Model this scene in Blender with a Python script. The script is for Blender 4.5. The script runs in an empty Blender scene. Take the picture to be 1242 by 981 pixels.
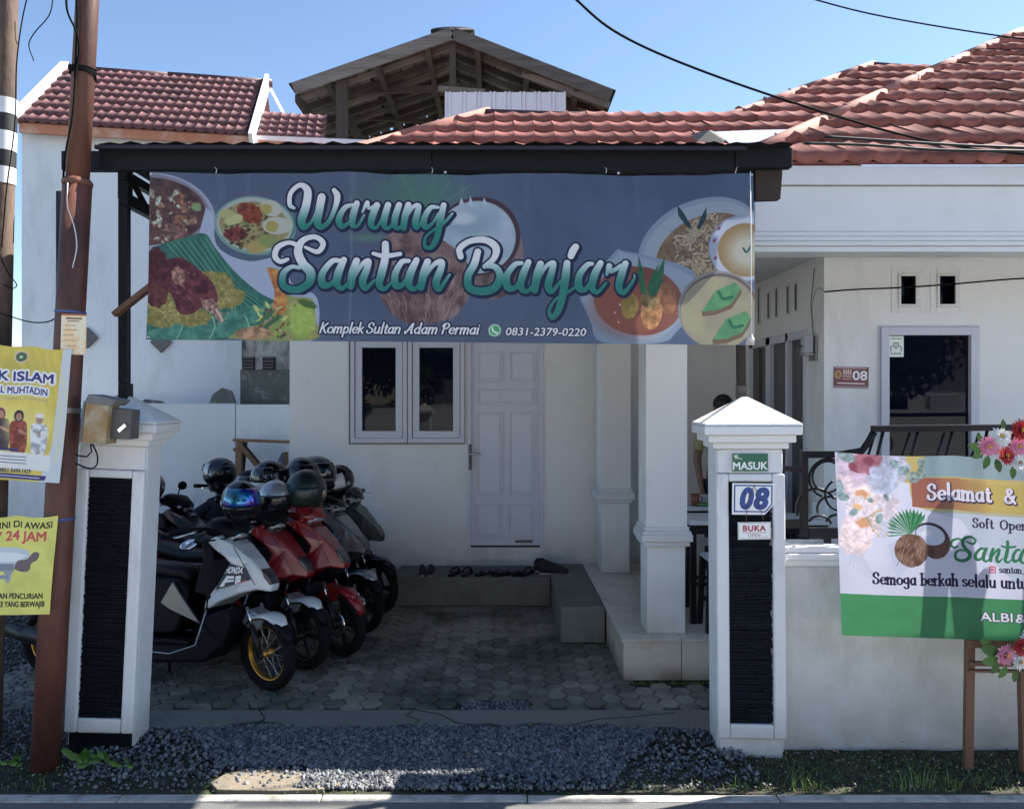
import bpy, bmesh, math, random
import numpy as np
from mathutils import Vector, Matrix, Euler
R = math.radians
random.seed(7)
scene = bpy.context.scene
col = scene.collection

# ------------------------------------------------------------------ camera, sky, sun, exposure
F = 960.0; CX = 603.0; CY = 485.0; H = 1.95      # focal length, horizon and eye height, in the photograph's pixels / metres
cam_d = bpy.data.cameras.new('camera'); cam = bpy.data.objects.new('camera', cam_d); col.objects.link(cam)
cam.location = (0, 0, H); cam.rotation_euler = (R(90), 0, 0)
cam_d.sensor_fit = 'HORIZONTAL'; cam_d.sensor_width = 36.0; cam_d.lens = 36.0 * F / 1242.0
cam_d.shift_x = (621 - CX) / 1242.0; cam_d.shift_y = -(490.5 - CY) / 1242.0
cam_d.clip_end = 3000; cam_d.clip_start = 0.05
scene.camera = cam
SUN = Vector((0.92, 0.33, 1.0)).normalized()
EL = math.asin(SUN.z); AZ = math.atan2(SUN.x, SUN.y)
w = bpy.data.worlds.new('World'); scene.world = w; w.use_nodes = True
nt = w.node_tree; nt.nodes.clear()
sky = nt.nodes.new('ShaderNodeTexSky'); sky.sky_type = 'NISHITA'; sky.sun_disc = False
sky.sun_elevation = EL; sky.sun_rotation = AZ; sky.altitude = 0; sky.air_density = 1.0; sky.dust_density = 0.25; sky.ozone_density = 3.0
bg = nt.nodes.new('ShaderNodeBackground'); bg.inputs[1].default_value = 0.073
wo = nt.nodes.new('ShaderNodeOutputWorld')
nt.links.new(sky.outputs[0], bg.inputs[0]); nt.links.new(bg.outputs[0], wo.inputs[0])
sl = bpy.data.lights.new('sun', 'SUN'); sl.energy = 5.0; sl.angle = R(0.5); sl.color = (1.0, 0.95, 0.87)
so = bpy.data.objects.new('sun', sl); col.objects.link(so)
so.rotation_euler = (-SUN).to_track_quat('-Z', 'Y').to_euler(); so.location = (6, 4, 12)
vs = scene.view_settings; vs.view_transform = 'Standard'; vs.look = 'None'; vs.exposure = 1.64; vs.gamma = 1.0
scene.render.film_transparent = False
try:
    scene.cycles.max_bounces = 8; scene.cycles.use_denoising = True
except Exception: pass

def W(px, py, d):                       # a point at depth d seen at photograph pixel px, py
    return ((px - CX) * d / F, d, H - (py - CY) * d / F)
def WX(px, d): return (px - CX) * d / F
def WZ(py, d): return H - (py - CY) * d / F

# ------------------------------------------------------------------ materials
def lin(c):
    return tuple((x / 12.92 if x <= 0.04045 else ((x + 0.055) / 1.055) ** 2.4) for x in c)
def rgb(r, g, b): return lin((r / 255, g / 255, b / 255))
def mat(name, c, rough=0.6, metal=0.0, var=0.12, scale=6.0, bump=0.0, bscale=60.0, dirt=None, dscale=2.0, dlo=0.5, dhi=0.75,
        coat=0.0, stretch=(1, 1, 1), spec=0.5, alpha=None, trans=0.0, grime=None, world=False):
    m = bpy.data.materials.new(name); m.use_nodes = True
    n = m.node_tree; N = n.nodes; L = n.links; b = N['Principled BSDF']
    tc = N.new('ShaderNodeTexCoord'); mp = N.new('ShaderNodeMapping'); mp.inputs['Scale'].default_value = stretch
    if world: L.new(N.new('ShaderNodeNewGeometry').outputs['Position'], mp.inputs[0])
    else: L.new(tc.outputs['Object'], mp.inputs[0])
    ns = N.new('ShaderNodeTexNoise'); ns.inputs['Scale'].default_value = scale; ns.inputs['Detail'].default_value = 6; ns.inputs['Roughness'].default_value = 0.65
    L.new(mp.outputs[0], ns.inputs['Vector'])
    oi = N.new('ShaderNodeObjectInfo')
    cr = N.new('ShaderNodeMix'); cr.data_type = 'RGBA'
    d = [max(0, x * (1 - var * 1.6)) for x in c]; u = [min(1, x * (1 + var * 1.2)) for x in c]
    cr.inputs[6].default_value = (*d, 1); cr.inputs[7].default_value = (*u, 1)
    ad = N.new('ShaderNodeMath'); ad.operation = 'MULTIPLY_ADD'; ad.inputs[1].default_value = 0.5; L.new(oi.outputs['Random'], ad.inputs[0])
    sb = N.new('ShaderNodeMath'); sb.operation = 'SUBTRACT'; sb.inputs[1].default_value = 0.25; L.new(ns.outputs[0], sb.inputs[0]); L.new(sb.outputs[0], ad.inputs[2])
    ad.use_clamp = True
    L.new(ad.outputs[0], cr.inputs[0])
    out = cr.outputs[2]
    if dirt:
        n2 = N.new('ShaderNodeTexNoise'); n2.inputs['Scale'].default_value = dscale; n2.inputs['Detail'].default_value = 8; n2.inputs['Roughness'].default_value = 0.7
        L.new(mp.outputs[0], n2.inputs['Vector'])
        rp = N.new('ShaderNodeMapRange'); rp.inputs[1].default_value = dlo; rp.inputs[2].default_value = dhi; L.new(n2.outputs[0], rp.inputs[0])
        m2 = N.new('ShaderNodeMix'); m2.data_type = 'RGBA'; L.new(rp.outputs[0], m2.inputs[0]); L.new(out, m2.inputs[6]); m2.inputs[7].default_value = (*dirt, 1)
        out = m2.outputs[2]
    if grime:                            # splash dirt near the ground: (colour, z low, z high)
        gc, z0, z1 = grime
        sp = N.new('ShaderNodeSeparateXYZ'); L.new(tc.outputs['Object'], sp.inputs[0])
        r3 = N.new('ShaderNodeMapRange'); r3.inputs[1].default_value = z1; r3.inputs[2].default_value = z0; L.new(sp.outputs[2], r3.inputs[0])
        n3 = N.new('ShaderNodeTexNoise'); n3.inputs['Scale'].default_value = 5; n3.inputs['Detail'].default_value = 7; L.new(tc.outputs['Object'], n3.inputs['Vector'])
        mu = N.new('ShaderNodeMath'); mu.operation = 'MULTIPLY'; L.new(r3.outputs[0], mu.inputs[0]); L.new(n3.outputs[0], mu.inputs[1])
        m3 = N.new('ShaderNodeMath'); m3.operation = 'MULTIPLY'; m3.inputs[1].default_value = 1.3; m3.use_clamp = True; L.new(mu.outputs[0], m3.inputs[0])
        m4 = N.new('ShaderNodeMix'); m4.data_type = 'RGBA'; L.new(m3.outputs[0], m4.inputs[0]); L.new(out, m4.inputs[6]); m4.inputs[7].default_value = (*gc, 1)
        out = m4.outputs[2]
    L.new(out, b.inputs['Base Color'])
    b.inputs['Roughness'].default_value = rough; b.inputs['Metallic'].default_value = metal
    b.inputs['Specular IOR Level'].default_value = spec
    b.inputs['Coat Weight'].default_value = coat; b.inputs['Coat Roughness'].default_value = 0.06
    if trans: b.inputs['Transmission Weight'].default_value = trans
    if bump:
        nb = N.new('ShaderNodeTexNoise'); nb.inputs['Scale'].default_value = bscale; nb.inputs['Detail'].default_value = 5; L.new(mp.outputs[0], nb.inputs['Vector'])
        bu = N.new('ShaderNodeBump'); bu.inputs['Strength'].default_value = bump; bu.inputs['Distance'].default_value = 0.01
        L.new(nb.outputs[0], bu.inputs['Height']); L.new(bu.outputs[0], b.inputs['Normal'])
    return m
M = {}
M['paint_white'] = mat('white_wall_paint', (0.74, 0.75, 0.75), 0.75, var=0.035, scale=1.3, bump=0.15, bscale=90, dirt=(0.60, 0.60, 0.57), dscale=1.2, dlo=0.5, dhi=0.95, grime=((0.50, 0.47, 0.40), -0.05, 0.45))
M['house_white'] = mat('warm_white_wall_paint', (0.83, 0.82, 0.79), 0.8, var=0.03, scale=1.0, bump=0.15, bscale=60, dirt=(0.55, 0.54, 0.49), dscale=1.5, dlo=0.54, dhi=0.88, stretch=(1, 1, 0.35), grime=((0.38, 0.37, 0.31), 0.2, 0.75))
M['trim_white'] = mat('glossy_white_trim_paint', (0.75, 0.75, 0.75), 0.45, var=0.02, scale=3, dirt=(0.66, 0.66, 0.64), dscale=2.2, dlo=0.5, dhi=0.9)
M['pillar_white'] = mat('thick_brushed_white_paint', (0.80, 0.81, 0.82), 0.55, var=0.06, scale=5, bump=0.5, bscale=26, dirt=(0.50, 0.48, 0.42), dscale=4.0, dlo=0.54, dhi=0.80, stretch=(1, 1, 0.3), grime=((0.40, 0.37, 0.30), 0.0, 0.28))
M['cap_white'] = mat('weathered_white_cap_paint', (0.80, 0.80, 0.79), 0.6, var=0.04, scale=5, bump=0.3, bscale=25, dirt=(0.66, 0.55, 0.38), dscale=4.5, dlo=0.63, dhi=0.80)
M['fence_white'] = mat('stained_fence_wall_plaster', (0.70, 0.70, 0.69), 0.85, var=0.06, scale=2.0, bump=0.3, bscale=35, dirt=(0.50, 0.49, 0.46), dscale=2.6, dlo=0.46, dhi=0.72, stretch=(1, 1, 0.55), grime=((0.30, 0.29, 0.24), -0.02, 0.45))
M['neighbour_white'] = mat('bluish_white_neighbour_wall', (0.76, 0.78, 0.80), 0.85, var=0.05, scale=0.9, bump=0.15, bscale=30, dirt=(0.46, 0.48, 0.48), dscale=1.3, dlo=0.48, dhi=0.78, stretch=(1, 1, 0.3))
M['old_plaster'] = mat('mouldy_old_plaster', (0.48, 0.46, 0.41), 0.9, var=0.2, scale=5, bump=0.5, bscale=40, dirt=(0.06, 0.065, 0.06), dscale=4.5, dlo=0.42, dhi=0.62, stretch=(1, 1, 0.5))
M['moss_plaster'] = mat('mossy_dark_plaster', (0.13, 0.14, 0.12), 0.9, var=0.3, scale=9, bump=0.5, bscale=40, dirt=(0.36, 0.35, 0.32), dscale=7, dlo=0.55, dhi=0.7)
M['alu'] = mat('lilac_white_aluminium_frame', (0.62, 0.62, 0.68), 0.4, var=0.02)
M['door'] = mat('pale_lilac_door_paint', (0.66, 0.66, 0.73), 0.45, var=0.03, scale=2, bump=0.05)
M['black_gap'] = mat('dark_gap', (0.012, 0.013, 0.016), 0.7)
M['slate'] = mat('black_painted_slate', (0.005, 0.008, 0.012), 0.7, var=0.5, scale=14, bump=0.6, bscale=60, spec=0.15, dirt=(0.012, 0.018, 0.022), dscale=12, dlo=0.52, dhi=0.8)
M['black_paint'] = mat('black_painted_steel', (0.010, 0.011, 0.014), 0.42, var=0.3, scale=6, bump=0.1, spec=0.3, dirt=(0.03, 0.03, 0.03), dscale=7, dlo=0.6, dhi=0.85)
M['black_wood'] = mat('weathered_black_timber', (0.007, 0.008, 0.012), 0.6, var=0.4, scale=3, stretch=(1, 6, 14), bump=0.3, spec=0.25, dirt=(0.03, 0.03, 0.03), dscale=3, dlo=0.66, dhi=0.85)
M['dark_wood'] = mat('dark_brown_timber', (0.05, 0.036, 0.03), 0.85, var=0.35, scale=3, stretch=(4, 4, 0.6), bump=0.4)
M['easel_wood'] = mat('reddish_brown_easel_wood', (0.17, 0.085, 0.05), 0.6, var=0.3, scale=5, stretch=(6, 6, 0.6), bump=0.2)
M['saw_wood'] = mat('rough_orange_timber', (0.22, 0.125, 0.07), 0.8, var=0.35, scale=6, stretch=(5, 5, 0.6), bump=0.3)
M['grey_wood'] = mat('silvered_grey_timber', (0.14, 0.125, 0.115), 0.85, var=0.4, scale=3, stretch=(0.7, 3, 9), bump=0.5, dirt=(0.05, 0.045, 0.04), dscale=2, dlo=0.45, dhi=0.75)
M['plank_wood'] = mat('old_brown_sheathing_board', (0.135, 0.115, 0.10), 0.85, var=0.55, scale=2, bump=0.3)
M['rust_pole'] = mat('rusty_brown_steel_pole', (0.14, 0.052, 0.035), 0.55, var=0.3, scale=5, stretch=(1, 1, 0.3), bump=0.25, dirt=(0.04, 0.02, 0.016), dscale=3.5, dlo=0.42, dhi=0.68)
M['old_pole'] = mat('weathered_brown_pole', (0.13, 0.085, 0.06), 0.8, var=0.35, scale=7, stretch=(1, 1, 0.3), bump=0.35, dirt=(0.03, 0.022, 0.018), dscale=4, dlo=0.42, dhi=0.65)
M['band_white'] = mat('white_paint_band', (0.66, 0.68, 0.70), 0.7, var=0.06)
M['tile_red'] = mat('terracotta_metal_roof_tile', (0.31, 0.118, 0.098), 0.8, var=0.36, scale=5.0, bump=0.05, spec=0.2, dirt=(0.17, 0.075, 0.06), dscale=1.6, dlo=0.5, dhi=0.78, world=True)
M['tile_maroon'] = mat('faded_maroon_roof_tile', (0.16, 0.064, 0.066), 0.7, var=0.3, scale=3.0, dirt=(0.085, 0.04, 0.045), dscale=1.5, dlo=0.46, dhi=0.7, world=True)
M['ridge_orange'] = mat('orange_ridge_cap', (0.33, 0.15, 0.12), 0.85, var=0.12)
M['orange_board'] = mat('faded_orange_fascia', (0.50, 0.20, 0.11), 0.7, var=0.12, scale=3, dirt=(0.62, 0.42, 0.32), dscale=3, dlo=0.5, dhi=0.7)
M['maroon_cap'] = mat('dark_maroon_ridge', (0.07, 0.025, 0.03), 0.5)
M['zinc'] = mat('bright_zinc_sheet', (0.62, 0.63, 0.64), 0.35, metal=0.55, var=0.08, scale=4)
M['white_sheet'] = mat('white_ribbed_cladding', (0.56, 0.58, 0.64), 0.5, var=0.04)
M['roof_sheet_dark'] = mat('dark_roof_sheet', (0.02, 0.021, 0.024), 0.6, var=0.3, spec=0.3)
M['soil'] = mat('damp_dark_soil', (0.065, 0.055, 0.04), 0.95, var=0.5, scale=5, bump=1.0, bscale=40, dirt=(0.03, 0.05, 0.018), dscale=3, dlo=0.44, dhi=0.62)
M['asphalt'] = mat('grey_asphalt', (0.16, 0.16, 0.155), 0.9, var=0.2, scale=9, bump=0.6, bscale=160, dirt=(0.16, 0.155, 0.145), dscale=90, dlo=0.55, dhi=0.7)
M['line_white'] = mat('worn_white_kerb_paint', (0.42, 0.40, 0.36), 0.85, var=0.2, scale=12, bump=0.4, dirt=(0.16, 0.15, 0.135), dscale=7, dlo=0.48, dhi=0.70)
M['concrete'] = mat('worn_brown_concrete', (0.185, 0.175, 0.15), 0.9, var=0.25, scale=3, bump=0.6, bscale=50, dirt=(0.10, 0.10, 0.085), dscale=3, dlo=0.5, dhi=0.75)
M['concrete_step'] = mat('damp_green_grey_concrete', (0.17, 0.175, 0.15), 0.9, var=0.2, scale=3, bump=0.4, bscale=40, dirt=(0.08, 0.085, 0.07), dscale=3, dlo=0.45, dhi=0.75)
M['paver'] = mat('mossy_concrete_paver', (0.235, 0.215, 0.17), 0.9, var=0.45, scale=9, bump=0.7, bscale=70, dirt=(0.055, 0.06, 0.045), dscale=1.3, dlo=0.44, dhi=0.64, world=True)
M['sand'] = mat('dark_sand_joint', (0.03, 0.031, 0.025), 0.95, var=0.3, scale=20, bump=0.4)
M['sand_tan'] = mat('bare_sandy_soil', (0.24, 0.20, 0.15), 0.95, var=0.2, scale=9, bump=0.6, bscale=60, dirt=(0.12, 0.11, 0.08), dscale=6, dlo=0.5, dhi=0.7)
M['fill_light_ground'] = mat('fill_light_concrete', (0.46, 0.45, 0.42), 0.9, var=0.1, scale=1.5, dirt=(0.34, 0.33, 0.30), dscale=1.5)
M['dry_leaf'] = mat('dry_leaf', (0.26, 0.19, 0.10), 0.8, var=0.4, scale=40)
M['gravel'] = mat('blue_grey_crushed_stone', (0.20, 0.21, 0.225), 0.85, var=0.5, scale=30, bump=0.3, bscale=120)
M['tile_beige'] = mat('beige_ceramic_tile', (0.66, 0.60, 0.50), 0.25, var=0.06, scale=3, dirt=(0.40, 0.34, 0.26), dscale=5, dlo=0.5, dhi=0.8, grime=((0.20, 0.16, 0.11), 0.0, 0.14))
M['grout'] = mat('dark_grout', (0.10, 0.09, 0.08), 0.9)
M['ceiling'] = mat('white_ceiling_board', (0.62, 0.62, 0.62), 0.8, var=0.03)
M['grass'] = mat('green_grass_blade', (0.13, 0.20, 0.045), 0.6, var=0.3, scale=10)
M['leaf'] = mat('leaf_green', (0.07, 0.17, 0.03), 0.5, var=0.35, scale=8)
M['leaf_dark'] = mat('dark_tree_leaf', (0.035, 0.075, 0.018), 0.55, var=0.5, scale=2)
M['bark'] = mat('tree_bark', (0.07, 0.05, 0.035), 0.9, var=0.3)
M['cable'] = mat('black_cable', (0.006, 0.006, 0.007), 0.9, spec=0.1)
M['white_cord'] = mat('white_cord', (0.72, 0.72, 0.70), 0.5)
M['box_yellow'] = mat('yellowed_meter_box', (0.34, 0.215, 0.09), 0.6, var=0.2, scale=8, dirt=(0.50, 0.44, 0.34), dscale=7, dlo=0.48, dhi=0.7)
M['box_grey'] = mat('grey_steel_box', (0.10, 0.095, 0.09), 0.5, var=0.2)
M['cap_grey'] = mat('weathered_box_lid', (0.20, 0.20, 0.195), 0.8, var=0.3, scale=9)
M['skin'] = mat('brown_skin', (0.24, 0.125, 0.08), 0.55, var=0.06)
M['hair'] = mat('black_hair', (0.010, 0.009, 0.010), 0.5)
M['shirt_yellow'] = mat('pale_yellow_shirt', (0.42, 0.37, 0.19), 0.85, var=0.1)
M['shirt_tan'] = mat('tan_shirt', (0.30, 0.25, 0.18), 0.85, var=0.1)
M['trousers'] = mat('navy_trousers', (0.015, 0.018, 0.035), 0.85)
M['plastic_black'] = mat('matt_black_plastic', (0.0045, 0.0055, 0.009), 0.5, var=0.2, spec=0.16)
M['gloss_black'] = mat('gloss_black_paint', (0.005, 0.006, 0.010), 0.22, var=0.1, coat=0.25)
M['gloss_white'] = mat('pearl_white_paint', (0.62, 0.65, 0.67), 0.25, var=0.02, coat=0.7)
M['gloss_red'] = mat('deep_red_paint', (0.24, 0.010, 0.014), 0.3, var=0.08, coat=0.45)
M['gloss_orange'] = mat('orange_red_paint', (0.28, 0.04, 0.02), 0.25, coat=0.9)
M['gloss_maroon'] = mat('maroon_paint', (0.10, 0.008, 0.018), 0.3, coat=0.8)
M['gloss_grey'] = mat('grey_metal_paint', (0.11, 0.12, 0.125), 0.3, metal=0.4, coat=0.5)
M['gloss_silver'] = mat('silver_paint', (0.36, 0.38, 0.40), 0.3, metal=0.5, coat=0.5)
M['gloss_green'] = mat('dark_green_paint', (0.008, 0.018, 0.016), 0.4, coat=0.3)
M['chrome'] = mat('chrome', (0.72, 0.73, 0.75), 0.12, metal=1.0, var=0.02)
M['gold'] = mat('gold_anodised_rim', (0.62, 0.33, 0.06), 0.3, metal=0.75, var=0.05)
M['cast_black'] = mat('black_cast_alloy', (0.02, 0.02, 0.022), 0.4, metal=0.3)
M['tyre'] = mat('tyre_rubber', (0.008, 0.008, 0.010), 0.85, var=0.2, bump=0.2, spec=0.2)
M['seat'] = mat('black_seat_vinyl', (0.006, 0.007, 0.010), 0.5, var=0.1, spec=0.35, bump=0.15, bscale=200)
M['mirror'] = mat('mirror_glass', (0.80, 0.82, 0.85), 0.03, metal=1.0, var=0.0)
M['lamp_red'] = mat('red_tail_lens', (0.45, 0.02, 0.02), 0.15, coat=0.8)
M['lens'] = mat('clear_headlight_lens', (0.30, 0.32, 0.34), 0.08, metal=0.3, coat=1.0)
M['visor'] = mat('smoked_visor', (0.01, 0.012, 0.016), 0.05, coat=1.0)
M['sole'] = mat('off_white_sole', (0.33, 0.33, 0.32), 0.8)
M['shoe_dark'] = mat('dark_shoe_fabric', (0.016, 0.018, 0.024), 0.85)
M['shoe_grey'] = mat('grey_shoe_fabric', (0.10, 0.10, 0.11), 0.85)
M['petal_pink'] = mat('pink_petal', (0.66, 0.25, 0.38), 0.6, var=0.2, scale=30)
M['petal_red'] = mat('red_petal', (0.42, 0.02, 0.03), 0.6, var=0.25, scale=30)
M['petal_white'] = mat('white_petal', (0.80, 0.79, 0.76), 0.6, var=0.06, scale=30)
M['petal_centre'] = mat('yellow_flower_centre', (0.60, 0.36, 0.06), 0.7, var=0.3, scale=60)
M['table_white'] = mat('white_table_top', (0.70, 0.70, 0.69), 0.35, var=0.03)
M['mug'] = mat('brown_ceramic', (0.22, 0.08, 0.045), 0.3)
M['green_thing'] = mat('green_packaging', (0.10, 0.25, 0.07), 0.5)
M['lamp_metal'] = mat('brushed_lamp_metal', (0.35, 0.35, 0.35), 0.35, metal=0.7)
M['blue_tie'] = mat('blue_strap', (0.06, 0.10, 0.25), 0.6)
M['steel_strap'] = mat('steel_strap', (0.30, 0.29, 0.27), 0.45, metal=0.6)
M['tarp'] = mat('blue_grey_tarp', (0.08, 0.10, 0.14), 0.7, var=0.3)

def visor_material():
    m = bpy.data.materials.new('iridescent_visor'); m.use_nodes = True; N = m.node_tree.nodes; L = m.node_tree.links; b = N['Principled BSDF']
    tc = N.new('ShaderNodeTexCoord'); n = N.new('ShaderNodeTexNoise'); n.inputs['Scale'].default_value = 7; n.inputs['Detail'].default_value = 1
    L.new(tc.outputs['Object'], n.inputs['Vector']); r = N.new('ShaderNodeValToRGB'); L.new(n.outputs[0], r.inputs[0])
    e = r.color_ramp; e.elements[0].position = 0.33; e.elements[0].color = (0.45, 0.02, 0.10, 1); e.elements[1].position = 0.68; e.elements[1].color = (0.01, 0.10, 0.10, 1)
    for p, c in ((0.42, (0.10, 0.02, 0.35, 1)), (0.50, (0.01, 0.06, 0.45, 1)), (0.58, (0.0, 0.20, 0.40, 1))):
        x = e.elements.new(p); x.color = c
    L.new(r.outputs[0], b.inputs['Base Color']); b.inputs['Metallic'].default_value = 0.6; b.inputs['Roughness'].default_value = 0.1; b.inputs['Coat Weight'].default_value = 1
    return m
M['visor_rainbow'] = visor_material()
def glass_material(name, tint, rough=0.02, refl=1.0):
    m = bpy.data.materials.new(name); m.use_nodes = True; N = m.node_tree.nodes; L = m.node_tree.links; b = N['Principled BSDF']
    b.inputs['Base Color'].default_value = (*tint, 1); b.inputs['Roughness'].default_value = rough; b.inputs['Specular IOR Level'].default_value = refl
    return m
M['glass_dark'] = glass_material('dark_tinted_window_glass', (0.003, 0.005, 0.012), 0.015, 0.22)
M['glass_grey'] = glass_material('grey_reflective_door_glass', (0.035, 0.045, 0.05), 0.05, 0.8)
M['glass_clear'] = glass_material('clear_lamp_glass', (0.45, 0.47, 0.48), 0.05, 0.8)

# ------------------------------------------------------------------ object helpers
def tag(o, label=None, cat=None, group=None, kind=None):
    if label: o['label'] = label
    if cat: o['category'] = cat
    if group: o['group'] = group
    if kind: o['kind'] = kind
    return o
def thing(name, label, cat, loc=(0, 0, 0), rot=(0, 0, 0), group=None):
    o = bpy.data.objects.new(name, None); col.objects.link(o); o.empty_display_size = 0.1
    o.location = loc; o.rotation_euler = rot
    return tag(o, label, cat, group)
def nrm(v): return Vector(v).normalized()
class MB:
    def __init__(s): s.v = []; s.f = []; s.m = []; s.s = []
    def add(s, vs, fs, mi=0, smooth=False):
        b = len(s.v); s.v += [tuple(x) for x in vs]
        for f in fs: s.f.append([b + i for i in f]); s.m.append(mi); s.s.append(smooth)
        return s
    def box(s, x0, x1, y0, y1, z0, z1, mi=0, X=None):
        vs = [Vector((x, y, z)) for z in (z0, z1) for y in (y0, y1) for x in (x0, x1)]
        if X is not None: vs = [X @ v for v in vs]
        return s.add(vs, [(0, 2, 3, 1), (4, 5, 7, 6), (0, 1, 5, 4), (2, 6, 7, 3), (0, 4, 6, 2), (1, 3, 7, 5)], mi)
    def bar(s, p, q, wd, ht, mi=0, up=(0, 0, 1)):
        p = Vector(p); q = Vector(q); d = (q - p).normalized(); u = Vector(up)
        if abs(d.dot(u)) > 0.95: u = Vector((0, 1, 0))
        r = d.cross(u).normalized() * wd / 2; u = r.cross(d).normalized() * ht / 2
        vs = [p - r - u, p + r - u, p + r + u, p - r + u, q - r - u, q + r - u, q + r + u, q - r + u]
        return s.add(vs, [(0, 1, 2, 3), (7, 6, 5, 4), (0, 4, 5, 1), (1, 5, 6, 2), (2, 6, 7, 3), (3, 7, 4, 0)], mi)
    def tube(s, pts, r, n=8, mi=0, caps=True, smooth=True):
        pts = [Vector(p) for p in pts]; k = len(pts)
        rs = r if isinstance(r, (list, tuple)) else [r] * k
        vs = []; u = None
        for i, p in enumerate(pts):
            d = (pts[min(i + 1, k - 1)] - pts[max(i - 1, 0)]).normalized()
            if u is None: u = d.orthogonal().normalized()
            else:
                u = (u - d * u.dot(d)); u = u.normalized() if u.length > 1e-6 else d.orthogonal().normalized()
            w_ = d.cross(u)
            for j in range(n):
                a = 2 * math.pi * j / n; vs.append(p + (u * math.cos(a) + w_ * math.sin(a)) * rs[i])
        fs = [(i * n + j, i * n + (j + 1) % n, (i + 1) * n + (j + 1) % n, (i + 1) * n + j) for i in range(k - 1) for j in range(n)]
        s.add(vs, fs, mi, smooth)
        if caps: b = len(s.v) - k * n; s.f += [[b + j for j in reversed(range(n))], [b + (k - 1) * n + j for j in range(n)]]; s.m += [mi, mi]; s.s += [False, False]
        return s
    def loft(s, rings, mi=0, smooth=True, caps=True):
        n = len(rings[0]); vs = [p for r in rings for p in r]; k = len(rings)
        fs = [(i * n + j, i * n + (j + 1) % n, (i + 1) * n + (j + 1) % n, (i + 1) * n + j) for i in range(k - 1) for j in range(n)]
        if caps: fs += [tuple(reversed(range(n))), tuple((k - 1) * n + j for j in range(n))]
        return s.add(vs, fs, mi, smooth)
    def spine(s, secs, n=16, p=2.6, mi=0, smooth=True):
        # secs: (x, z, a, b[, y]) rings across a curve in the xz plane; a = half size in that plane, b = half width in y
        rings = []; k = len(secs)
        for i, q in enumerate(secs):
            x, z, a, b = q[:4]; y = q[4] if len(q) > 4 else 0
            A = secs[max(i - 1, 0)]; B = secs[min(i + 1, k - 1)]
            d = Vector((B[0] - A[0], 0, B[1] - A[1])).normalized(); nn = Vector((-d.z, 0, d.x))
            ring = []
            for j in range(n):
                t = 2 * math.pi * j / n; c, sn = math.cos(t), math.sin(t)
                c = math.copysign(abs(c) ** (2 / p), c); sn = math.copysign(abs(sn) ** (2 / p), sn)
                ring.append(Vector((x, y + b * sn, z)) + nn * a * c)
            rings.append(ring)
        return s.loft(rings, mi, smooth)
    def ell(s, c, r, n=16, m=10, mi=0, X=None, v0=0.0, v1=1.0):
        vs = []; c = Vector(c)
        for i in range(m + 1):
            ph = math.pi * (v0 + (v1 - v0) * i / m)
            for j in range(n):
                t = 2 * math.pi * j / n
                p = Vector((r[0] * math.sin(ph) * math.cos(t), r[1] * math.sin(ph) * math.sin(t), r[2] * math.cos(ph)))
                vs.append(c + (X @ p if X is not None else p))
        fs = [(i * n + j, (i + 1) * n + j, (i + 1) * n + (j + 1) % n, i * n + (j + 1) % n) for i in range(m) for j in range(n)]
        return s.add(vs, fs, mi, True)
    def lathe(s, prof, c=(0, 0, 0), X=None, n=24, mi=0, smooth=True):
        vs = []; c = Vector(c)
        for r, z in prof:
            for j in range(n):
                t = 2 * math.pi * j / n; p = Vector((r * math.cos(t), r * math.sin(t), z)); vs.append(c + (X @ p if X is not None else p))
        fs = [(i * n + j, i * n + (j + 1) % n, (i + 1) * n + (j + 1) % n, (i + 1) * n + j) for i in range(len(prof) - 1) for j in range(n)]
        return s.add(vs, fs, mi, smooth)
    def prism(s, pts, a, b, axis='y', mi=0):
        def P(u, v, t): return {'y': (u, t, v), 'x': (t, u, v), 'z': (u, v, t)}[axis]
        n = len(pts); vs = [P(u, v, a) for u, v in pts] + [P(u, v, b) for u, v in pts]
        fs = [tuple(range(n)), tuple(reversed(range(n, 2 * n)))] + [(i, n + i, n + (i + 1) % n, (i + 1) % n) for i in range(n)]
        return s.add(vs, fs, mi)
    def xf(s, X, start=0):
        for i in range(start, len(s.v)): s.v[i] = tuple(X @ Vector(s.v[i]))
        return s
    def mesh(s, name, mats, bevel=0, seg=2):
        me = bpy.data.meshes.new(name); me.from_pydata(s.v, [], s.f)
        for i, p in enumerate(me.polygons): p.material_index = s.m[i]; p.use_smooth = s.s[i]
        bm = bmesh.new(); bm.from_mesh(me); bmesh.ops.recalc_face_normals(bm, faces=bm.faces)
        if bevel:
            ed = [e for e in bm.edges if len(e.link_faces) == 2 and e.calc_face_angle(0) > 0.5]
            bmesh.ops.bevel(bm, geom=ed, offset=bevel, segments=seg, profile=0.5, affect='EDGES', clamp_overlap=True)
        bm.to_mesh(me); bm.free()
        for m in (mats if isinstance(mats, (list, tuple)) else [mats]): me.materials.append(M[m] if isinstance(m, str) else m)
        return me
    def build(s, name, mats, parent=None, bevel=0, world=False, loc=None, seg=2):
        o = bpy.data.objects.new(name, s.mesh(name, mats, bevel, seg)); col.objects.link(o)
        if parent: o.parent = parent
        if world and parent: o.location = -Vector(parent.location)
        if loc is not None: o.location = loc
        return o
def inst(me, name, parent=None, mtx=None):
    o = bpy.data.objects.new(name, me); col.objects.link(o)
    if parent: o.parent = parent
    if mtx is not None: o.matrix_local = mtx
    return o
def dup(root, loc=None, rot=None, label=None, parent=None):
    r = root.copy(); col.objects.link(r)
    if parent: r.parent = parent
    if loc is not None: r.location = loc
    if rot is not None: r.rotation_euler = rot
    if label: r['label'] = label
    for c in root.children: dup(c, parent=r)
    return r
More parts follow.
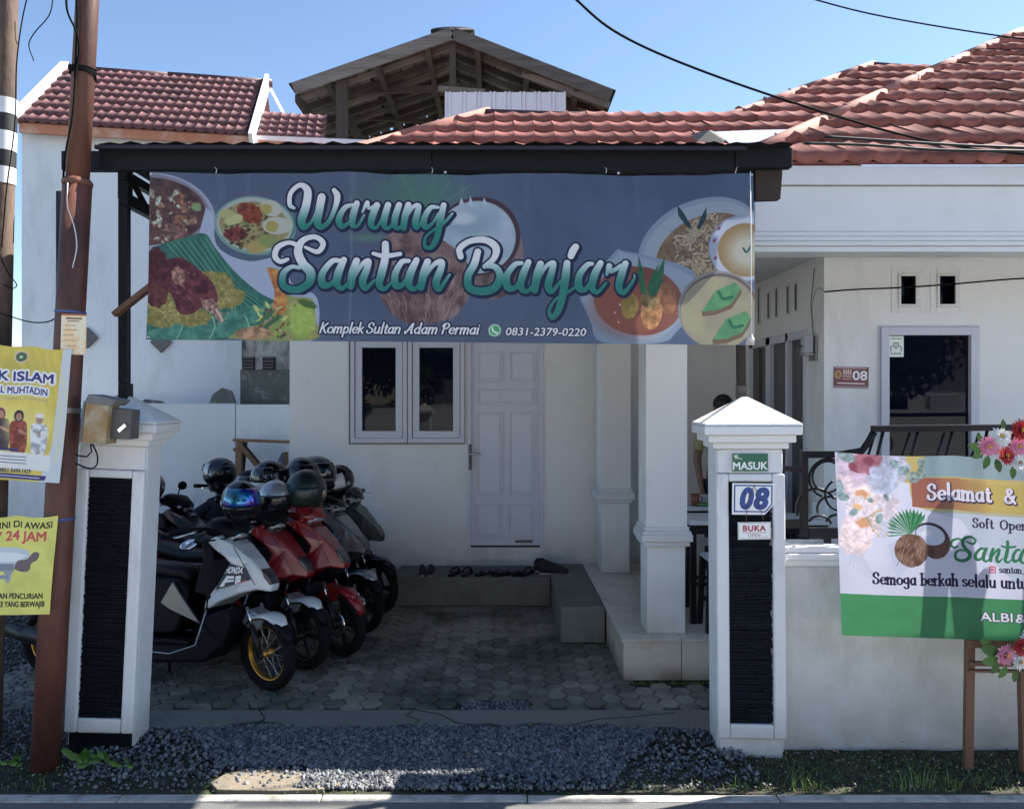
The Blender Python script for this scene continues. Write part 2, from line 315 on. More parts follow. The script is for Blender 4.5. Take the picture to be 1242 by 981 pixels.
def catmull(pts, k=8):
    P = [np.array(p, float) for p in pts]
    if len(P) < 3: return P
    P = [2 * P[0] - P[1]] + P + [2 * P[-1] - P[-2]]; out = []
    for i in range(1, len(P) - 2):
        for j in range(k):
            t = j / k
            out.append(0.5 * ((2 * P[i]) + (-P[i - 1] + P[i + 1]) * t + (2 * P[i - 1] - 5 * P[i] + 4 * P[i + 1] - P[i + 2]) * t * t + (-P[i - 1] + 3 * P[i] - 3 * P[i + 1] + P[i + 2]) * t ** 3))
    out.append(P[-2]); return out
# ------------------------------------------------------------------ flat print: small raster artwork for banners, posters and signs
rs = np.random.RandomState(5)
def noise(h, w_, sc, seed=0, octv=4, ax=(1, 1)):
    r = np.random.RandomState(seed); out = np.zeros((h, w_)); amp = 1; tot = 0
    for o in range(octv):
        gh = max(2, int(h / sc * ax[1] * 2 ** o) + 2); gw = max(2, int(w_ / sc * ax[0] * 2 ** o) + 2); gh = min(gh, h + 2); gw = min(gw, w_ + 2)
        g = r.rand(gh, gw); yy = np.linspace(0, gh - 1.001, h); xx = np.linspace(0, gw - 1.001, w_)
        y0 = yy.astype(int); x0 = xx.astype(int); fy = (yy - y0)[:, None]; fx = (xx - x0)[None, :]
        fy = fy * fy * (3 - 2 * fy); fx = fx * fx * (3 - 2 * fx)
        a = g[y0][:, x0]; b = g[y0][:, x0 + 1]; c = g[y0 + 1][:, x0]; d = g[y0 + 1][:, x0 + 1]
        out += amp * ((a * (1 - fx) + b * fx) * (1 - fy) + (c * (1 - fx) + d * fx) * fy); tot += amp; amp *= 0.55
    return out / tot
class Cv:
    def __init__(s, x0, y0, x1, y1, S, bgc):
        s.x0, s.y0, s.S = x0, y0, S; s.w = int((x1 - x0) * S); s.h = int((y1 - y0) * S)
        s.a = np.ones((s.h, s.w, 3)) * np.array(bgc) / 255.0; s.seed = 1
    def win(s, xa, ya, xb, yb):
        i0 = max(0, int((ya - s.y0) * s.S) - 2); i1 = min(s.h, int((yb - s.y0) * s.S) + 3); j0 = max(0, int((xa - s.x0) * s.S) - 2); j1 = min(s.w, int((xb - s.x0) * s.S) + 3)
        if i1 <= i0 or j1 <= j0: return None
        X = s.x0 + (np.arange(j0, j1) + 0.5) / s.S; Y = s.y0 + (np.arange(i0, i1) + 0.5) / s.S
        return (slice(i0, i1), slice(j0, j1)), X[None, :], Y[:, None]
    def put(s, sl, mask, c, al=1.0):
        m = (mask * al)[..., None]
        if callable(c): c = c(sl)
        c = np.array(c) / 255.0 if not (isinstance(c, np.ndarray) and c.ndim == 3) else c
        s.a[sl] = s.a[sl] * (1 - m) + c * m
    def ellipse(s, cx, cy, rx, ry, c, rot=0, al=1.0, soft=0.5, tex=0, tsc=8, c2=None, wob=0, ax=(1, 1)):
        Rm = max(rx, ry) * (1.1 + wob) + soft; q = s.win(cx - Rm, cy - Rm, cx + Rm, cy + Rm)
        if q is None: return
        sl, X, Y = q; t = R(rot); u = (X - cx) * math.cos(t) + (Y - cy) * math.sin(t); v = -(X - cx) * math.sin(t) + (Y - cy) * math.cos(t)
        d = np.sqrt((u / rx) ** 2 + (v / ry) ** 2); s.seed += 1
        h, w_ = d.shape
        if wob: d = d + wob * (noise(h, w_, tsc * s.S, s.seed, 3) - 0.5) * 2
        mask = np.clip((1 - d) * min(rx, ry) / soft * 0.5 + 0.5, 0, 1)
        s.put(sl, mask, s.texcol(h, w_, c, c2, tex, tsc, ax), al)
    def texcol(s, h, w_, c, c2, tex, tsc, ax=(1, 1)):
        c = np.array(c) / 255.0
        if not tex and c2 is None: return np.broadcast_to(c, (h, w_, 3)).copy()
        n = noise(h, w_, tsc * s.S, s.seed + 77, 5, ax)[..., None]; n = np.clip((n - 0.5) * 2.6 + 0.5, 0, 1)
        if c2 is not None: return c * (1 - n) + np.array(c2) / 255.0 * n
        return np.clip(c * (1 + tex * (n - 0.5) * 2), 0, 1)
    def poly(s, pts, c, al=1.0, soft=0.5, tex=0, tsc=8, c2=None, ax=(1, 1), smooth=0):
        if smooth: pts = [tuple(p) for p in catmull(list(pts) + [pts[0]], smooth)]
        P = np.array(pts, float); q = s.win(P[:, 0].min(), P[:, 1].min(), P[:, 0].max(), P[:, 1].max())
        if q is None: return
        sl, X, Y = q; ins = np.zeros((Y.shape[0], X.shape[1]), bool); n = len(P)
        for i in range(n):
            x1, y1 = P[i]; x2, y2 = P[(i + 1) % n]
            if y1 == y2: continue
            cnd = ((Y > min(y1, y2)) & (Y <= max(y1, y2))); xi = x1 + (Y - y1) * (x2 - x1) / (y2 - y1)
            ins ^= cnd & (X < xi)
        s.seed += 1; s.put(sl, ins.astype(float), s.texcol(*ins.shape, c, c2, tex, tsc, ax), al)
    def sdf(s, strokes, pad):
        A = np.concatenate([np.array(k)[:, :2] for k in strokes]); q = s.win(A[:, 0].min() - pad, A[:, 1].min() - pad, A[:, 0].max() + pad, A[:, 1].max() + pad)
        if q is None: return None
        sl, X, Y = q; D = np.full((Y.shape[0], X.shape[1]), 99.0); xs = X[0]; ys = Y[:, 0]
        for k in strokes:
            k = np.array(k, float)
            for i in range(len(k) - 1):
                x1, y1, r1 = k[i]; x2, y2, r2 = k[i + 1]; r = max(r1, r2) + pad
                j0 = np.searchsorted(xs, min(x1, x2) - r); j1 = np.searchsorted(xs, max(x1, x2) + r); i0 = np.searchsorted(ys, min(y1, y2) - r); i1 = np.searchsorted(ys, max(y1, y2) + r)
                if j1 <= j0 or i1 <= i0: continue
                x = X[:, j0:j1]; y = Y[i0:i1]; L2 = (x2 - x1) ** 2 + (y2 - y1) ** 2 + 1e-9
                t = np.clip(((x - x1) * (x2 - x1) + (y - y1) * (y2 - y1)) / L2, 0, 1)
                d = np.sqrt((x - x1 - t * (x2 - x1)) ** 2 + (y - y1 - t * (y2 - y1)) ** 2) - (r1 + t * (r2 - r1))
                D[i0:i1, j0:j1] = np.minimum(D[i0:i1, j0:j1], d)
        return sl, D, X, Y
    def strokes(s, ks, c, out=None, ow=0, grad=None, al=1.0, sh=(0, 0)):
        q = s.sdf(ks, ow + 1.5)
        if q is None: return
        sl, D, X, Y = q
        if out is not None: s.put(sl, np.clip(0.5 - (D - ow) * s.S, 0, 1), np.broadcast_to(np.array(out) / 255.0, D.shape + (3,)))
        cc = np.broadcast_to(np.array(c) / 255.0, D.shape + (3,)).copy()
        if grad:
            c2, ya, yb = grad; t = np.clip((Y - ya) / (yb - ya), 0, 1)[..., None]; t = t * t * (3 - 2 * t); cc = cc * (1 - t) + np.array(c2) / 255.0 * t
        s.put(sl, np.clip(0.5 - D * s.S, 0, 1), cc, al)
    def line(s, pts, r, c, al=1.0, k=6): s.strokes([[tuple(q) for q in catmull([(x, y, r) for x, y in pts], k)]], c, al=al)
    def text(s, txt, x, y, w_, h_, c, bold=0.0, out=None, ow=0.0, shear=0.0, slope=0.0, space=1.0):
        # fits the built-in font's outline to the box x..x+w, baseline y, cap height h
        def tris(off):
            cu = bpy.data.curves.new('t', 'FONT'); cu.body = txt; cu.offset = off; cu.space_character = space; cu.resolution_u = 3
            o = bpy.data.objects.new('t', cu); col.objects.link(o); dg = bpy.context.evaluated_depsgraph_get()
            me = bpy.data.meshes.new_from_object(o.evaluated_get(dg)); me.calc_loop_triangles()
            V = np.array([v.co[:2] for v in me.vertices]); T = [tuple(t.vertices) for t in me.loop_triangles]
            bpy.data.objects.remove(o); bpy.data.meshes.remove(me); bpy.data.curves.remove(cu); return V, T
        V0, T0 = tris(0.0)
        if len(V0) == 0: return
        mnx, mxx = V0[:, 0].min(), V0[:, 0].max(); sx = w_ / (mxx - mnx); sy = h_ / 0.70
        def draw(V, T, cc, rad):
            P = np.empty_like(V); P[:, 0] = x + (V[:, 0] - mnx) * sx + shear * V[:, 1] * sy; P[:, 1] = y - V[:, 1] * sy + slope * (P[:, 0] - x)
            q = s.win(P[:, 0].min() - rad, P[:, 1].min() - rad, P[:, 0].max() + rad, P[:, 1].max() + rad)
            if q is None: return
            sl, X, Y = q; acc = np.zeros((Y.shape[0], X.shape[1])); xs = X[0]; ys = Y[:, 0]
            for a, b, e in T:
                A, B, C = P[a], P[b], P[e]; ar = (B[0] - A[0]) * (C[1] - A[1]) - (B[1] - A[1]) * (C[0] - A[0])
                if abs(ar) < 1e-9: continue
                if ar < 0: B, C = C, B
                j0 = max(0, np.searchsorted(xs, min(A[0], B[0], C[0])) - 1); j1 = np.searchsorted(xs, max(A[0], B[0], C[0])) + 1; i0 = max(0, np.searchsorted(ys, min(A[1], B[1], C[1])) - 1); i1 = np.searchsorted(ys, max(A[1], B[1], C[1])) + 1
                for oy in (-.333, 0, .333):
                    for ox in (-.333, 0, .333):
                        Xs = X[:, j0:j1] + ox / s.S; Ys = Y[i0:i1] + oy / s.S; m = True
                        for U, Wv in ((A, B), (B, C), (C, A)): m = m & ((Wv[0] - U[0]) * (Ys - U[1]) - (Wv[1] - U[1]) * (Xs - U[0]) >= 0)
                        acc[i0:i1, j0:j1] += m / 9.0
            acc = np.clip(acc * 1.1, 0, 1); rp = rad * s.S; out_ = acc.copy()
            if rp > .3:
                for rr_ in np.arange(rp, 0, -max(1.0, rp / 5)):
                    for k_ in range(16):
                        dx_, dy_ = int(round(rr_ * math.cos(k_ * .3927))), int(round(rr_ * math.sin(k_ * .3927)))
                        if dx_ or dy_: out_ = np.maximum(out_, np.roll(np.roll(acc, dy_, 0), dx_, 1))
            s.put(sl, out_, cc)
        if out is not None: draw(V0, T0, out, (bold * 0.021 + ow) * sy)
        draw(V0, T0, c, bold * 0.021 * sy)
    def material(s, name, illum, transl=0.0, rough=0.45, sat=0.9):
        a = np.clip(s.a, 0, 1); g_ = a.mean(2, keepdims=True); a = np.clip((g_ + (a - g_) * sat) * .98 + .012, 0, 1); L_ = np.where(a <= 0.04045, a / 12.92, ((a + 0.055) / 1.055) ** 2.4) / np.array(illum)  # the small lift paints a little haze into the print
        L_ = np.clip(L_, 0, 0.93); a = np.where(L_ <= 0.0031308, L_ * 12.92, 1.055 * L_ ** (1 / 2.4) - 0.055)
        im = bpy.data.images.new(name, s.w, s.h); px = np.ones((s.h, s.w, 4), np.float32); px[..., :3] = a[::-1]
        im.pixels.foreach_set(px.ravel()); im.update(); im.pack()
        m = bpy.data.materials.new(name); m.use_nodes = True; N = m.node_tree.nodes; L = m.node_tree.links; b = N['Principled BSDF']
        t = N.new('ShaderNodeTexImage'); t.image = im; t.extension = 'EXTEND'; L.new(t.outputs[0], b.inputs['Base Color'])
        b.inputs['Roughness'].default_value = rough; b.inputs['Specular IOR Level'].default_value = 0.35
        if transl:
            tr = N.new('ShaderNodeBsdfTranslucent'); L.new(t.outputs[0], tr.inputs[0]); mx = N.new('ShaderNodeMixShader'); mx.inputs[0].default_value = transl
            L.new(b.outputs[0], mx.inputs[1]); L.new(tr.outputs[0], mx.inputs[2]); L.new(mx.outputs[0], N['Material Output'].inputs[0])
        return m
def trace(raw, ox, oy, sc, wk=1.0, k=7):
    return [[(ox + q[0] / sc, oy + q[1] / sc, max(0.3, q[2] * wk / sc)) for q in catmull(st, k)] for st in raw]
WARUNG = [[(178,262,10),(152,240,14),(158,165,14),(215,112,16),(262,150,24),(252,250,26),(225,340,26),(240,385,20),(285,355,10),(325,270,8)],
 [(352,195,26),(335,290,26),(325,355,24),(350,388,18),(400,350,14),(440,260,16),(452,190,20),(432,152,14)],
 [(560,245,10),(500,265,16),(462,340,20),(480,385,18),(525,360,10),(560,290,10)], [(575,235,18),(550,320,22),(548,375,18),(580,380,10),(620,310,8)],
 [(610,290,8),(640,225,12),(650,265,10),(700,240,14)], [(700,240,20),(670,320,22),(665,375,18),(700,385,10),(740,310,8)],
 [(770,235,20),(750,310,22),(745,370,18),(775,388,12),(820,330,8)], [(840,235,20),(815,320,22),(815,375,18),(845,385,10),(880,320,8)],
 [(900,235,20),(880,310,22),(870,385,20)], [(880,330,8),(930,250,12),(965,240,16),(960,280,20),(945,350,22),(955,385,14),(990,340,8)],
 [(1090,250,10),(1040,255,16),(1000,330,20),(1010,380,18),(1050,360,10),(1095,290,10)],
 [(1125,235,18),(1105,330,22),(1085,440,20),(1050,510,16),(1010,510,12),(1010,450,10),(1060,400,8),(1130,350,10),(1180,290,8)]]
SANTAN = [[(250,155,10),(330,185,16),(362,130,18),(310,88,16),(235,110,20),(205,180,26),(235,260,28),(285,320,30),(275,390,26),(200,435,24),(120,410,22),(115,330,20),(165,285,14),(215,290,12)],
 [(215,150,16),(150,125,14),(80,155,18),(62,215,18),(95,250,16),(140,235,12)],
 [(470,245,14),(420,250,18),(360,330,22),(365,400,24),(420,395,16),(470,320,12)], [(495,240,20),(460,330,26),(455,400,22),(490,425,14),(540,370,8)],
 [(575,245,22),(550,330,26),(540,410,24)], [(555,370,8),(610,270,14),(650,245,18),(640,300,22),(615,380,24),(635,425,16),(690,370,8)],
 [(755,130,22),(755,220,24),(735,320,26),(720,400,22),(755,425,14),(800,380,8)], [(680,195,12),(750,210,16),(850,195,14)],
 [(905,240,14),(860,250,18),(820,330,22),(825,400,24),(870,395,16),(915,320,12)], [(955,235,20),(915,330,26),(910,400,22),(945,425,14),(990,370,8)],
 [(1025,245,22),(1000,330,26),(985,415,22)], [(1005,360,8),(1060,270,14),(1110,245,20),(1110,290,22),(1080,380,24),(1100,425,16),(1165,330,8)]]
BANJAR = [[(135,195,18),(130,145,18),(190,100,18),(280,95,20),(340,140,22),(330,205,18),(275,255,14)],
 [(285,250,14),(340,260,18),(365,320,22),(330,385,24),(250,405,24),(185,380,22),(180,310,22),(215,240,22),(235,165,20)],
 [(490,235,12),(450,245,16),(405,310,20),(410,380,22),(455,380,14),(495,310,10)], [(530,230,18),(500,300,22),(485,375,20),(520,405,12),(570,350,8)],
 [(600,240,20),(580,310,24),(565,395,22)], [(580,350,8),(630,260,12),(675,235,16),(665,290,20),(645,370,22),(665,405,14),(720,340,8)],
 [(755,235,20),(745,320,24),(730,420,22),(705,510,20),(670,560,14),(650,520,10),(690,450,8),(770,400,8),(830,350,8)], [(806,135,20),(790,160,22),(778,190,20)],
 [(900,235,12),(870,245,16),(825,310,20),(825,380,22),(865,385,14),(910,310,10)], [(950,230,18),(915,300,22),(900,375,20),(930,405,12),(980,350,8)],
 [(985,300,8),(1000,245,16),(1010,280,12),(1070,245,14)], [(1095,230,18),(1070,300,22),(1055,375,20),(1085,405,14),(1140,330,8),(1145,300,6)]]
# single-line alphabet, x-height 1, baseline 0, y up: (advance, strokes)
G = {
 'a': (1.0, [[(.82,.8),(.5,1),(.15,.75),(.12,.3),(.4,0),(.75,.3)], [(.82,1),(.8,.4),(.84,.05),(1,0.05)]]),
 'b': (1.0, [[(.15,1.75),(.15,.0)], [(.15,.7),(.45,1),(.82,.8),(.85,.3),(.5,0),(.15,.2)]]),
 'd': (1.05, [[(.8,.75),(.5,1),(.12,.7),(.12,.3),(.4,0),(.8,.3)], [(.82,1.75),(.82,.1),(1,0.03)]]),
 'e': (.92, [[(.12,.55),(.8,.58),(.75,.9),(.45,1),(.12,.75),(.1,.3),(.45,0),(.82,.2)]]),
 'f': (.7, [[(.75,1.6),(.5,1.75),(.3,1.5),(.3,0)], [(.05,1),(.65,1)]]),
 'g': (1.0, [[(.8,.8),(.5,1),(.15,.8),(.15,.4),(.45,.2),(.8,.45)], [(.82,1),(.82,.0),(.75,-.45),(.4,-.6),(.1,-.4)]]),
 'h': (1.05, [[(.15,1.75),(.15,0)], [(.15,.6),(.45,1),(.8,.85),(.82,0)]]),
 'i': (.45, [[(.2,1),(.2,.1),(.35,0)], [(.22,1.42),(.24,1.45)]]),
 'k': (1.0, [[(.15,1.75),(.15,0)], [(.8,1),(.2,.45)], [(.35,.6),(.9,0)]]),
 'l': (.42, [[(.18,1.75),(.18,.1),(.32,0)]]),
 'm': (1.55, [[(.12,1),(.12,0)], [(.12,.65),(.4,1),(.68,.85),(.7,0)], [(.7,.65),(1.0,1),(1.28,.85),(1.3,0)]]),
 'n': (1.05, [[(.12,1),(.12,0)], [(.12,.65),(.45,1),(.8,.85),(.82,0)]]),
 'o': (1.0, [[(.5,1),(.12,.75),(.12,.25),(.5,0),(.88,.25),(.88,.75),(.5,1)]]),
 'p': (1.0, [[(.15,1),(.15,-.6)], [(.15,.7),(.45,1),(.82,.8),(.85,.3),(.5,0),(.15,.2)]]),
 'r': (.72, [[(.15,1),(.15,0)], [(.15,.6),(.4,.95),(.7,.92)]]),
 's': (.8, [[(.7,.85),(.4,1),(.12,.8),(.3,.56),(.6,.42),(.7,.18),(.4,0),(.1,.15)]]),
 't': (.65, [[(.3,1.4),(.3,.2),(.5,0),(.65,.1)], [(.05,1),(.6,1)]]),
 'u': (1.05, [[(.12,1),(.14,.2),(.45,0),(.8,.35)], [(.82,1),(.82,.1),(.98,.02)]]),
 '_': (.8, [[(0,-.3),(.75,-.3)]]), ' ': (.55, []),
 'S': (1.15, [[(.95,1.3),(.85,1.6),(.5,1.72),(.15,1.4),(.3,1.0),(.8,.75),(.95,.35),(.6,0),(.15,.1),(.08,.4)]]),
 'O': (1.4, [[(.7,1.7),(.15,1.3),(.15,.4),(.7,0),(1.2,.4),(1.2,1.3),(.7,1.7)]]),
 'K': (1.25, [[(.25,1.7),(.15,0)], [(1.1,1.65),(.3,.75)], [(.5,.95),(.85,.3),(1.15,.0)]]),
 'A': (1.35, [[(-.05,.35),(.1,0),(.5,.8),(.95,1.7),(.95,.8),(1.0,.05),(1.2,.1)], [(.3,.6),(.95,.62)]]),
 'P': (1.15, [[(.3,1.6),(.2,0)], [(0,1.2),(.2,1.6),(.7,1.72),(1.05,1.35),(.7,.85),(.3,.8)]]),
 '&': (1.4, [[(1.3,0),(.5,1.0),(.4,1.5),(.7,1.7),(.9,1.4),(.6,1.0),(.2,.7),(.15,.25),(.5,0),(.9,.2),(1.15,.8)], [(.95,.85),(1.3,.85)]]),
}
def glyphs(txt, x, y, xh, thick, thin, slant=0.0, wid=1.0, sp=0.12, serif=True, slope=0.0):
    ks = []; cx = x
    for ch in txt:
        adv, sts = G[ch]
        for st in sts:
            pts = catmull([(a, b) for a, b in st], 6) if len(st) > 2 else [np.array(st[0]) * (1 - t) + np.array(st[1]) * t for t in np.linspace(0, 1, 4)]
            P = [((cx + (p[0] * wid + slant * p[1]) * xh), y - p[1] * xh + slope * (cx - x)) for p in pts]; k = []
            for i, p in enumerate(P):
                a = P[max(0, i - 1)]; b = P[min(len(P) - 1, i + 1)]; L_ = math.hypot(b[0] - a[0], b[1] - a[1]) + 1e-6
                v = abs(b[1] - a[1]) / L_; k.append((p[0], p[1], thin + (thick - thin) * v ** 1.5))
            ks.append(k)
            if serif and len(st) == 2 and st[0][0] == st[1][0]:
                for e in (P[0], P[-1]): ks.append([(e[0] - thick * 1.9, e[1], thin), (e[0] + thick * 1.7, e[1], thin)])
            elif serif and ch in 'nhmu' and st[-1][1] == 0:
                e = P[-1]; ks.append([(e[0] - thick * 1.6, e[1], thin), (e[0] + thick * 1.6, e[1], thin)])
        cx += (adv * wid + sp) * xh
    return ks, cx
def fit(txt, x, y, w_, xh, thick, thin, **kw):
    k, e = glyphs(txt, x, y, xh, thick, thin, **kw); s_ = w_ / (e - x); return [[(x + (a - x) * s_, b, r) for a, b, r in st] for st in k]
def coconut(c, cx, cy, s_, seedo=0):
    pass

# ---- the long shop banner (drawn in photograph pixels 178..915 x 207..418)
def art_banner():
    c = Cv(177, 207, 916, 419, 3.0, (74, 90, 122)); n = noise(c.h, c.w, 260, 3, 4)[..., None]
    c.a *= (0.86 + 0.28 * n)
    gx = np.linspace(0, 1, c.w)[None, :, None]; c.a = c.a * (1 - 0.3 * (1 - gx)) + np.array((96, 96, 120)) / 255 * 0.3 * (1 - gx)
    for k in range(6): c.line([(560 + 45 * k, 208), (600 + 40 * k, 300), (560 + 50 * k, 417)], 14, (84, 104, 142), al=0.10)
    # faint green leaves above the coconut
    for i in range(26):
        a = R(-165 + i * 5.8); q_ = random.uniform(.75, 1.1); c.line([(512, 262), (512 + 40 * math.cos(a + .06), 262 + 34 * math.sin(a)), (512 + 80 * q_ * math.cos(a), 262 + 62 * q_ * math.sin(a))], random.uniform(1, 3), (72, 128, 104) if i % 3 else (96, 160, 120), al=random.uniform(.1, .45))
    c.ellipse(500, 232, 60, 26, (70, 116, 104), al=0.45, soft=14)
    c.ellipse(445, 288, 22, 4, (90, 150, 110), al=0.5, soft=3)
    # open coconut half and husk
    c.ellipse(588, 300, 46, 66, (120, 108, 116), rot=-12, c2=(84, 66, 70), tsc=6, ax=(1, 0.25))
    c.ellipse(580, 285, 51, 50, (66, 50, 62), rot=12); c.ellipse(578, 286, 47.5, 46, (146, 168, 192), rot=12, c2=(164, 180, 204), tsc=20)
    c.ellipse(572, 270, 30, 14, (126, 152, 176), rot=-5, soft=6, al=0.8); c.ellipse(560, 262, 16, 8, (176, 190, 210), soft=3)
    for x, h_ in ((556, 15), (567, 18), (584, 14)): c.poly([(x, 244), (x + 3, 244 - h_ * .6), (x + 7, 246)], (170, 184, 206))
    husk = [(452, 318), (470, 283), (500, 278), (540, 292), (566, 318), (572, 350), (556, 382), (520, 396), (488, 393), (464, 368)]
    c.poly(husk, (132, 112, 116), smooth=6, c2=(88, 68, 74), tsc=7, ax=(0.5, 0.5))
    for i in range(150):
        x = random.uniform(456, 566); y = random.uniform(290, 385)
        if ((x - 512) / 58) ** 2 + ((y - 338) / 56) ** 2 > 0.95: continue
        t = (x - 500) / 60; c.line([(x, y), (x + 4 - t * 5, y + 9), (x + 3 - t * 12, y + 20)], 0.5, (166, 146, 148) if i % 2 else (80, 60, 68), al=0.5, k=2)
    c.ellipse(512, 326, 0.5, 0.5, (0, 0, 0))
    # left: soup bowl
    c.ellipse(180, 268, 79, 60, (150, 158, 188)); c.ellipse(177, 264, 76, 54, (126, 122, 146)); c.ellipse(176, 257, 71, 43, (96, 70, 74), c2=(64, 48, 54), tsc=12)
    for i in range(120):
        x = random.uniform(178, 236); y = random.uniform(232, 296)
        if ((x - 180) / 66) ** 2 + ((y - 259) / 40) ** 2 > 0.9: continue
        cc = random.choice([(170, 180, 180), (150, 150, 140), (120, 84, 76), (90, 60, 58), (140, 100, 84), (80, 60, 60)]); s_ = random.uniform(1.5, 5) * (1.0 if i % 3 else 1.5)
        c.ellipse(x, y, s_, s_ * 0.6, cc, rot=random.uniform(0, 180), wob=0.25, tex=0.25, tsc=3, soft=0.7)
    c.ellipse(235, 250, 6, 5, (120, 150, 110), wob=.3, tsc=3); c.ellipse(206, 280, 16, 9, (112, 84, 84), tex=.3, wob=.2, tsc=4)
    # white cloth / plate flowing in the middle
    c.poly([(247, 250), (256, 262), (262, 300), (300, 318), (345, 312), (352, 345), (384, 365), (380, 417), (330, 417), (300, 380), (262, 345), (240, 320), (238, 290)], (158, 170, 205), smooth=5)
    c.poly([(178, 300), (238, 290), (300, 340), (330, 380), (300, 417), (178, 417)], (158, 170, 205))
    # banana leaf
    c.poly([(180, 302), (214, 291), (245, 283), (258, 300), (282, 330), (314, 358), (345, 376), (322, 392), (280, 416), (178, 417)], (44, 92, 88), smooth=4, c2=(58, 118, 106), tsc=18, ax=(2, 0.6))
    for i in range(16): c.line([(196 + i * 3.4, 298 - i * .6), (226 + i * 4, 330 + i), (262 + i * 4.4, 372 + i * .4)], random.uniform(.5, 1.3), (86, 146, 132) if i % 2 else (36, 78, 78), al=0.6)
    c.poly([(178, 408), (215, 398), (260, 392), (290, 378), (330, 372), (344, 378), (318, 398), (270, 417), (178, 417)], (52, 108, 100), smooth=4, c2=(84, 144, 128), tsc=8)
    for x in (215, 255, 296): c.line([(x, 417), (x + 6, 402), (x + 2 , 388)], 0.8, (130, 180, 160))
    # yellow rice and chicken
    for x, y, a, b in ((206, 376, 28, 22), (196, 392, 20, 12), (232, 390, 24, 12), (262, 356, 22, 24), (276, 366, 18, 12), (285, 362, 12, 8), (250, 340, 14, 10)):
        c.ellipse(x, y, a, b, (158, 150, 92), wob=.18, tsc=4, c2=(118, 112, 66), soft=.8)
    for i in range(160): c.ellipse(random.choice([random.gauss(205, 12), random.gauss(265, 13)]), random.gauss(376, 10), 1.6, 0.8, (190, 182, 120), rot=random.uniform(0, 180), al=.6)
    c.ellipse(186, 330, 16, 28, (92, 44, 56), wob=.15, tsc=6, c2=(60, 28, 40)); c.ellipse(188, 362, 14, 16, (112, 66, 60), wob=.2, tsc=5, c2=(74, 36, 44))
    c.poly([(196, 318), (216, 314), (232, 324), (252, 340), (262, 358), (262, 372), (246, 376), (232, 386), (216, 384), (206, 362), (192, 350), (188, 332)], (110, 58, 68), smooth=5, c2=(66, 28, 44), tsc=9)
    for i in range(60): c.ellipse(random.gauss(224, 15), random.gauss(350, 16), random.uniform(1, 4), random.uniform(.6, 1.6), random.choice([(170, 130, 140), (140, 84, 80), (70, 28, 44), (120, 66, 66)]), rot=random.uniform(30, 70), al=.55, soft=.8)
    c.ellipse(214, 338, 8, 12, (150, 112, 104), rot=-15, wob=.2, tsc=3, tex=.3)
    c.poly([(243, 368), (258, 366), (266, 380), (272, 394), (268, 397), (256, 384), (246, 378)], (150, 116, 112), tex=.3, tsc=4); c.line([(262, 380), (270, 394)], 1.5, (196, 176, 168))
    # noodle plate
    c.ellipse(307, 273, 50, 37, (112, 148, 150), rot=8); c.ellipse(307, 272, 47, 34, (158, 172, 172), rot=8); c.ellipse(306, 273, 43, 30, (150, 146, 110), rot=8, c2=(120, 112, 84), tsc=6)
    for i in range(120):
        a = random.uniform(0, 6.28); q = random.random() ** .5; c.ellipse(302 + 34 * q * math.cos(a), 277 + 24 * q * math.sin(a), random.uniform(1, 5), random.uniform(.8, 2.5), random.choice([(104, 70, 56), (84, 90, 56), (150, 140, 100), (70, 46, 44), (170, 166, 130), (96, 120, 80)]), rot=random.uniform(0, 180), wob=.2, tsc=2)
    c.ellipse(301, 257, 17, 12, (136, 68, 48), rot=25, wob=.15, tsc=4, c2=(96, 40, 34)); c.ellipse(284, 283, 14, 9, (92, 44, 46), wob=.3, tsc=3, tex=.4)
    c.ellipse(281, 265, 12, 6.5, (176, 180, 134), rot=-15); c.ellipse(272, 258, 9, 6, (164, 168, 120))
    for x, y, a, b, r_ in ((327, 251, 13, 10, 20), (334, 273, 18, 11, 0)):
        c.ellipse(x, y, a, b, (172, 178, 176), rot=r_); c.ellipse(x - 6, y + 1, b * .7, b * .65, (158, 148, 92))
    c.ellipse(310, 300, 13, 8, (160, 146, 96), rot=-10); c.ellipse(325, 292, 14, 8, (128, 140, 90), rot=12); c.line([(352, 254), (355, 275), (345, 296), (325, 309)], 1.2, (70, 120, 122))
    # salad
    c.poly([(322, 325), (340, 330), (345, 350), (352, 362), (378, 366), (382, 390), (382, 417), (282, 417), (300, 404), (330, 392), (340, 372), (330, 350)], (150, 146, 104), smooth=4, c2=(124, 150, 84), tsc=8)
    c.poly([(322, 326), (338, 332), (348, 368), (344, 386), (330, 384), (332, 356)], (160, 92, 66), smooth=4, c2=(196, 150, 84), tsc=6)
    for i in range(90):
        c.ellipse(random.uniform(306, 378), random.uniform(372, 415), random.uniform(1.5, 6), random.uniform(1, 2.4), random.choice([(70, 92, 62), (150, 170, 90), (170, 160, 110), (120, 76, 64), (56, 84, 66), (176, 136, 110), (186, 196, 130)]), rot=random.choice([-50, -30, 20, 60, 90]), wob=.15, tsc=3)
    c.ellipse(366, 392, 16, 22, (150, 178, 84), wob=.1, tsc=6, soft=3, c2=(170, 190, 110)); c.ellipse(330, 395, 14, 3, (66, 104, 76), rot=-38); c.ellipse(324, 388, 13, 2.6, (72, 110, 80), rot=-40); c.ellipse(308, 410, 22, 8, (160, 128, 104), tex=.2)
    c.ellipse(372, 372, 12, 4.5, (74, 104, 64), rot=18, wob=.2, tsc=3)
    # right: white noodle bowl
    c.ellipse(850, 300, 80, 60, (124, 140, 166), rot=-28); c.ellipse(852, 302, 76, 56, (140, 152, 176), rot=-28); c.ellipse(856, 306, 64, 46, (126, 110, 92), rot=-28, c2=(100, 82, 70), tsc=14)
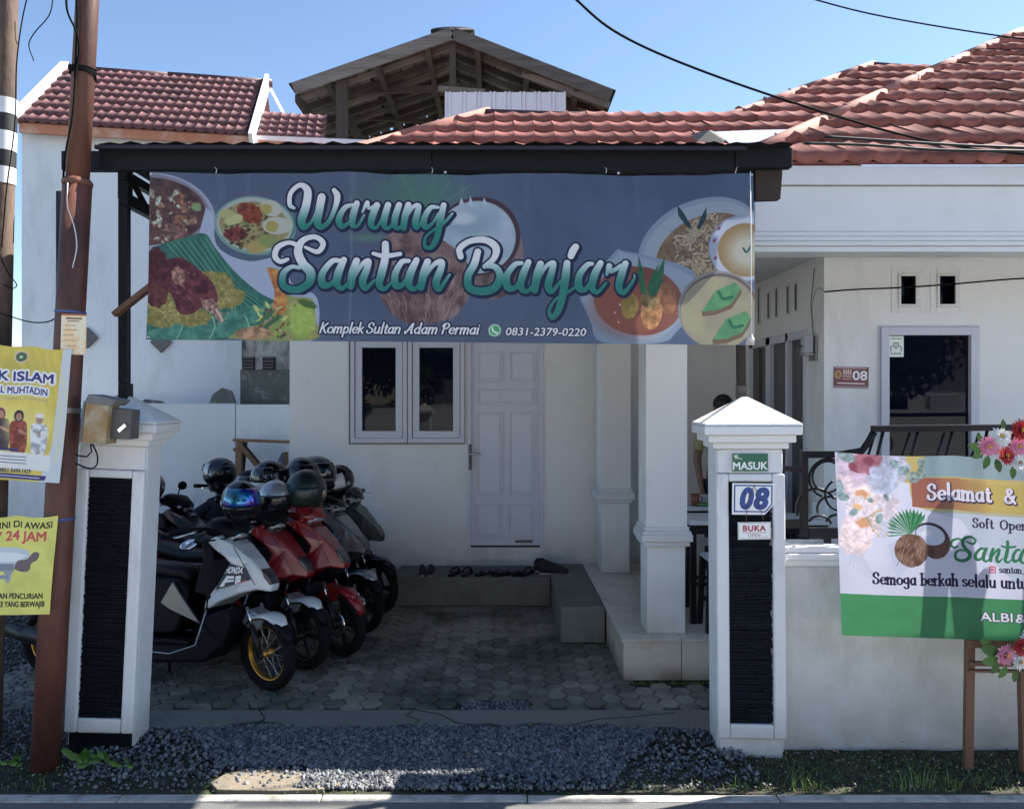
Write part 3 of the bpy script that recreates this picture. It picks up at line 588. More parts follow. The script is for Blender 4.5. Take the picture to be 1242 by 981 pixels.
    for i in range(230):
        a = random.uniform(0, 6.28); q = random.random() ** .5; x = 862 + 46 * q * math.cos(a); y = 300 + 38 * q * math.sin(a); t = random.uniform(0, 6.28); l = random.uniform(4, 8)
        c.line([(x, y), (x + l * math.cos(t), y + l * math.sin(t)), (x + l * math.cos(t + 1.3) * 1.4, y + l * math.sin(t + 1.3) * 1.4)], 0.9, random.choice([(150, 140, 126), (128, 118, 108), (168, 158, 142), (96, 82, 74)]), k=3)
    c.poly([(823, 245), (829, 252), (838, 268), (841, 276), (834, 272), (824, 258)], (38, 62, 72)); c.poly([(859, 247), (858, 262), (850, 276), (846, 274), (851, 262)], (38, 62, 72))
    # milky bowl at the right edge
    c.ellipse(902, 300, 42, 41, (130, 144, 180)); c.ellipse(902, 300, 40, 39, (148, 160, 190)); c.ellipse(905, 302, 34, 33, (124, 108, 84)); c.ellipse(906, 304, 22, 22, (150, 156, 156), soft=9)
    for x, y in ((873, 275), (867, 290), (868, 312)): c.ellipse(x, y, 2.6, 1.6, (120, 70, 100), rot=-60)
    c.line([(902, 300), (906, 305), (911, 298)], 1.2, (44, 78, 80))
    # carrot bowl
    c.poly([(703, 362), (745, 305), (758, 303), (800, 312), (842, 330), (842, 372), (820, 404), (800, 417), (730, 417), (716, 390)], (118, 138, 166), smooth=5)
    c.poly([(706, 364), (748, 308), (760, 306), (838, 334), (836, 372), (800, 410), (760, 410), (722, 388)], (134, 150, 178), smooth=5)
    c.ellipse(774, 365, 54, 43, (122, 84, 80), rot=8, c2=(106, 66, 66), tsc=24); c.ellipse(762, 375, 44, 34, (130, 78, 70), rot=8, soft=10, al=.7)
    c.ellipse(764, 372, 10.5, 16, (136, 118, 70), rot=5, tex=.15); c.ellipse(808, 362, 12, 20, (140, 100, 80), rot=-12, tex=.15)
    c.ellipse(790, 378, 13, 23, (158, 118, 88), rot=3, tex=.2, tsc=5); c.ellipse(788, 364, 11, 10, (116, 102, 76), tex=.25)
    for P in ([(775, 308), (781, 330), (784, 358), (777, 356), (774, 330)], [(807, 309), (804, 340), (796, 358), (786, 358), (794, 336)], [(792, 330), (800, 318), (790, 356), (784, 352)]): c.poly(P, (50, 102, 76), c2=(40, 84, 70), tsc=5)
    for x, y in ((746, 380), (750, 392), (752, 370)): c.ellipse(x, y, 1.3, 1.1, (190, 176, 180))
    # green-cake bowl
    c.ellipse(872, 376, 50, 48, (120, 122, 132)); c.ellipse(873, 377, 48, 46, (92, 84, 92)); c.ellipse(872, 379, 46.5, 44.5, (128, 128, 120), c2=(142, 140, 126), tsc=30)
    for dx, dy in ((0, 0), (13, 35)):
        c.poly([(851 + dx, 378 + dy), (868 + dx, 352 + dy), (892 + dx, 342 + dy), (899 + dx, 350 + dy), (888 + dx, 368 + dy), (870 + dx, 376 + dy)], (84, 138, 104), c2=(70, 122, 96), tsc=10)
        c.poly([(851 + dx, 378 + dy), (870 + dx, 376 + dy), (888 + dx, 368 + dy), (899 + dx, 350 + dy), (900 + dx, 355 + dy), (888 + dx, 374 + dy), (868 + dx, 382 + dy), (852 + dx, 384 + dy)], (96, 84, 78))
        c.line([(872 + dx, 354 + dy), (877 + dx, 362 + dy), (888 + dx, 360 + dy)], 2, (40, 94, 80), k=3)
    c.poly([(908, 400), (916, 372), (916, 419), (905, 419)], (130, 132, 140))
    # lettering
    navy = (30, 36, 70); wht = (224, 230, 248); grn = (44, 122, 118)
    for raw, ox, oy, sc, ya, yb in ((WARUNG, 320, 200, 5.175, 238, 276), (SANTAN, 320, 270, 5.175, 312, 350), (BANJAR, 530, 270, 4.777, 308, 348)):
        ks = trace(raw, ox, oy, sc); ks2 = [[(x + 1.2, y + 1.3, r) for x, y, r in st] for st in ks]
        c.strokes(ks2, navy, out=navy, ow=2.7); c.strokes(ks, wht, out=navy, ow=2.1, grad=(grn, ya, yb))
    x = 386
    for wd, x0, w_ in (('Komplek', 387, 54), ('Sultan', 444, 42), ('Adam', 491, 40), ('Permai', 535, 46)):
        ks = fit(wd, x0, 408.5, w_, 7.6, 1.15, 0.7, slant=.22, wid=.8, sp=.08, serif=False); c.strokes(ks, wht, out=navy, ow=1.7)
    c.poly([(593, 410), (594.5, 404), (599, 409)], (110, 186, 140)); c.ellipse(600, 403.5, 7.6, 7.6, (190, 220, 214)); c.ellipse(600, 403.5, 6.2, 6.2, (72, 160, 118))
    c.line([(597, 400.5), (598.5, 405), (603.5, 407)], 1.3, (205, 230, 222), k=4)
    c.text('0831-2379-0220', 613, 409.5, 97, 9.6, wht, bold=0.6, out=navy, ow=0.09, shear=.18)
    # creases: pale streaks painted in for the light on the folds
    for x in (262, 300, 424, 428, 560, 640, 776): c.line([(x, 208), (x + random.uniform(-6, 8), 230), (x + random.uniform(-4, 6), 255)], 5, (170, 180, 205), al=.05)
    c.line([(424, 240), (425, 330), (423, 416)], 1.5, (150, 160, 190), al=.22)
    return c.material('printed_shop_banner', (0.735, 0.78, 0.88), transl=0.32, rough=0.38, sat=0.98)

# ---- the congratulation banner on the easel (u 0..430, v 0..222)
def art_easel():
    c = Cv(0, 0, 430, 222, 3.0, (196, 200, 236)); n = noise(c.h, c.w, 200, 8, 3)[..., None]; c.a = c.a * (0.95 + .1 * n)
    c.poly([(60, 0), (430, 0), (430, 34), (98, 34), (60, 30)], (184, 168, 110)); c.poly([(108, 0), (430, 0), (430, 26), (108, 26)], (130, 156, 176))
    g0 = [(88, 22), (120, 28), (150, 33), (430, 33), (430, 70), (150, 70), (112, 66), (92, 58)]
    c.poly(g0, (180, 162, 96), smooth=3); q = c.win(86, 18, 232, 74); sl, X, Y = q
    t = np.clip((X - 120) / 70, 0, 1); m = ((Y > 26 + (X - 88) * .03) & (Y < 62 + (X - 88) * .07) & (X > 91)).astype(float) * (1 - t) * np.ones_like(Y); c.put(sl, m, (152, 92, 84))
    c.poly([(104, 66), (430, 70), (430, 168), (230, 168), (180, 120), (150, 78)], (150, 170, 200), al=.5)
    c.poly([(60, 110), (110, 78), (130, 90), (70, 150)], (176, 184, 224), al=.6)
    # painted flowers at the left
    fl = [(20, 105, 16, (226, 206, 222), None), (58, 62, 14, (216, 206, 232), None), (30, 50, 16, (230, 214, 226), (206, 150, 120)), (70, 14, 16, (176, 180, 222), None), (26, 16, 20, (196, 176, 214), (126, 66, 92)), (40, 8, 14, (160, 100, 124), (126, 66, 92)), (8, 42, 12, (214, 196, 220), None), (30, 84, 18, (226, 206, 226), (206, 150, 120)), (56, 30, 15, (176, 186, 226), None), (24, 66, 12, (214, 206, 232), (220, 176, 140))]
    for x, y, r_, c1, c2 in [(x, y, r_ * 1.25, c1, c2) for x, y, r_, c1, c2 in fl]:
        for k in range(7):
            a = k * .9 + x; c.ellipse(x + r_ * .45 * math.cos(a), y + r_ * .45 * math.sin(a), r_ * .62, r_ * .42, c1, rot=math.degrees(a), tex=.10, tsc=6, al=.9, soft=1.0); c.line([(x, y), (x + r_ * .9 * math.cos(a), y + r_ * .9 * math.sin(a))], .35, (150, 130, 170), al=.5, k=2)
        if c2: c.ellipse(x, y, r_ * .38, r_ * .3, c2, wob=.25, tsc=4, soft=1.2)
    for x, y, a, b, r_ in ((14, 4, 11, 7, 20), (3, 44, 6, 10, 0), (8, 54, 8, 5, 10), (82, 18, 7, 6, 0), (94, 26, 7, 7, 0), (72, 10, 6, 5, 0), (60, 52, 5, 3, 60), (50, 78, 4, 7, 20), (66, 84, 4, 7, -10), (20, 72, 4, 6, 40), (40, 56, 4, 3, 30), (104, 20, 6, 8, 10), (104, 8, 5, 6, 0)):
        c.ellipse(x, y, a, b, (116, 146, 160), rot=r_, tex=.2, tsc=4, al=.85)
    for k in range(9): c.line([(10 + k * 2, 112 + k), (14 + k * 3, 126 + k * 2), (12 + k * 5, 138 + k * 3)], .3, (130, 144, 180), al=.5, k=4)
    for k in range(14): a = random.uniform(0, 6.28); c.line([(34, 78), (52 + 12 * math.cos(a), 84 + 16 * math.sin(a))], .35, (130, 150, 150), al=.6, k=2); c.ellipse(52 + 12 * math.cos(a), 84 + 16 * math.sin(a), 1.4, 1.4, (204, 170, 130))
    # coconut
    for i in range(15):
        a = R(-185 + i * 9.5); c.poly([(88, 96), (88 + 25 * math.cos(a - .05), 96 + 27 * math.sin(a - .05)), (88 + 30 * math.cos(a), 96 + 32 * math.sin(a)), (89 + 24 * math.cos(a + .07), 97 + 26 * math.sin(a + .07))], (40, 110, 80) if i % 2 else (70, 140, 96))
    c.ellipse(118, 106, 18, 20, (110, 78, 74), rot=-10, c2=(78, 52, 54), tsc=5, ax=(1, .3)); c.ellipse(113, 96, 20, 14, (50, 44, 60), rot=16); c.ellipse(112, 97, 18.3, 12, (180, 190, 226), rot=16); c.ellipse(106, 95, 7, 4, (206, 212, 236), soft=2)
    c.ellipse(88, 116, 20.5, 20.5, (138, 108, 100), c2=(92, 64, 62), tsc=5, ax=(.6, .6), wob=.04)
    for i in range(50): x = random.gauss(88, 8); y = random.gauss(115, 8); c.line([(x, y), (x - 3, y + 6)], .4, (170, 140, 126) if i % 2 else (70, 46, 48), al=.6, k=2)
    navy = (30, 28, 66); wht = (205, 204, 236)
    ks = fit('Selamat', 110, 53.5, 79, 11.0, 2.0, 1.0, sp=.18); c.strokes([[(x + .8, y + 1.0, r) for x, y, r in k] for k in ks], (60, 44, 80), out=(60, 44, 80), ow=1.0); c.strokes(ks, wht)
    ks, _ = glyphs('&', 203, 54, 10.0, 1.9, 1.0); c.strokes([[(x + .8, y + 1, r) for x, y, r in k] for k in ks], (60, 44, 80), out=(60, 44, 80), ow=1.0); c.strokes(ks, wht)
    ks = fit('Soft', 164, 86, 26, 6.6, 1.15, .55, sp=.2); c.strokes(ks, (48, 42, 74)); ks = fit('Opening', 197, 86.5, 56, 6.6, 1.15, .55, sp=.2); c.strokes(ks, (48, 42, 74))
    ks = [[(137 + (x - 332) * .51, 98 + (y - 287) * .44, r * .44) for x, y, r in st] for st in trace(SANTAN, 320, 270, 5.175)]
    ks += [[(137 + 131 + (x - 556) * .51, 98 + (y - 287) * .44, r * .44) for x, y, r in st] for st in trace(BANJAR, 530, 270, 4.777)]
    c.strokes(ks, (44, 116, 84))
    c.poly([(182, 132), (190, 132), (190, 140.5), (182, 140.5)], (196, 96, 140)); c.poly([(183.5, 133.5), (188.5, 133.5), (188.5, 139), (183.5, 139)], (222, 200, 226)); c.ellipse(186, 136.3, 1.7, 1.7, (180, 90, 150))
    ks = fit('santan', 194, 139.5, 28, 4.6, .8, .4, sp=.15); c.strokes(ks, (40, 36, 70)); ks = fit('_b', 222, 139.5, 10, 4.6, .8, .4, sp=.15); c.strokes(ks, (40, 36, 70))
    x = 40
    for wd, x0, w_ in (('Semoga', 40, 54), ('berkah', 99, 46), ('selalu', 149, 42), ('untuk', 196, 42)):
        ks = fit(wd, x0, 158 , w_, 8.0, 1.45, .65, sp=.16); c.strokes(ks, navy)
    q = c.win(0, 172, 430, 222); sl, X, Y = q; n = noise(Y.shape[0], X.shape[1], 60, 4)[..., None]; c.put(sl, ((Y > 171.5) * np.ones_like(X)).astype(float), np.array((62, 136, 96)) / 255 * (0.94 + .12 * n))
    c.text('ALBI', 169, 199, 39, 10.5, (206, 208, 236), bold=1.4, out=(40, 60, 70), ow=.05); c.text('&', 212, 199.5, 13, 10.5, (206, 208, 236), bold=1.4, out=(40, 60, 70), ow=.05)
    return c.material('printed_easel_banner', (0.86, 0.88, 0.98), transl=0.6, rough=0.4, sat=0.9)

def art_school():                     # tall yellow poster, photograph pixels -90..88 x 418..585
    c = Cv(-60, 418, 88, 586, 4.0, (166, 156, 72)); n = noise(c.h, c.w, 160, 4, 4)[..., None]; c.a *= .88 + .24 * n
    yel = (170, 160, 76); c.poly([(78, 418), (88, 418), (88, 586), (60, 586), (72, 540)], (158, 172, 196))
    for i in range(5): c.line([(20 + i * 12, 420), (50 + i * 10, 500), (30 + i * 12, 560)], 3, (190, 182, 96), al=.2)
    c.ellipse(27, 431, 7.6, 7.6, (170, 176, 176)); c.ellipse(27, 431, 6.2, 6.2, (110, 84, 76)); c.ellipse(27, 431, 4.6, 4.6, (40, 92, 70)); c.ellipse(27, 431, 2, 2, (150, 170, 150))
    nav = (42, 40, 110); w_ = (205, 210, 226)
    for t, x, y, a, h_ in (('DIDIK ISLAM', -38, 461, 107, 11.5), ('HUTUL JALAL MUHTADIN', -50, 477, 113, 8.5)):
        c.text(t, x, y, a, h_, w_, bold=4.0, out=w_, ow=.12); c.text(t, x, y, a, h_, nav, bold=1.4)
    c.text('Kompeten, Profesional', 0, 485, 64, 4.6, (150, 130, 60), bold=1, out=(210, 205, 170), ow=.05)
    def fig(x, y, s_, cloth, head, face, lower):
        c.ellipse(x, y - 2 * s_, 16 * s_, 26 * s_, (196, 190, 120), soft=5, al=.6)
        c.poly([(x - 9 * s_, y + 30 * s_), (x - 11 * s_, y + 2 * s_), (x - 7 * s_, y - 7 * s_), (x + 7 * s_, y - 7 * s_), (x + 11 * s_, y + 2 * s_), (x + 9 * s_, y + 30 * s_)], cloth, smooth=3, tex=.25, tsc=6)
        c.ellipse(x, y - 13 * s_, 5.6 * s_, 7.2 * s_, head); c.ellipse(x, y - 12 * s_, 3.6 * s_, 4.8 * s_, face)
        c.ellipse(x + 4 * s_, y + 6 * s_, 6 * s_, 2 * s_, face, rot=25)
    fig(6, 516, 1.0, (60, 52, 64), (92, 50, 70), (150, 110, 100), 0); fig(-24, 516, 1.0, (80, 70, 90), (60, 50, 60), (150, 110, 100), 0)
    fig(28, 519, 1.05, (112, 52, 48), (44, 36, 50), (140, 104, 98), 0)
    fig(55, 520, 1.0, (164, 174, 196), (150, 150, 156), (140, 104, 90), 0); c.ellipse(55, 503, 5.6, 3, (180, 184, 196)); c.ellipse(62, 525, 5, 4, (176, 182, 200))
    c.poly([(-60, 548), (72, 552), (72, 572), (-60, 572)], (176, 184, 200)); c.poly([(-60, 545), (30, 546), (28, 549), (-60, 548)], nav)
    for y in (555, 559, 563): c.line([(-20, y), (40, y + 1.5)], .6, (90, 96, 120)); 
    c.text('WA : 0821 5494 1429', -12, 576, 60, 5, (50, 50, 84), bold=1)
    c.poly([(-60, 577), (69, 578), (67, 584), (-60, 583)], nav); c.line([(5, 580.4), (60, 581.2)], .5, (170, 176, 210))
    return c.material('printed_school_poster', (0.50, 0.55, 0.68), transl=.1)

def art_cctv():
    c = Cv(-80, 625, 70, 746, 4.0, (172, 176, 96)); n = noise(c.h, c.w, 120, 6, 4)[..., None]; c.a *= .9 + .2 * n; blk = (30, 34, 30)
    c.text('KOMPLEK INI DI AWASI', -52, 639, 115, 7.8, blk, bold=1.3); c.text('CCTV 24 JAM', -42, 654.5, 99, 11.5, (160, 62, 70), bold=1.5)
    c.poly([(-40, 660), (0, 662), (38, 666), (40, 676), (24, 683), (20, 690), (-40, 680)], (150, 164, 190)); c.poly([(-40, 664), (36, 672), (24, 682), (-40, 677)], (176, 190, 210)); c.poly([(-40, 680), (20, 684), (20, 693), (-40, 690)], (96, 108, 134))
    c.poly([(20, 690), (24, 680), (36, 677), (44, 668), (51, 670), (49, 678), (42, 682), (40, 691), (30, 693)], (84, 76, 88), smooth=3); c.poly([(6, 690), (20, 692), (17, 697), (8, 696)], (110, 122, 150)); c.ellipse(13, 700, 4, 7, (118, 132, 160)); c.poly([(-40, 697), (14, 697), (14, 702), (-40, 702)], (104, 116, 146))
    c.text('TINDAKAN PENCURIAN', -26, 726, 85, 6.6, blk, bold=1.4); c.text('KE YANG BERWAJIB', 2, 736, 60, 6.6, blk, bold=1.4)
    return c.material('printed_cctv_poster', (0.48, 0.53, 0.66), transl=.08)

def art_small(name, w_, h_, fn, illum=(0.5, 0.55, 0.68), bgc=(200, 205, 215), S=6, rough=.4):
    c = Cv(0, 0, w_, h_, S, bgc); fn(c); return c.material(name, illum, rough=rough)
def f_masuk(c):
    c.text('MASUK', 1.2, 19.6, 42, 9.2, (214, 218, 224), bold=1.0); c.line([(2, 2.5), (7, 2.2), (3, 4), (8, 5), (4, 6)], .45, (170, 190, 186), k=3); c.line([(8, 6), (12, 6.5)], .4, (170, 190, 186))
def f_num(c):
    b = (34, 58, 128); c.poly([(0, 0), (50, 0), (50, 26), (38, 39), (0, 39)], (196, 204, 220)); c.poly([(2, 2), (48, 2), (48, 26), (40, 36), (2, 36)], b); c.poly([(3.6, 3.6), (46.4, 3.6), (46.4, 26), (39, 34.4), (3.6, 34.4)], (178, 190, 212))
    c.text('0', 9, 31, 13, 25, b, bold=2.4, shear=.16); c.text('8', 26, 31, 14, 25, b, bold=2.4, shear=.16)
def f_buka(c):
    for a, cc in ((0.6, (100, 70, 90)), (1.2, (202, 206, 216))): c.poly([(a, a), (40 - a, a), (40 - a, 21 - a), (a, 21 - a)], cc)
    c.text('BUKA', 6.4, 10.6, 27, 6.6, (130, 32, 50), bold=1.6, space=1.1); c.line([(6, 12.6), (34, 12.6)], .35, (150, 90, 110)); c.text('OPEN', 12.4, 18.2, 14.5, 4.2, (110, 60, 84), bold=.5, space=1.1); c.line([(30, 18), (36, 18)], .3, (150, 120, 130))
def f_house(c):
    c.a[:] = np.array((96, 60, 72)) / 255; c.ellipse(5.5, 9, 4.2, 5, (150, 120, 84)); c.ellipse(5.5, 9, 2.4, 3, (120, 84, 64)); c.text('08', 23, 15, 17, 10.5, (206, 206, 214), bold=.9)
    for x in range(4): c.poly([(11.5 + x * 2.6, 3 + x % 2), (13.2 + x * 2.6, 3), (13.2 + x * 2.6, 9), (11.5 + x * 2.6, 9)], (176, 160, 168))
    c.line([(11, 11), (21, 11)], .6, (170, 150, 160)); c.line([(11, 14), (21, 14)], .5, (160, 140, 150)); c.line([(2, 1.2), (39, 1.6)], .4, (170, 160, 166)); c.line([(5, 19), (37, 19.4)], .7, (190, 176, 184)); c.poly([(0, 22.4), (42, 22.4), (42, 25), (0, 25)], (120, 112, 124))
def f_win(c):
    c.poly([(1, 1), (17, 1), (17, 24), (1, 24)], (176, 188, 196)); g = (84, 100, 116); c.line([(3.5, 3.3), (14.5, 3.3)], .5, g); c.line([(3, 18), (3, 13), (6, 12), (6, 9), (8, 8), (9, 9.5), (10, 8), (12, 9), (12, 12), (15, 13), (15, 18)], .6, g, k=2)
    c.ellipse(9, 13, 2.4, 2.6, (120, 140, 150))
    for x in (4, 7.4, 10.4, 13.6): c.ellipse(x, 21, 1.1, 1.1, g)
def f_label(c):
    c.a[:] = np.array((178, 176, 168)) / 255
    n = noise(c.h, c.w, 60, 9, 3)[..., None]; c.a = c.a * (1 - .5 * (n > .55)) + np.array((190, 150, 100)) / 255 * .5 * (n > .55); c.line([(6, 5), (24, 5)], .9, (90, 60, 50)); c.line([(8, 8), (21, 8)], .6, (110, 80, 60))
    for y in (13, 18, 24, 30, 36, 41): c.line([(3, y), (random.uniform(10, 26), y)], .4, (120, 110, 110)); 
    c.poly([(0, 0), (30, 0), (30, 2), (0, 2)], (150, 90, 60))
def f_scoot(c):
    c.text('HONDA', 1.5, 7, 19, 4.6, (206, 212, 222), bold=1.6, space=1.05); c.text('FI', 4, 17, 12, 7.5, (214, 216, 228), bold=3, shear=.3); c.line([(15, 17), (21, 15)], .7, (150, 50, 70))
# ================================================================== THE GROUND
def sheet(name, x0, x1, y0, y1, z, m, nx=1, ny=1, bumpf=None):
    vs = []; fs = []
    for j in range(ny + 1):
        for i in range(nx + 1):
            x = x0 + (x1 - x0) * i / nx; y = y0 + (y1 - y0) * j / ny; vs.append((x, y, z + (bumpf(x, y) if bumpf else 0)))
    for j in range(ny):
        for i in range(nx): a = j * (nx + 1) + i; fs.append((a, a + 1, a + nx + 2, a + nx + 1))
    b = MB(); b.add(vs, fs, 0, bool(bumpf)); o = b.build(name, m); tag(o, kind='structure'); return o
def hn(x, y, s=1.0): return math.sin(x * 2.1 * s + 1.3) * math.cos(y * 1.7 * s + .4) * .5 + math.sin(x * 5.3 * s + y * 3.9 * s) * .25 + math.sin(x * 11 * s - y * 13 * s + 2) * .15
sheet('ground', -400, 400, -300, 600, -0.06, 'soil')
sheet('verge_soil', -9, 9, 3.90, 4.98, -0.012, 'soil', 180, 22, lambda x, y: 0.012 * hn(x, y, 2.2))
sheet('side_yard_soil', -9, -2.2, 4.98, 9.6, -0.03, 'soil', 40, 30, lambda x, y: 0.012 * hn(x, y, 2))
sheet('road', -60, 60, -3.2, 3.85, -0.001, 'asphalt')
kerb = MB(); x = -9.0
while x < 9: l = random.uniform(.9, 1.5); kerb.box(x, x + l - .006, 3.842 + random.uniform(-.005, .005), 3.908 + random.uniform(-.004, .004), -.06, .006 + random.uniform(-.002, .002)); x += l
tag(kerb.build('road_edge_kerb', 'line_white', bevel=.006), kind='structure')
sheet('fill_light_verge', -60, 60, -60, -3.2, -0.01, 'fill_light_ground')  # unseen ground kept pale to bounce sunlight onto the shaded walls

# concrete lip with a broken front edge
lip = MB(); xs = [-2.35 + i * .1 for i in range(39)]
fr = [4.70 + .035 * math.sin(x * 3.1) + random.uniform(-.03, .03) for x in xs]
for a, b_ in ((8, 12), (19, 27)):
    for i in range(a, b_): fr[i] += random.uniform(.03, .09)
pts = [(x, y) for x, y in zip(xs, fr)] + [(xs[-1], 4.98), (xs[0], 4.98)]
lip.prism(pts, -.08, 0.004, 'z'); lipo = lip.build('concrete_lip', 'concrete', bevel=.006); tag(lipo, kind='structure')
crk = MB()
for P in ([(-.52, 4.98), (-.56, 4.88), (-.47, 4.82), (-.55, 4.69)], [(-.52, 4.98), (-.35, 4.90), (-.25, 4.78), (-.1, 4.73)], [(-1.5, 4.98), (-1.42, 4.84), (-1.46, 4.73)], [(.45, 4.75), (.62, 4.83), (.8, 4.86), (1.1, 4.93)]):
    for a, b_ in zip(P, P[1:]): crk.bar((a[0], a[1], .0045), (b_[0], b_[1], .0045), .007, .003)
crk.build('crack', 'black_gap', lipo)
slabs = MB()
for cx_, cy_, s_, r_ in ((-1.52, 4.66, .10, .3), (-.62, 4.66, .12, 1.1), (.12, 4.68, .09, 2)):
    slabs.prism([(cx_ + s_ * math.cos(r_ + a) * random.uniform(.7, 1.2), cy_ + s_ * .6 * math.sin(r_ + a)) for a in (0, 1.3, 2.4, 3.6, 5)], -.02, .012, 'z')
slabs.build('broken_slab', 'concrete', lipo, bevel=.004)

# hexagon pavers
drive = sheet('driveway', -3.6, 1.7, 4.98, 8.1, -0.018, 'sand'); drive.name = 'paved_driveway'
RH = .080
hexm = []
for k in range(6):
    b = MB(); rr = RH - .003
    b.prism([(rr * math.cos(i * math.pi / 3), rr * math.sin(i * math.pi / 3)) for i in range(6)], -.03, 0, 'z')
    for i in range(len(b.v)):
        v = b.v[i]
        if v[2] == 0: b.v[i] = (v[0] * .965, v[1] * .965, random.uniform(-.0015, .0015))
    hexm.append(b.mesh('paver', 'paver', bevel=.004, seg=1))
cand = []
for i in range(-31, 15):
    for j in range(0, 25):
        x = i * 1.5 * RH + .03; y = 5.04 + j * math.sqrt(3) * RH + (math.sqrt(3) * RH / 2 if i % 2 else 0)
        if x < -3.55 or x > 1.6 or y > 8.0: continue
        if x > .92 and y > 5.44: continue
        if x > .60 and y > 6.42: continue
        if x > -1.1 and y > 7.58: continue
        if abs(x + .02) < .22 and 5.0 < y < 5.12: continue
        cand.append((x, y))
cand.sort(key=lambda p: p[1] + (1.2 if p[0] < -1.9 else 0))
def hz(x, y): return -.002 + .006 * hn(x, y, 1.1) + random.uniform(-.003, .003)
for x, y in cand[:298]:
    m_ = Matrix.Translation((x, y, hz(x, y))) @ Euler((random.gauss(0, .012), random.gauss(0, .012), random.gauss(0, .02) + math.pi / 3 * random.randint(0, 5))).to_matrix().to_4x4()
    inst(random.choice(hexm), 'paver', drive, m_)
rest = MB()
for x, y in cand[298:]:
    z = hz(x, y) ; rr = RH - .005
    rest.prism([(x + rr * math.cos(i * math.pi / 3), y + rr * math.sin(i * math.pi / 3)) for i in range(6)], -.03, z, 'z')
tag(rest.build('distant_pavers', 'paver', drive), kind='stuff')

# gravel: crushed stones in one mesh
def stones(name, spots, size, m, label, hf, smin=.5, smax=1.4):
    base = np.array([(0, 0, 1), (.9, .1, .15), (.2, .85, .2), (-.8, .45, .1), (-.6, -.7, .25), (.4, -.85, .1), (0, 0, -.7)]); F_ = [(0, 1, 2), (0, 2, 3), (0, 3, 4), (0, 4, 5), (0, 5, 1), (6, 2, 1), (6, 3, 2), (6, 4, 3), (6, 5, 4), (6, 1, 5)]
    n = len(spots); r = np.random.RandomState(3); V = np.repeat(base[None], n, 0) * r.uniform(.7, 1.3, (n, 7, 3)) * (size * r.uniform(smin, smax, (n, 1, 1))) * r.uniform(.6, 1.3, (n, 1, 3))
    q = r.normal(size=(n, 4)); q /= np.linalg.norm(q, axis=1)[:, None]; w_, x, y, z = q.T
    Rm = np.stack([np.stack([1 - 2 * (y * y + z * z), 2 * (x * y - z * w_), 2 * (x * z + y * w_)], 1), np.stack([2 * (x * y + z * w_), 1 - 2 * (x * x + z * z), 2 * (y * z - x * w_)], 1), np.stack([2 * (x * z - y * w_), 2 * (y * z + x * w_), 1 - 2 * (x * x + y * y)], 1)], 1)
    V = np.einsum('nij,nkj->nki', Rm, V); S = np.array(spots); H_ = np.array([hf(a, b) for a, b in spots]) + r.uniform(-.004, .008, n); V[:, :, 0] += S[:, 0:1]; V[:, :, 1] += S[:, 1:2]; V[:, :, 2] += H_[:, None]
    me = bpy.data.meshes.new(name); FF = (np.array(F_)[None] + 7 * np.arange(n)[:, None, None]).reshape(-1, 3)
    me.vertices.add(n * 7); me.vertices.foreach_set('co', V.reshape(-1).astype(np.float32)); me.loops.add(FF.size); me.loops.foreach_set('vertex_index', FF.ravel().astype(np.int32)); me.polygons.add(len(FF)); me.polygons.foreach_set('loop_start', (np.arange(len(FF)) * 3).astype(np.int32))
    try: me.polygons.foreach_set('loop_total', np.full(len(FF), 3, np.int32))
    except Exception: pass
    # per-stone tint
    at = me.color_attributes.new('tint', 'FLOAT_COLOR', 'POINT'); tv = np.repeat(r.rand(n), 7); ca = np.ones((n * 7, 4), np.float32); ca[:, :3] = tv[:, None]; at.data.foreach_set('color', ca.ravel())
    me.update(calc_edges=True); me.validate(); me.materials.append(m); o = bpy.data.objects.new(name, me); col.objects.link(o); tag(o, label=label, kind='stuff'); o['category'] = 'gravel'; return o
def tint_mat(name, lo, hi, rough=.85):
    m = bpy.data.materials.new(name); m.use_nodes = True; N = m.node_tree.nodes; L = m.node_tree.links; b = N['Principled BSDF']
    a = N.new('ShaderNodeAttribute'); a.attribute_name = 'tint'; r = N.new('ShaderNodeValToRGB'); L.new(a.outputs['Fac'], r.inputs[0]); r.color_ramp.elements[0].color = (*lo, 1); r.color_ramp.elements[1].color = (*hi, 1)
    tc = N.new('ShaderNodeTexCoord'); n = N.new('ShaderNodeTexNoise'); n.inputs['Scale'].default_value = 90; L.new(tc.outputs['Object'], n.inputs[0]); mx = N.new('ShaderNodeMix'); mx.data_type = 'RGBA'; mx.blend_type = 'MULTIPLY'; mx.inputs[0].default_value = .5
    L.new(r.outputs[0], mx.inputs[6]); L.new(n.outputs[0], mx.inputs[7]); L.new(mx.outputs[2], b.inputs['Base Color']); b.inputs['Roughness'].default_value = rough; return m
gm = tint_mat('crushed_stone', (0.035, 0.040, 0.05), (0.31, 0.32, 0.335))
def ghill(x, y): return .0 + .022 * max(0, 1 - abs(y - 4.5) / .3) + .008 * hn(x, y, 2.5)
sp = []
while len(sp) < 26000:
    x = random.uniform(-2.25, 1.35); y = random.uniform(3.97, 4.78)
    d = 0.0
    if y < 4.10 + .06 * hn(x, 0, 2) and not (-1.0 < x < -.25) and random.random() > .30: continue
    if x < -1.9 + (4.8 - y) * .7 and random.random() > .16: continue
    if x > 1.0 - (4.8 - y) * .45 + .1 * hn(0, y, 3) and random.random() > .12: continue
    if y > 4.70 + .04 * hn(x, 3, 3): continue
    if -1.45 < x < -1.0 and y < 4.22 and random.random() > .15: continue
    sp.append((x, y))
stones('gravel', sp, .0128, gm, 'blue grey crushed stone strip between the road and the driveway', ghill)
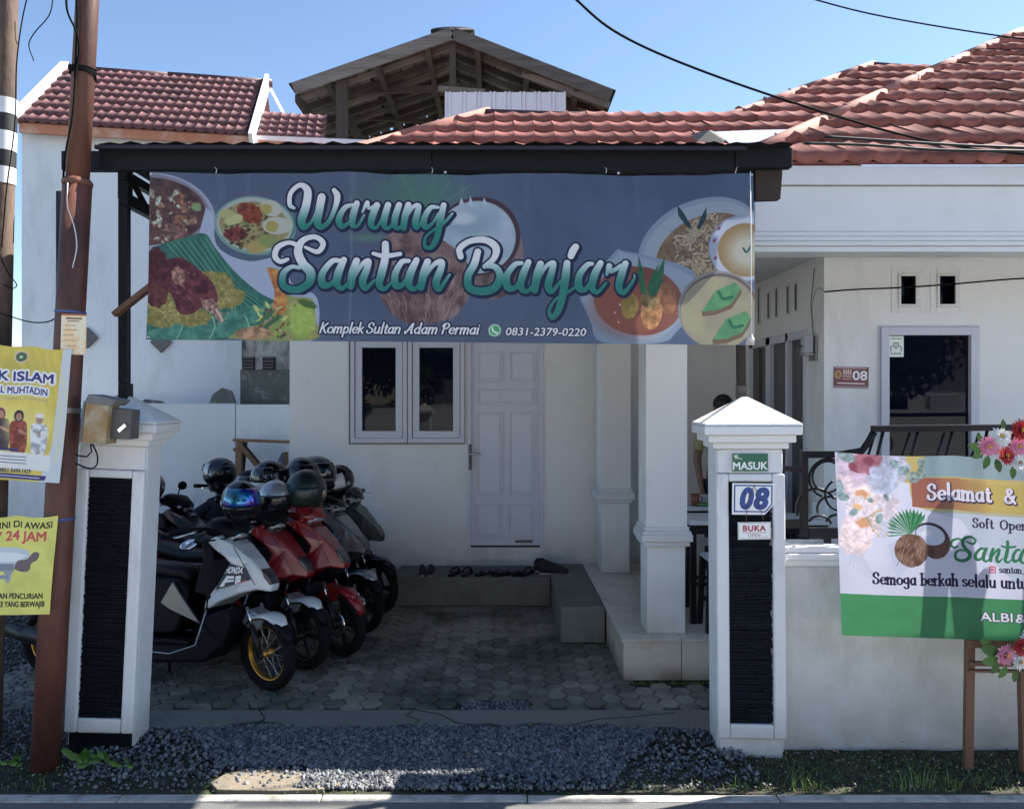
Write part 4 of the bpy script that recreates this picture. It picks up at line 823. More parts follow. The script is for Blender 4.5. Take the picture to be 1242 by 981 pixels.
sp = [(random.uniform(-4.6, -2.25), random.uniform(5.0, 7.6)) for _ in range(9000)] + [(random.uniform(-.22, .2), random.uniform(4.99, 5.13)) for _ in range(500)] + [(random.uniform(-3.2, -2.2), random.uniform(4.3, 5.0)) for _ in range(1800)]
stones('yard_gravel', sp, .012, gm, 'dark gravel in the side yard behind the left poles', lambda x, y: -.01)
sp = [(random.uniform(-3.2, 3.2), random.uniform(3.94, 4.4)) for _ in range(1500)]
stones('scattered_pebbles', sp, .006, tint_mat('pebble', (.08, .07, .06), (.5, .46, .4)), 'small loose pebbles and crumbs on the soil beside the road', lambda x, y: -.004 + .012 * hn(x, y, 2.2), .4, 1.3)
sp_ = MB(); sp_.prism([(-1.46, 4.03), (-1.40, 3.955), (-1.1, 3.945), (-.86, 3.96), (-.92, 4.08), (-1.05, 4.17), (-1.3, 4.19), (-1.42, 4.12)], -.05, .006, 'z'); tag(sp_.build('bare_sand_patch', 'sand_tan', bevel=.004), kind='structure')
# soil clods at the right verge and the left foot
sp = [(random.uniform(1.0, 3.3), random.uniform(3.98, 4.42)) for _ in range(2600)] + [(random.uniform(-3.2, -1.8), random.uniform(3.97, 4.7)) for _ in range(2600)]
stones('soil_crumbs', sp, .0055, tint_mat('soil_crumb', (.02, .022, .014), (.075, .07, .045), .95), 'dark moist soil crumbs on the verge', lambda x, y: -.006 + .012 * hn(x, y, 2.2), .4, 1.5)
def blades(name, spots, m, label, hmin, hmax, wd=.0035):
    vs = []; fs = []
    for x, y, h_ in spots:
        a = random.uniform(0, 6.28); l = h_ * random.uniform(.7, 1.1); bx = math.cos(a); by = math.sin(a); px_, py_ = -by, bx; ln = random.uniform(.15, .8)
        b0 = len(vs); zz = -.01
        for t in (0, .4, .75, 1): ww = wd * (1 - t * .92); ox = bx * l * ln * t * t; oy = by * l * ln * t * t; z = zz + l * t * (1 - .25 * ln * t); vs += [(x + ox - px_ * ww, y + oy - py_ * ww, z), (x + ox + px_ * ww, y + oy + py_ * ww, z)]
        for i in range(3): fs.append((b0 + 2 * i, b0 + 2 * i + 1, b0 + 2 * i + 3, b0 + 2 * i + 2))
    b = MB(); b.add(vs, fs); o = b.build(name, m); tag(o, label, 'grass', kind='stuff'); return o
sp = []
for cx_, n_, hh in ((.72, 16, .05), (1.03, 8, .05), (1.52, 26, .12), (1.62, 18, .07), (2.02, 26, .10), (2.16, 14, .12), (2.32, 22, .10), (2.45, 12, .07), (-.36, 10, .04), (-2.3, 12, .05), (.12, 6, .04), (1.22, 18, .05)):
    for _ in range(n_): sp.append((random.gauss(cx_, .035), random.uniform(3.95, 4.03), hh * random.uniform(.4, 1.3)))
for _ in range(1500): sp.append((random.uniform(.9, 3.4), random.uniform(3.95, 4.4), random.uniform(.008, .03)))
for _ in range(400): sp.append((random.uniform(-3.2, -2.1), random.uniform(3.95, 4.4), random.uniform(.008, .03)))
for _ in range(160): sp.append((random.uniform(-1.6, -.3), random.uniform(3.94, 4.05), random.uniform(.008, .03)))
for _ in range(250): sp.append((random.uniform(.88, 1.5), random.gauss(5.47, .012), random.uniform(.008, .03)))
blades('grass', sp, 'grass', 'thin green grass tufts along the road kerb', .02, .1)

lv = MB()
for _ in range(170):
    x, y = (random.uniform(-3, 3.2), random.uniform(3.95, 4.75)); s_ = random.uniform(.006, .017); a = random.uniform(0, 6.28); z = .012 + ghill(x, y) + random.uniform(0, .006); ca, sa = math.cos(a) * s_, math.sin(a) * s_
    lv.add([(x - ca, y - sa, z), (x + sa * .45, y - ca * .45, z + .004), (x + ca, y + sa, z + .002), (x - sa * .45, y + ca * .45, z - .001)], [(0, 1, 2, 3)])
o = lv.build('leaf_litter', 'dry_leaf'); tag(o, 'small dry leaves scattered over the gravel and soil', 'leaves', kind='stuff')

# ================================================================== MAIN HOUSE
house = thing('white_house', 'white single-storey house with red tiled roofs, columns and a tiled porch', 'house', (0, 8.05, 0))
def HB(name, m, fn, bevel=0, parent=None, world=True):
    b = MB(); fn(b); o = b.build(name, m, parent or house, bevel); 
    if world: o.location = -Vector((0, 8.05, 0)) if (parent is None) else Vector((0, 0, 0))
    return o
yw = 8.05
# front wall with window and door openings: pieces butt together
wx0, wx1, wz0, wz1 = WX(425, yw), WX(564, yw), WZ(537, yw), 2.60
dx0, dx1, dz0, dz1 = WX(567, yw), WX(659, yw), WZ(663, yw), 2.60
def wall(b):
    b.box(-2.11, wx0, yw, yw + .2, 0, 4.1); b.box(wx0, wx1, yw, yw + .2, 0, wz0); b.box(wx1, dx0, yw, yw + .2, 0, 4.1)
    b.box(wx0, wx1, yw, yw + .2, wz1, 4.1); b.box(dx0, dx1, yw, yw + .2, 0, dz0); b.box(dx0, dx1, yw, yw + .2, dz1, 4.1); b.box(dx1, 2.52, yw, yw + .2, 0, 4.1)
    b.box(-2.11, -1.91, yw + .2, 12, 0, 4.1)
HB('front_wall', 'house_white', wall)
HB('plinth', 'house_white', lambda b: b.box(-2.11, .94, yw - .012, yw - .001, -.02, WZ(678, yw)))
HB('dark_room_sheet', 'black_gap', lambda b: b.box(-2, 2.4, 8.4, 8.45, .3, 3))  # black sheet stands in for the unlit room
# window: two sashes
for k in range(2):
    a = wx0 + k * (wx1 - wx0) / 2; e = a + (wx1 - wx0) / 2
    def fr(b):
        for x0_, x1_, z0_, z1_ in ((a, e, wz0, wz0 + .05), (a, e, wz1 - .05, wz1), (a, a + .05, wz0 + .05, wz1 - .05), (e - .05, e, wz0 + .05, wz1 - .05)): b.box(x0_ + .004, x1_ - .004, yw - .03, yw + .06, z0_, z1_)
        i = .068
        for x0_, x1_, z0_, z1_ in ((a + .052, e - .052, wz0 + .052, wz0 + .052 + i), (a + .052, e - .052, wz1 - .052 - i, wz1 - .052), (a + .052, a + .052 + i, wz0 + .052 + i, wz1 - .052 - i), (e - .052 - i, e - .052, wz0 + .052 + i, wz1 - .052 - i)): b.box(x0_, x1_, yw - .018, yw + .05, z0_, z1_)
    wn = HB('window', 'alu', fr, bevel=.003)
    o = MB().box(a + .11, e - .11, yw + .02, yw + .026, wz0 + .11, wz1 - .11).build('pane', 'glass_dark', wn)
HB('window_trim', 'box_grey', lambda b: (b.box(wx0 - .012, wx0, yw - .02, yw + .02, wz0 - .012, wz1), b.box(wx0, wx1, yw - .02, yw + .02, wz0 - .012, wz0)))
# door
dr = HB('door', 'door', lambda b: b.box(dx0 + .035, dx1 - .035, yw + .02, yw + .06, dz0 + .012, dz1 - .04))
HB('door_frame', 'alu', lambda b: (b.box(dx0, dx0 + .035, yw - .015, yw + .08, dz0, dz1), b.box(dx1 - .035, dx1, yw - .015, yw + .08, dz0, dz1), b.box(dx0 + .035, dx1 - .035, yw - .015, yw + .08, dz1 - .04, dz1)), bevel=.003)
HB('threshold', 'black_gap', lambda b: b.box(dx0 + .035, dx1 - .035, yw - .004, yw + .05, dz0 - .004, dz0 + .012))
for px0, px1, py0, py1 in ((579, 610, 426, 463), (618, 650, 426, 463), (579, 650, 471, 491), (578, 610, 499, 600), (617, 649, 499, 600), (577, 609, 611, 652), (616, 648, 611, 652)):
    x0_, x1_, z1_, z0_ = WX(px0, yw), WX(px1, yw), WZ(py0, yw), WZ(py1, yw)
    b = MB(); g = .014
    for A in ((x0_, x1_, z0_, z0_ + g), (x0_, x1_, z1_ - g, z1_), (x0_, x0_ + g, z0_ + g, z1_ - g), (x1_ - g, x1_, z0_ + g, z1_ - g)): b.box(A[0], A[1], yw + .008, yw + .022, A[2], A[3])
    b.box(x0_ + .03, x1_ - .03, yw + .010, yw + .022, z0_ + .03, z1_ - .03); b.build('door_panel', 'door', dr, bevel=.005)
hb = MB(); hx = WX(570.5, yw); hz_ = WZ(554, yw); hb.box(hx - .016, hx + .016, yw - .028, yw - .016, hz_ - .13, hz_ + .13)
hb.build('handle_plate', 'box_grey', dr, bevel=.004)
MB().tube([(hx, yw - .025, hz_ + .03), (hx, yw - .07, hz_ + .03), (hx + .03, yw - .075, hz_ + .035), (hx + .11, yw - .07, hz_ + .03)], .008).build('handle', 'chrome', dr)
MB().box(WX(625, yw), WX(646, yw), yw + .005, yw + .019, WZ(658, yw), WZ(655, yw)).build('worn_patch', 'box_grey', dr)
# steps
HB('concrete_step', 'concrete_step', lambda b: b.box(WX(478, 7.49), .505, 7.49, yw - .013, 0, .272), bevel=.012)
HB('concrete_step', 'concrete_step', lambda b: b.box(.51, .868, 6.35, yw - .014, 0, .292), bevel=.014)
# tiled platform
px_, py_, pz_ = .88, 5.51, .285
HB('porch_platform', 'grout', lambda b: b.box(px_ + .01, 7.0, py_ + .01, yw, 0, pz_ - .004))
def tile(x0_, x1_, y0_, y1_, z0_, z1_): HB('porch_tile', 'tile_beige', lambda b: b.box(x0_, x1_, y0_, y1_, z0_, z1_), bevel=.0015)
g = .0025; tw = .405
for i in range(6): tile(px_ + i * tw + g, px_ + (i + 1) * tw - g, py_, py_ + .012, .0, pz_ - .018)
for j in range(6): tile(px_, px_ + .011, py_ + .013 + j * tw + g, min(yw - .02, py_ + .013 + (j + 1) * tw - g), 0, pz_ - .018)
for i in range(6):
    for j in range(7):
        y1_ = min(yw - .004, py_ - .01 + (j + 1) * tw - g)
        tile((px_ - .012 if i == 0 else px_ + i * tw + g), px_ + (i + 1) * tw - g, py_ - .01 + j * tw + g, y1_, pz_ - .016, pz_ + random.uniform(0, .002))
# columns
def colm(x0_, x1_, y0_, y1_, zt, z1_, z2_):
    c_ = HB('column', 'house_white', lambda b: (b.box(x0_, x1_, y0_, y1_, z1_, zt), b.box(x0_ + .012, x1_ - .012, y0_ + .012, y1_ - .012, pz_ + .003, z2_)), bevel=.004)
    b = MB(); h_ = z1_ - z2_
    for k, (o_, a, e) in enumerate(((.016, 0, .25), (.034, .25, .62), (.026, .62, .78), (.012, .78, 1))): b.box(x0_ - o_, x1_ + o_, y0_ - o_, y1_ + o_, z2_ + h_ * a, z2_ + h_ * e)
    b.build('moulding', 'trim_white', c_, bevel=.006)
colm(1.056, 1.350, 5.62, 5.91, 3.0, 1.05, .912); colm(.99, 1.285, 7.6, 7.9, 3.0, 1.10, .962)
HB('canopy_slab', 'house_white', lambda b: (b.box(.90, 1.76, 5.46, 8.04, 3.0, 3.14)))
# porch beam with mouldings, seen right of the banner
def beam(b):
    y0_ = 5.42
    b.box(1.765, 7, y0_, y0_ + .22, WZ(281, y0_), WZ(226, y0_)); b.box(1.765, 7, y0_ - .03, y0_ + .22, WZ(225, y0_), WZ(196, 5.3))
    for a, e, o_ in ((281.5, 287, .012), (287.5, 293, .022), (293.5, 299, .03), (299.5, 306, .018)): b.box(1.765 - o_, 7, y0_ - o_, y0_ + .2, WZ(e, y0_), WZ(a, y0_))
HB('porch_beam', 'trim_white', beam, bevel=.004)
zc = 3.075
HB('porch_ceiling', 'ceiling', lambda b: b.box(1.77, 7, 5.645, yw - .01, zc, zc + .05))
# right room: side wall x = 2.52 with sliding door, front wall y = 6.1 with glass door and vents
xc, yf = 2.52, 6.1
def ys_(px): return xc * F / (px - CX)        # depth on the side wall seen at pixel px
gx0, gx1 = WX(1067, yf), WX(1185, yf); gz1 = WZ(397, yf)
def front(b):
    b.box(xc, gx0, yf, yf + .15, pz_, zc); b.box(gx1, 7, yf, yf + .15, pz_, zc); b.box(gx0, gx1, yf, yf + .15, gz1, WZ(369, yf))
    v = [(WX(1092, yf), WX(1110, yf)), (WX(1139, yf), WX(1158, yf))]; z0_, z1_ = WZ(369, yf), WZ(335, yf)
    b.box(gx0, v[0][0], yf, yf + .15, z0_, z1_); b.box(v[0][1], v[1][0], yf, yf + .15, z0_, z1_); b.box(v[1][1], gx1, yf, yf + .15, z0_, z1_); b.box(gx0, gx1, yf, yf + .15, z1_, zc)
HB('room_front_wall', 'house_white', front)
for a, e in ((1092, 1110), (1139, 1158)):
    x0_, x1_, z0_, z1_ = WX(a, yf), WX(e, yf), WZ(369, yf), WZ(335, yf)
    v = HB('vent', 'trim_white', lambda b: (b.box(x0_ - .02, x0_, yf - .015, yf + .1, z0_ - .02, z1_ + .02), b.box(x1_, x1_ + .035, yf - .015, yf + .1, z0_ - .02, z1_ + .02), b.box(x0_, x1_, yf - .015, yf + .1, z0_ - .02, z0_), b.box(x0_, x1_, yf - .015, yf + .1, z1_, z1_ + .02)), bevel=.003)
    MB().box(x0_, x1_, yf + .08, yf + .085, z0_, z1_).build('pane', 'glass_dark', v)
    HB('vent_surround', 'house_white', lambda b: [b.box(A_[0], A_[1], yf - .006, yf - .001, A_[2], A_[3]) for A_ in ((x0_ - .07, x0_ - .022, z0_ - .07, z1_ + .06), (x1_ + .037, x1_ + .10, z0_ - .07, z1_ + .06), (x0_ - .02, x1_ + .035, z0_ - .07, z0_ - .022), (x0_ - .02, x1_ + .035, z1_ + .022, z1_ + .06))], bevel=.002)
def gfr(b):
    f_ = .062
    for A in ((gx0, gx0 + f_, pz_, gz1), (gx1 - f_, gx1, pz_, gz1), (gx0 + f_, gx1 - f_, gz1 - f_, gz1)): b.box(A[0], A[1], yf - .03, yf + .06, A[2], A[3])
    b.box(gx0 - .014, gx0 - .002, yf - .012, yf, pz_, gz1 + .014); b.box(gx1 + .002, gx1 + .014, yf - .012, yf, pz_, gz1 + .014); b.box(gx0 - .002, gx1 + .002, yf - .012, yf, gz1 + .002, gz1 + .014)
gd = HB('glass_door', 'alu', gfr, bevel=.003)
MB().box(gx0 + .062, gx1 - .062, yf + .01, yf + .016, pz_ + .02, gz1 - .062).build('pane', 'glass_dark', gd)
yd0, yd1 = ys_(976), ys_(911); zd = WZ(400, yd0)
def side(b):
    b.box(xc + .001, xc + .15, yf + .15, yd0, pz_, zc); b.box(xc + .001, xc + .15, yd1, yw, pz_, zc); b.box(xc + .001, xc + .15, yd0, yd1, zd, zc)
HB('room_side_wall', 'house_white', side)
HB('dark_interior_sheet', 'black_gap', lambda b: b.box(xc + .6, xc + .65, 6.3, 8.0, .3, 3))  # black sheet painted as the darkness inside the side room
def sd(b):
    for a, e in ((976.5, 979), (955, 958), (931, 936), (911, 915)):
        b.box(xc - .02, xc + .07, ys_(e), ys_(a), pz_, zd)
    b.box(xc - .02, xc + .07, yd0, yd1, zd - .07, zd)
HB('sliding_door_frame', 'alu', sd, bevel=.002)
for a, e in ((958, 976), (936, 955)):
    HB('glass_panel', 'glass_grey', lambda b: b.box(xc + .02, xc + .026, ys_(e), ys_(a), pz_ + .02, zd - .07))
HB('door_leaf', 'box_grey', lambda b: b.box(xc - .012, xc + .02, ys_(922), ys_(912), pz_ + .02, zd - .08))
for a, e, t, u in ((920, 924, 345, 394), (932.5, 936, 352, 388), (942, 946, 346, 386), (956, 960, 343, 382), (966, 970, 340, 378)):
    y1_, y0_ = ys_(a), ys_(e); HB('slot_vent', 'ceiling', lambda b: b.box(xc - .008, xc + .0, y0_ + .03, y1_ - .03, WZ(u, y0_), WZ(t, y0_)))
    HB('slot_opening', 'box_grey', lambda b: b.box(xc - .0095, xc - .0081, y0_ + .05, y0_ + .09, WZ(u, y0_) + .02, WZ(t, y0_) - .02))

# ------------------------------------------------------------------ roofs of pressed tiles
def tile_mesh(wd, ln, amp, m, name='roof_tile', drop=.03):
    vs = []; fs = []; n = 6
    prof = [(0, 1.0), (.07, .8), (.2, .35), (.42, .0), (.64, .1), (.86, .6), (1, 1.0)]
    for t, up in ((0, drop), (.95, drop * .08), (1.02, 0)):
        for u, h_ in prof: vs.append(((u - .5) * wd, t * ln - (.05 * ln * (1 - h_) if t == 0 else 0), h_ * amp + up - ((.25 * (1 - h_) * drop) if t == 0 else 0)))
    k = len(prof)
    for r in range(2):
        for i in range(k - 1): a = r * k + i; fs.append((a, a + 1, a + k + 1, a + k))
    b0 = len(vs)
    for u, h_ in prof: vs.append(((u - .5) * wd, .012 - .05 * ln * (1 - h_), h_ * amp - .012))
    for i in range(k - 1): fs.append((i, b0 + i, b0 + i + 1, i + 1))
    b = MB(); b.add(vs, fs, 0, True); me = b.mesh(name, m)
    return me
def slope_mtx(P, xdir, up):
    x = nrm(xdir); y = nrm(up); z = x.cross(y); m_ = Matrix((x, y, z)).transposed().to_4x4(); m_.translation = P; return m_
def tiled_slope(parent, P0, xdir, up, width, length, tw_, tl_, me, inside, off=(0, 8.05, 0), under=None, jit=.004, clip=None):
    P0 = Vector(P0); xd = nrm(xdir); ud = nrm(up); r = 0
    n = int(length / tl_ + .999)
    for j in range(n):
        for i in range(int(width / tw_) + 1):
            u = (i + .5) * tw_ ; v = j * tl_; p = P0 + xd * u + ud * v
            if not inside(u, v + tl_ * .5): continue
            p = p + xd.cross(ud) * random.uniform(0, jit)
            mx_ = slope_mtx(p - Vector(off), xd, ud) @ Euler((random.gauss(0, .010), random.gauss(0, .014), random.gauss(0, .009))).to_matrix().to_4x4(); mu = me
            if clip:
                co, no = clip; dd = (p + ud * tl_ * .5 - co).dot(no)
                if dd < tw_ * .5 + tl_ * .45:
                    if dd < -(tw_ * .5 + tl_ * .4): continue
                    mi_ = mx_.inverted(); bm = bmesh.new(); bm.from_mesh(me); bmesh.ops.bisect_plane(bm, geom=bm.verts[:] + bm.edges[:] + bm.faces[:], plane_co=mi_ @ co, plane_no=mi_.to_3x3() @ no, clear_inner=True)
                    if not bm.faces: bm.free(); continue
                    mu = bpy.data.meshes.new('roof_tile'); bm.to_mesh(mu); bm.free(); mu.materials.append(me.materials[0])
                    for p_ in mu.polygons: p_.use_smooth = True
            inst(mu, 'roof_tile', parent, mx_)
def roof_base(name, pts, m, parent, off, th=.02):
    P = [Vector(p) for p in pts]; n = (P[1] - P[0]).cross(P[2] - P[0]).normalized()
    if n.z < 0: n = -n
    b = MB(); k = len(P); b.add([p - n * .012 for p in P] + [p - n * (.012 + th) for p in P], [tuple(range(k)), tuple(reversed(range(k, 2 * k)))] + [(i, k + i, k + (i + 1) % k, (i + 1) % k) for i in range(k)])
    o = b.build(name, m, parent); o.location = -Vector(off); return o
def hip_cap(parent, a, b_, off, rad=.05, m='ridge_orange', seg=1.3, name='ridge_cap'):
    a = Vector(a) - Vector(off); b_ = Vector(b_) - Vector(off); d = (b_ - a); n = max(1, int(d.length / seg)); b = MB(); dn = d.normalized()
    for i in range(n):
        p = a + d * (i / n); q = a + d * ((i + 1.06) / n)
        side_ = dn.cross(Vector((0, 0, 1))).normalized(); up = side_.cross(dn)
        rg = []
        for pt, rr, lf in ((p, rad * 1.02, .022), (q, rad * .97, .016)): rg.append([pt + up * (lf + rr * .5 * math.sin(t)) + side_ * rr * 1.25 * math.cos(t) for t in [math.pi * k / 6 for k in range(7)]] + [pt + up * (lf - .08) - side_ * rr * 1.3, pt + up * (lf - .08) + side_ * rr * 1.3])
        b.loft(rg)
    return b.build(name, m, parent)
OFF = (0, 8.05, 0)
# porch roof (front right)
c0 = Vector((1.66, 5.40, 3.585)); tp = .62; sl_ = math.sqrt(1 + tp * tp); up = Vector((0, 1, tp)) / sl_
rf = roof_base('roof', [c0, (8.2, c0.y, c0.z), (8.2, c0.y + 5.6, c0.z + 5.6 * tp), (c0.x + 5.6, c0.y + 5.6, c0.z + 5.6 * tp)], 'tile_red', house, OFF)
roof_base('roof_side', [c0, (c0.x + 5.6, c0.y + 5.6, c0.z + 5.6 * tp), (c0.x, c0.y + 5.6, c0.z)], 'tile_red', house, OFF)
TWd, TLn = .178, .50
tm = tile_mesh(TWd, TLn, .016, 'tile_red', drop=.055)
rfo = Vector(OFF) + Vector(rf.location)
def ins_p(u, v): 
    t = v / sl_; x = c0.x + u; d = c0.y + t
    return u > t - .5 and x < .6656 * d + 1.7 and t < 5.5
tiled_slope(rf, c0 - up * .04, (1, 0, 0), up, 6.5, 6.5, TWd, TLn, tm, ins_p, off=(0, 0, 0), clip=(c0.copy(), Vector((.7071, -.7071, 0))))
hip_cap(rf, c0 + Vector((0, 0, .02)), c0 + Vector((5.6, 5.6, 5.6 * tp + .02)), (0, 0, 0), .048)
# thin strip roof above the banner
zr, yr = 5.21, 9.0; y_e = 7.3; st = .65; ss = math.sqrt(1 + st * st); ups = Vector((0, 1, st)) / ss
xL = -.01875 * yr; xLe = xL - (yr - y_e); z_e = zr - (yr - y_e) * st
rf2 = roof_base('roof', [(xLe, y_e, z_e), (3.4, y_e, z_e), (3.0, yr, zr), (xL, yr, zr)], 'tile_red', house, OFF)
roof_base('roof_side', [(xLe, y_e, z_e), (xL, yr, zr), (xLe, yr + 1.7, z_e)], 'tile_red', house, OFF)
roof_base('roof_rear', [(xL, yr, zr), (3.0, yr, zr), (3.0, yr + 1.7, z_e), (xLe, yr + 1.7, z_e)], 'tile_red', house, OFF)
tm2 = tile_mesh(.205, .42, .016, 'tile_red', drop=.05)
tiled_slope(rf2, Vector((xLe, y_e, z_e)) + ups * .36, (1, 0, 0), ups, 5.2, 1.68, .205, .42, tm2, lambda u, v: u > (v + .36) / ss - .5, off=(0, 0, 0), clip=(Vector((xLe, y_e, z_e)), Vector((.7071, -.7071, 0))))
hip_cap(rf2, (xLe, y_e, z_e + .01), (xL, yr, zr + .01), (0, 0, 0), .05); hip_cap(rf2, (xL, yr, zr + .0), (2.9, yr, zr - .09), (0, 0, 0), .04, 'maroon_cap')
# higher hip roof behind
A = Vector((.2677 * 9.5, 9.5, 5.27)); tB = 3.65; s3 = .611; s3l = math.sqrt(1 + s3 * s3); up3 = Vector((0, 1, s3)) / s3l
B = A + Vector((tB, tB, tB * s3))
rf3 = roof_base('roof', [A, A + Vector((7, 0, 0)), A + Vector((7, tB, tB * s3)), B], 'tile_red', house, OFF)
roof_base('roof_side', [A, B, (A.x, A.y + 2 * tB, A.z)], 'tile_red', house, OFF)
tm3 = tile_mesh(.25, .62, .02, 'tile_red', drop=.06)
def ins3(u, v): t = v / s3l; x = A.x + u; y = A.y + t; return u > t - .6 and t < tB - .1 and (CX + F * x / y) < 1150
tiled_slope(rf3, A - up3 * .05, (1, 0, 0), up3, 7, 4.3, .25, .62, tm3, ins3, off=(0, 0, 0), clip=(A.copy(), Vector((.7071, -.7071, 0))))
hip_cap(rf3, A, B + Vector((0, 0, .02)), (0, 0, 0), .06); hip_cap(rf3, B, B + Vector((1.6, .3, .02)), (0, 0, 0), .06, 'maroon_cap')

# loose zinc sheet on the valley
zs = thing('loose_zinc_sheet', 'bent bright zinc sheet lying on the red roof tiles behind the black beam', 'metal sheet', W(920, 167, 6.3))
b = MB(); o_ = Vector(zs.location); P = [W(868, 160, 6.8), W(914, 158, 6.8), W(966, 157, 6.5), W(985, 163, 6.2), W(975, 171, 6.0), W(905, 173, 5.9), W(885, 174, 5.9)]
P = [Vector(p) - o_ for p in P]; cen = Vector((0, 0, .012)); 
vs = P + [p + Vector((0, 0, -.004)) for p in P] + [cen, cen - Vector((0, 0, .004))]; k = len(P); b.add(vs, [(i, (i + 1) % k, 2 * k) for i in range(k)] + [(k + (i + 1) % k, k + i, 2 * k + 1) for i in range(k)] + [(i, k + i, k + (i + 1) % k, (i + 1) % k) for i in range(k)])
b.build('sheet', 'zinc', zs)
b = MB(); b.add([Vector(W(838, 162, 6.4)) - o_, Vector(W(868, 160, 6.4)) - o_, Vector(W(884, 174, 6.1)) - o_, Vector(W(845, 172, 6.1)) - o_, Vector(W(860, 163, 6.2)) - o_ + Vector((0, 0, .03))], [(0, 1, 4), (1, 2, 4), (2, 3, 4), (3, 0, 4), (3, 2, 1, 0)]); b.build('dark_flap', 'roof_sheet_dark', zs)
# ================================================================== NEIGHBOUR HOUSE (left)
nh = thing('neighbour_house', 'tall bluish white house with a faded maroon tiled roof behind the poles on the left', 'house', (-4, 9.5, 0)); NO = Vector((-4, 9.5, 0))
def NB(name, m, fn, bevel=0, parent=None):
    b = MB(); fn(b); o = b.build(name, m, parent or nh, bevel)
    if parent is None: o.location = -NO
    return o
e0 = Vector((-5.65, 9.3, WZ(147, 9.3))); e1 = Vector((-3.03, 9.75, WZ(163, 9.75))); xd = (e1 - e0).normalized()
xh_ = Vector((xd.x, xd.y, 0)).normalized(); dep = Vector((-xh_.y, xh_.x, 0)); upn = (dep * .78 + Vector((0, 0, .625))).normalized(); 
w0 = e0 + dep * .15; w1 = w0 + xh_ * 4.2
NB('wall', 'neighbour_white', lambda b: b.add([(w0.x, w0.y, -.05), (w1.x, w1.y, -.05), (w1.x, w1.y, 5.28), (w0.x, w0.y, 5.22), (w0.x - 1.2, w0.y + 5, -.05), (w1.x, w1.y + 5, -.05), (w1.x, w1.y + 5, 5.28), (w0.x - 1.2, w0.y + 5, 5.22)], [(0, 1, 2, 3), (5, 4, 7, 6), (4, 0, 3, 7), (1, 5, 6, 2), (3, 2, 6, 7), (0, 4, 5, 1)]))
NB('fascia', 'orange_board', lambda b: b.bar(e0 + Vector((.02, .03, -.07)), e1 + Vector((-.02, .03, -.07)), .03, .12))
NB('fascia', 'orange_board', lambda b: b.bar(e1 + Vector((.05, .12, -.10)) , e1 + Vector((.05, .12, -.10)) + xh_ * .8, .03, .13))
nrf = roof_base('roof', [e0, e1, e1 + upn * 2.05, e0 + upn * 2.05], 'tile_maroon', nh, NO)
roof_base('roof_rear', [e0 + upn * 2.05, e1 + upn * 2.05, e1 + upn * 2.05 + dep * 1.6 - Vector((0, 0, .93)), e0 + upn * 2.05 + dep * 1.6 - Vector((0, 0, .93))], 'tile_maroon', nh, NO)
tmn = tile_mesh(.118, .256, .02, 'tile_maroon', drop=.03)
wdt = (e1 - e0).length
tiled_slope(nrf, e0 - upn * .02, xd, upn, wdt, 2.05, .118, .256, tmn, lambda u, v: .02 < u < wdt - .03 and v < 2.1 and (CX + F * (e0.x + u) / (9.3 + v * .78)) > 14, off=(0, 0, 0))
hip_cap(nrf, e0 + upn * 2.05, e1 + upn * 2.05, (0, 0, 0), .035, 'maroon_cap')
NB('bargeboard', 'trim_white', lambda b: b.bar(e1 + Vector((.01, -.04, -.10)), e1 + upn * 2.07 + Vector((.01, 0, .0)), .05, .20))
NB('bargeboard', 'trim_white', lambda b: b.bar(e0 + Vector((-.02, -.04, 0)), e0 + upn * 2.08 + Vector((-.02, 0, .03)), .10, .10))
# lower roof to the right
f0 = Vector((-3.02, 10.0, WZ(166, 10.0))); f1 = f0 + xd * .80
nr2 = roof_base('roof', [f0, f1, f1 + upn * .82, f0 + upn * .82], 'tile_maroon', nh, NO)
tiled_slope(nr2, f0, xd, upn, .74, .8, .118, .21, tmn, lambda u, v: True, off=(0, 0, 0))
NB('bargeboard', 'trim_white', lambda b: b.bar(e1 + upn * 2.05, e1 + upn * 2.05 + Vector((.30, .35, -.62)), .02, .04))
def onw(px, py):            # point on the neighbour's front wall
    t = (px - CX) / F; # w0 + s*xh : x = t*y
    s_ = (t * w0.y - w0.x) / (xh_.x - t * xh_.y); p = w0 + xh_ * s_; return Vector((p.x, p.y, WZ(py, p.y)))
for px, py, s_ in ((107, 410, .13), (196, 415, .135), (314, 417, .12)):
    p = onw(px, py) + Vector((0, -.012, 0)); NB('diamond_vent', 'box_grey', lambda b: b.prism([(p.x - s_, p.z), (p.x, p.z - s_), (p.x + s_, p.z), (p.x, p.z + s_)], p.y - .02, p.y + .01), bevel=.008)
# mouldy older bit of wall with louvre vents
ow = thing('old_party_wall', 'mouldy old plaster wall strip with two dark louvre vents below the banner', 'wall', (WX(320, 9.0), 9.0, 0)); OO = Vector(ow.location)
def OB(name, m, fn, bevel=0, parent=None):
    b = MB(); fn(b); o = b.build(name, m, parent or ow, bevel); 
    if parent is None: o.location = -OO
    return o
OB('wall', 'old_plaster', lambda b: b.box(WX(293, 9), WX(362, 9), 9.0, 9.2, WZ(448, 9), WZ(380, 9)))
OB('wall_base', 'moss_plaster', lambda b: b.box(WX(291.5, 9), WX(362, 9), 8.995, 9.2, 0, WZ(448, 9) - .002))
for px in (302, 326.5):
    x0_, x1_ = WX(px - 7.2, 9), WX(px + 7.5, 9); z0_, z1_ = WZ(448, 9), WZ(433, 9)
    v = OB('louvre_vent', 'black_gap', lambda b: b.box(x0_, x1_, 8.97, 9.0, z0_, z1_))
    for k in range(4): MB().box(x0_ + .01, x1_ - .01, 8.955, 8.972, z0_ + .012 + k * .036, z0_ + .026 + k * .036).build('slat', 'box_grey', v)
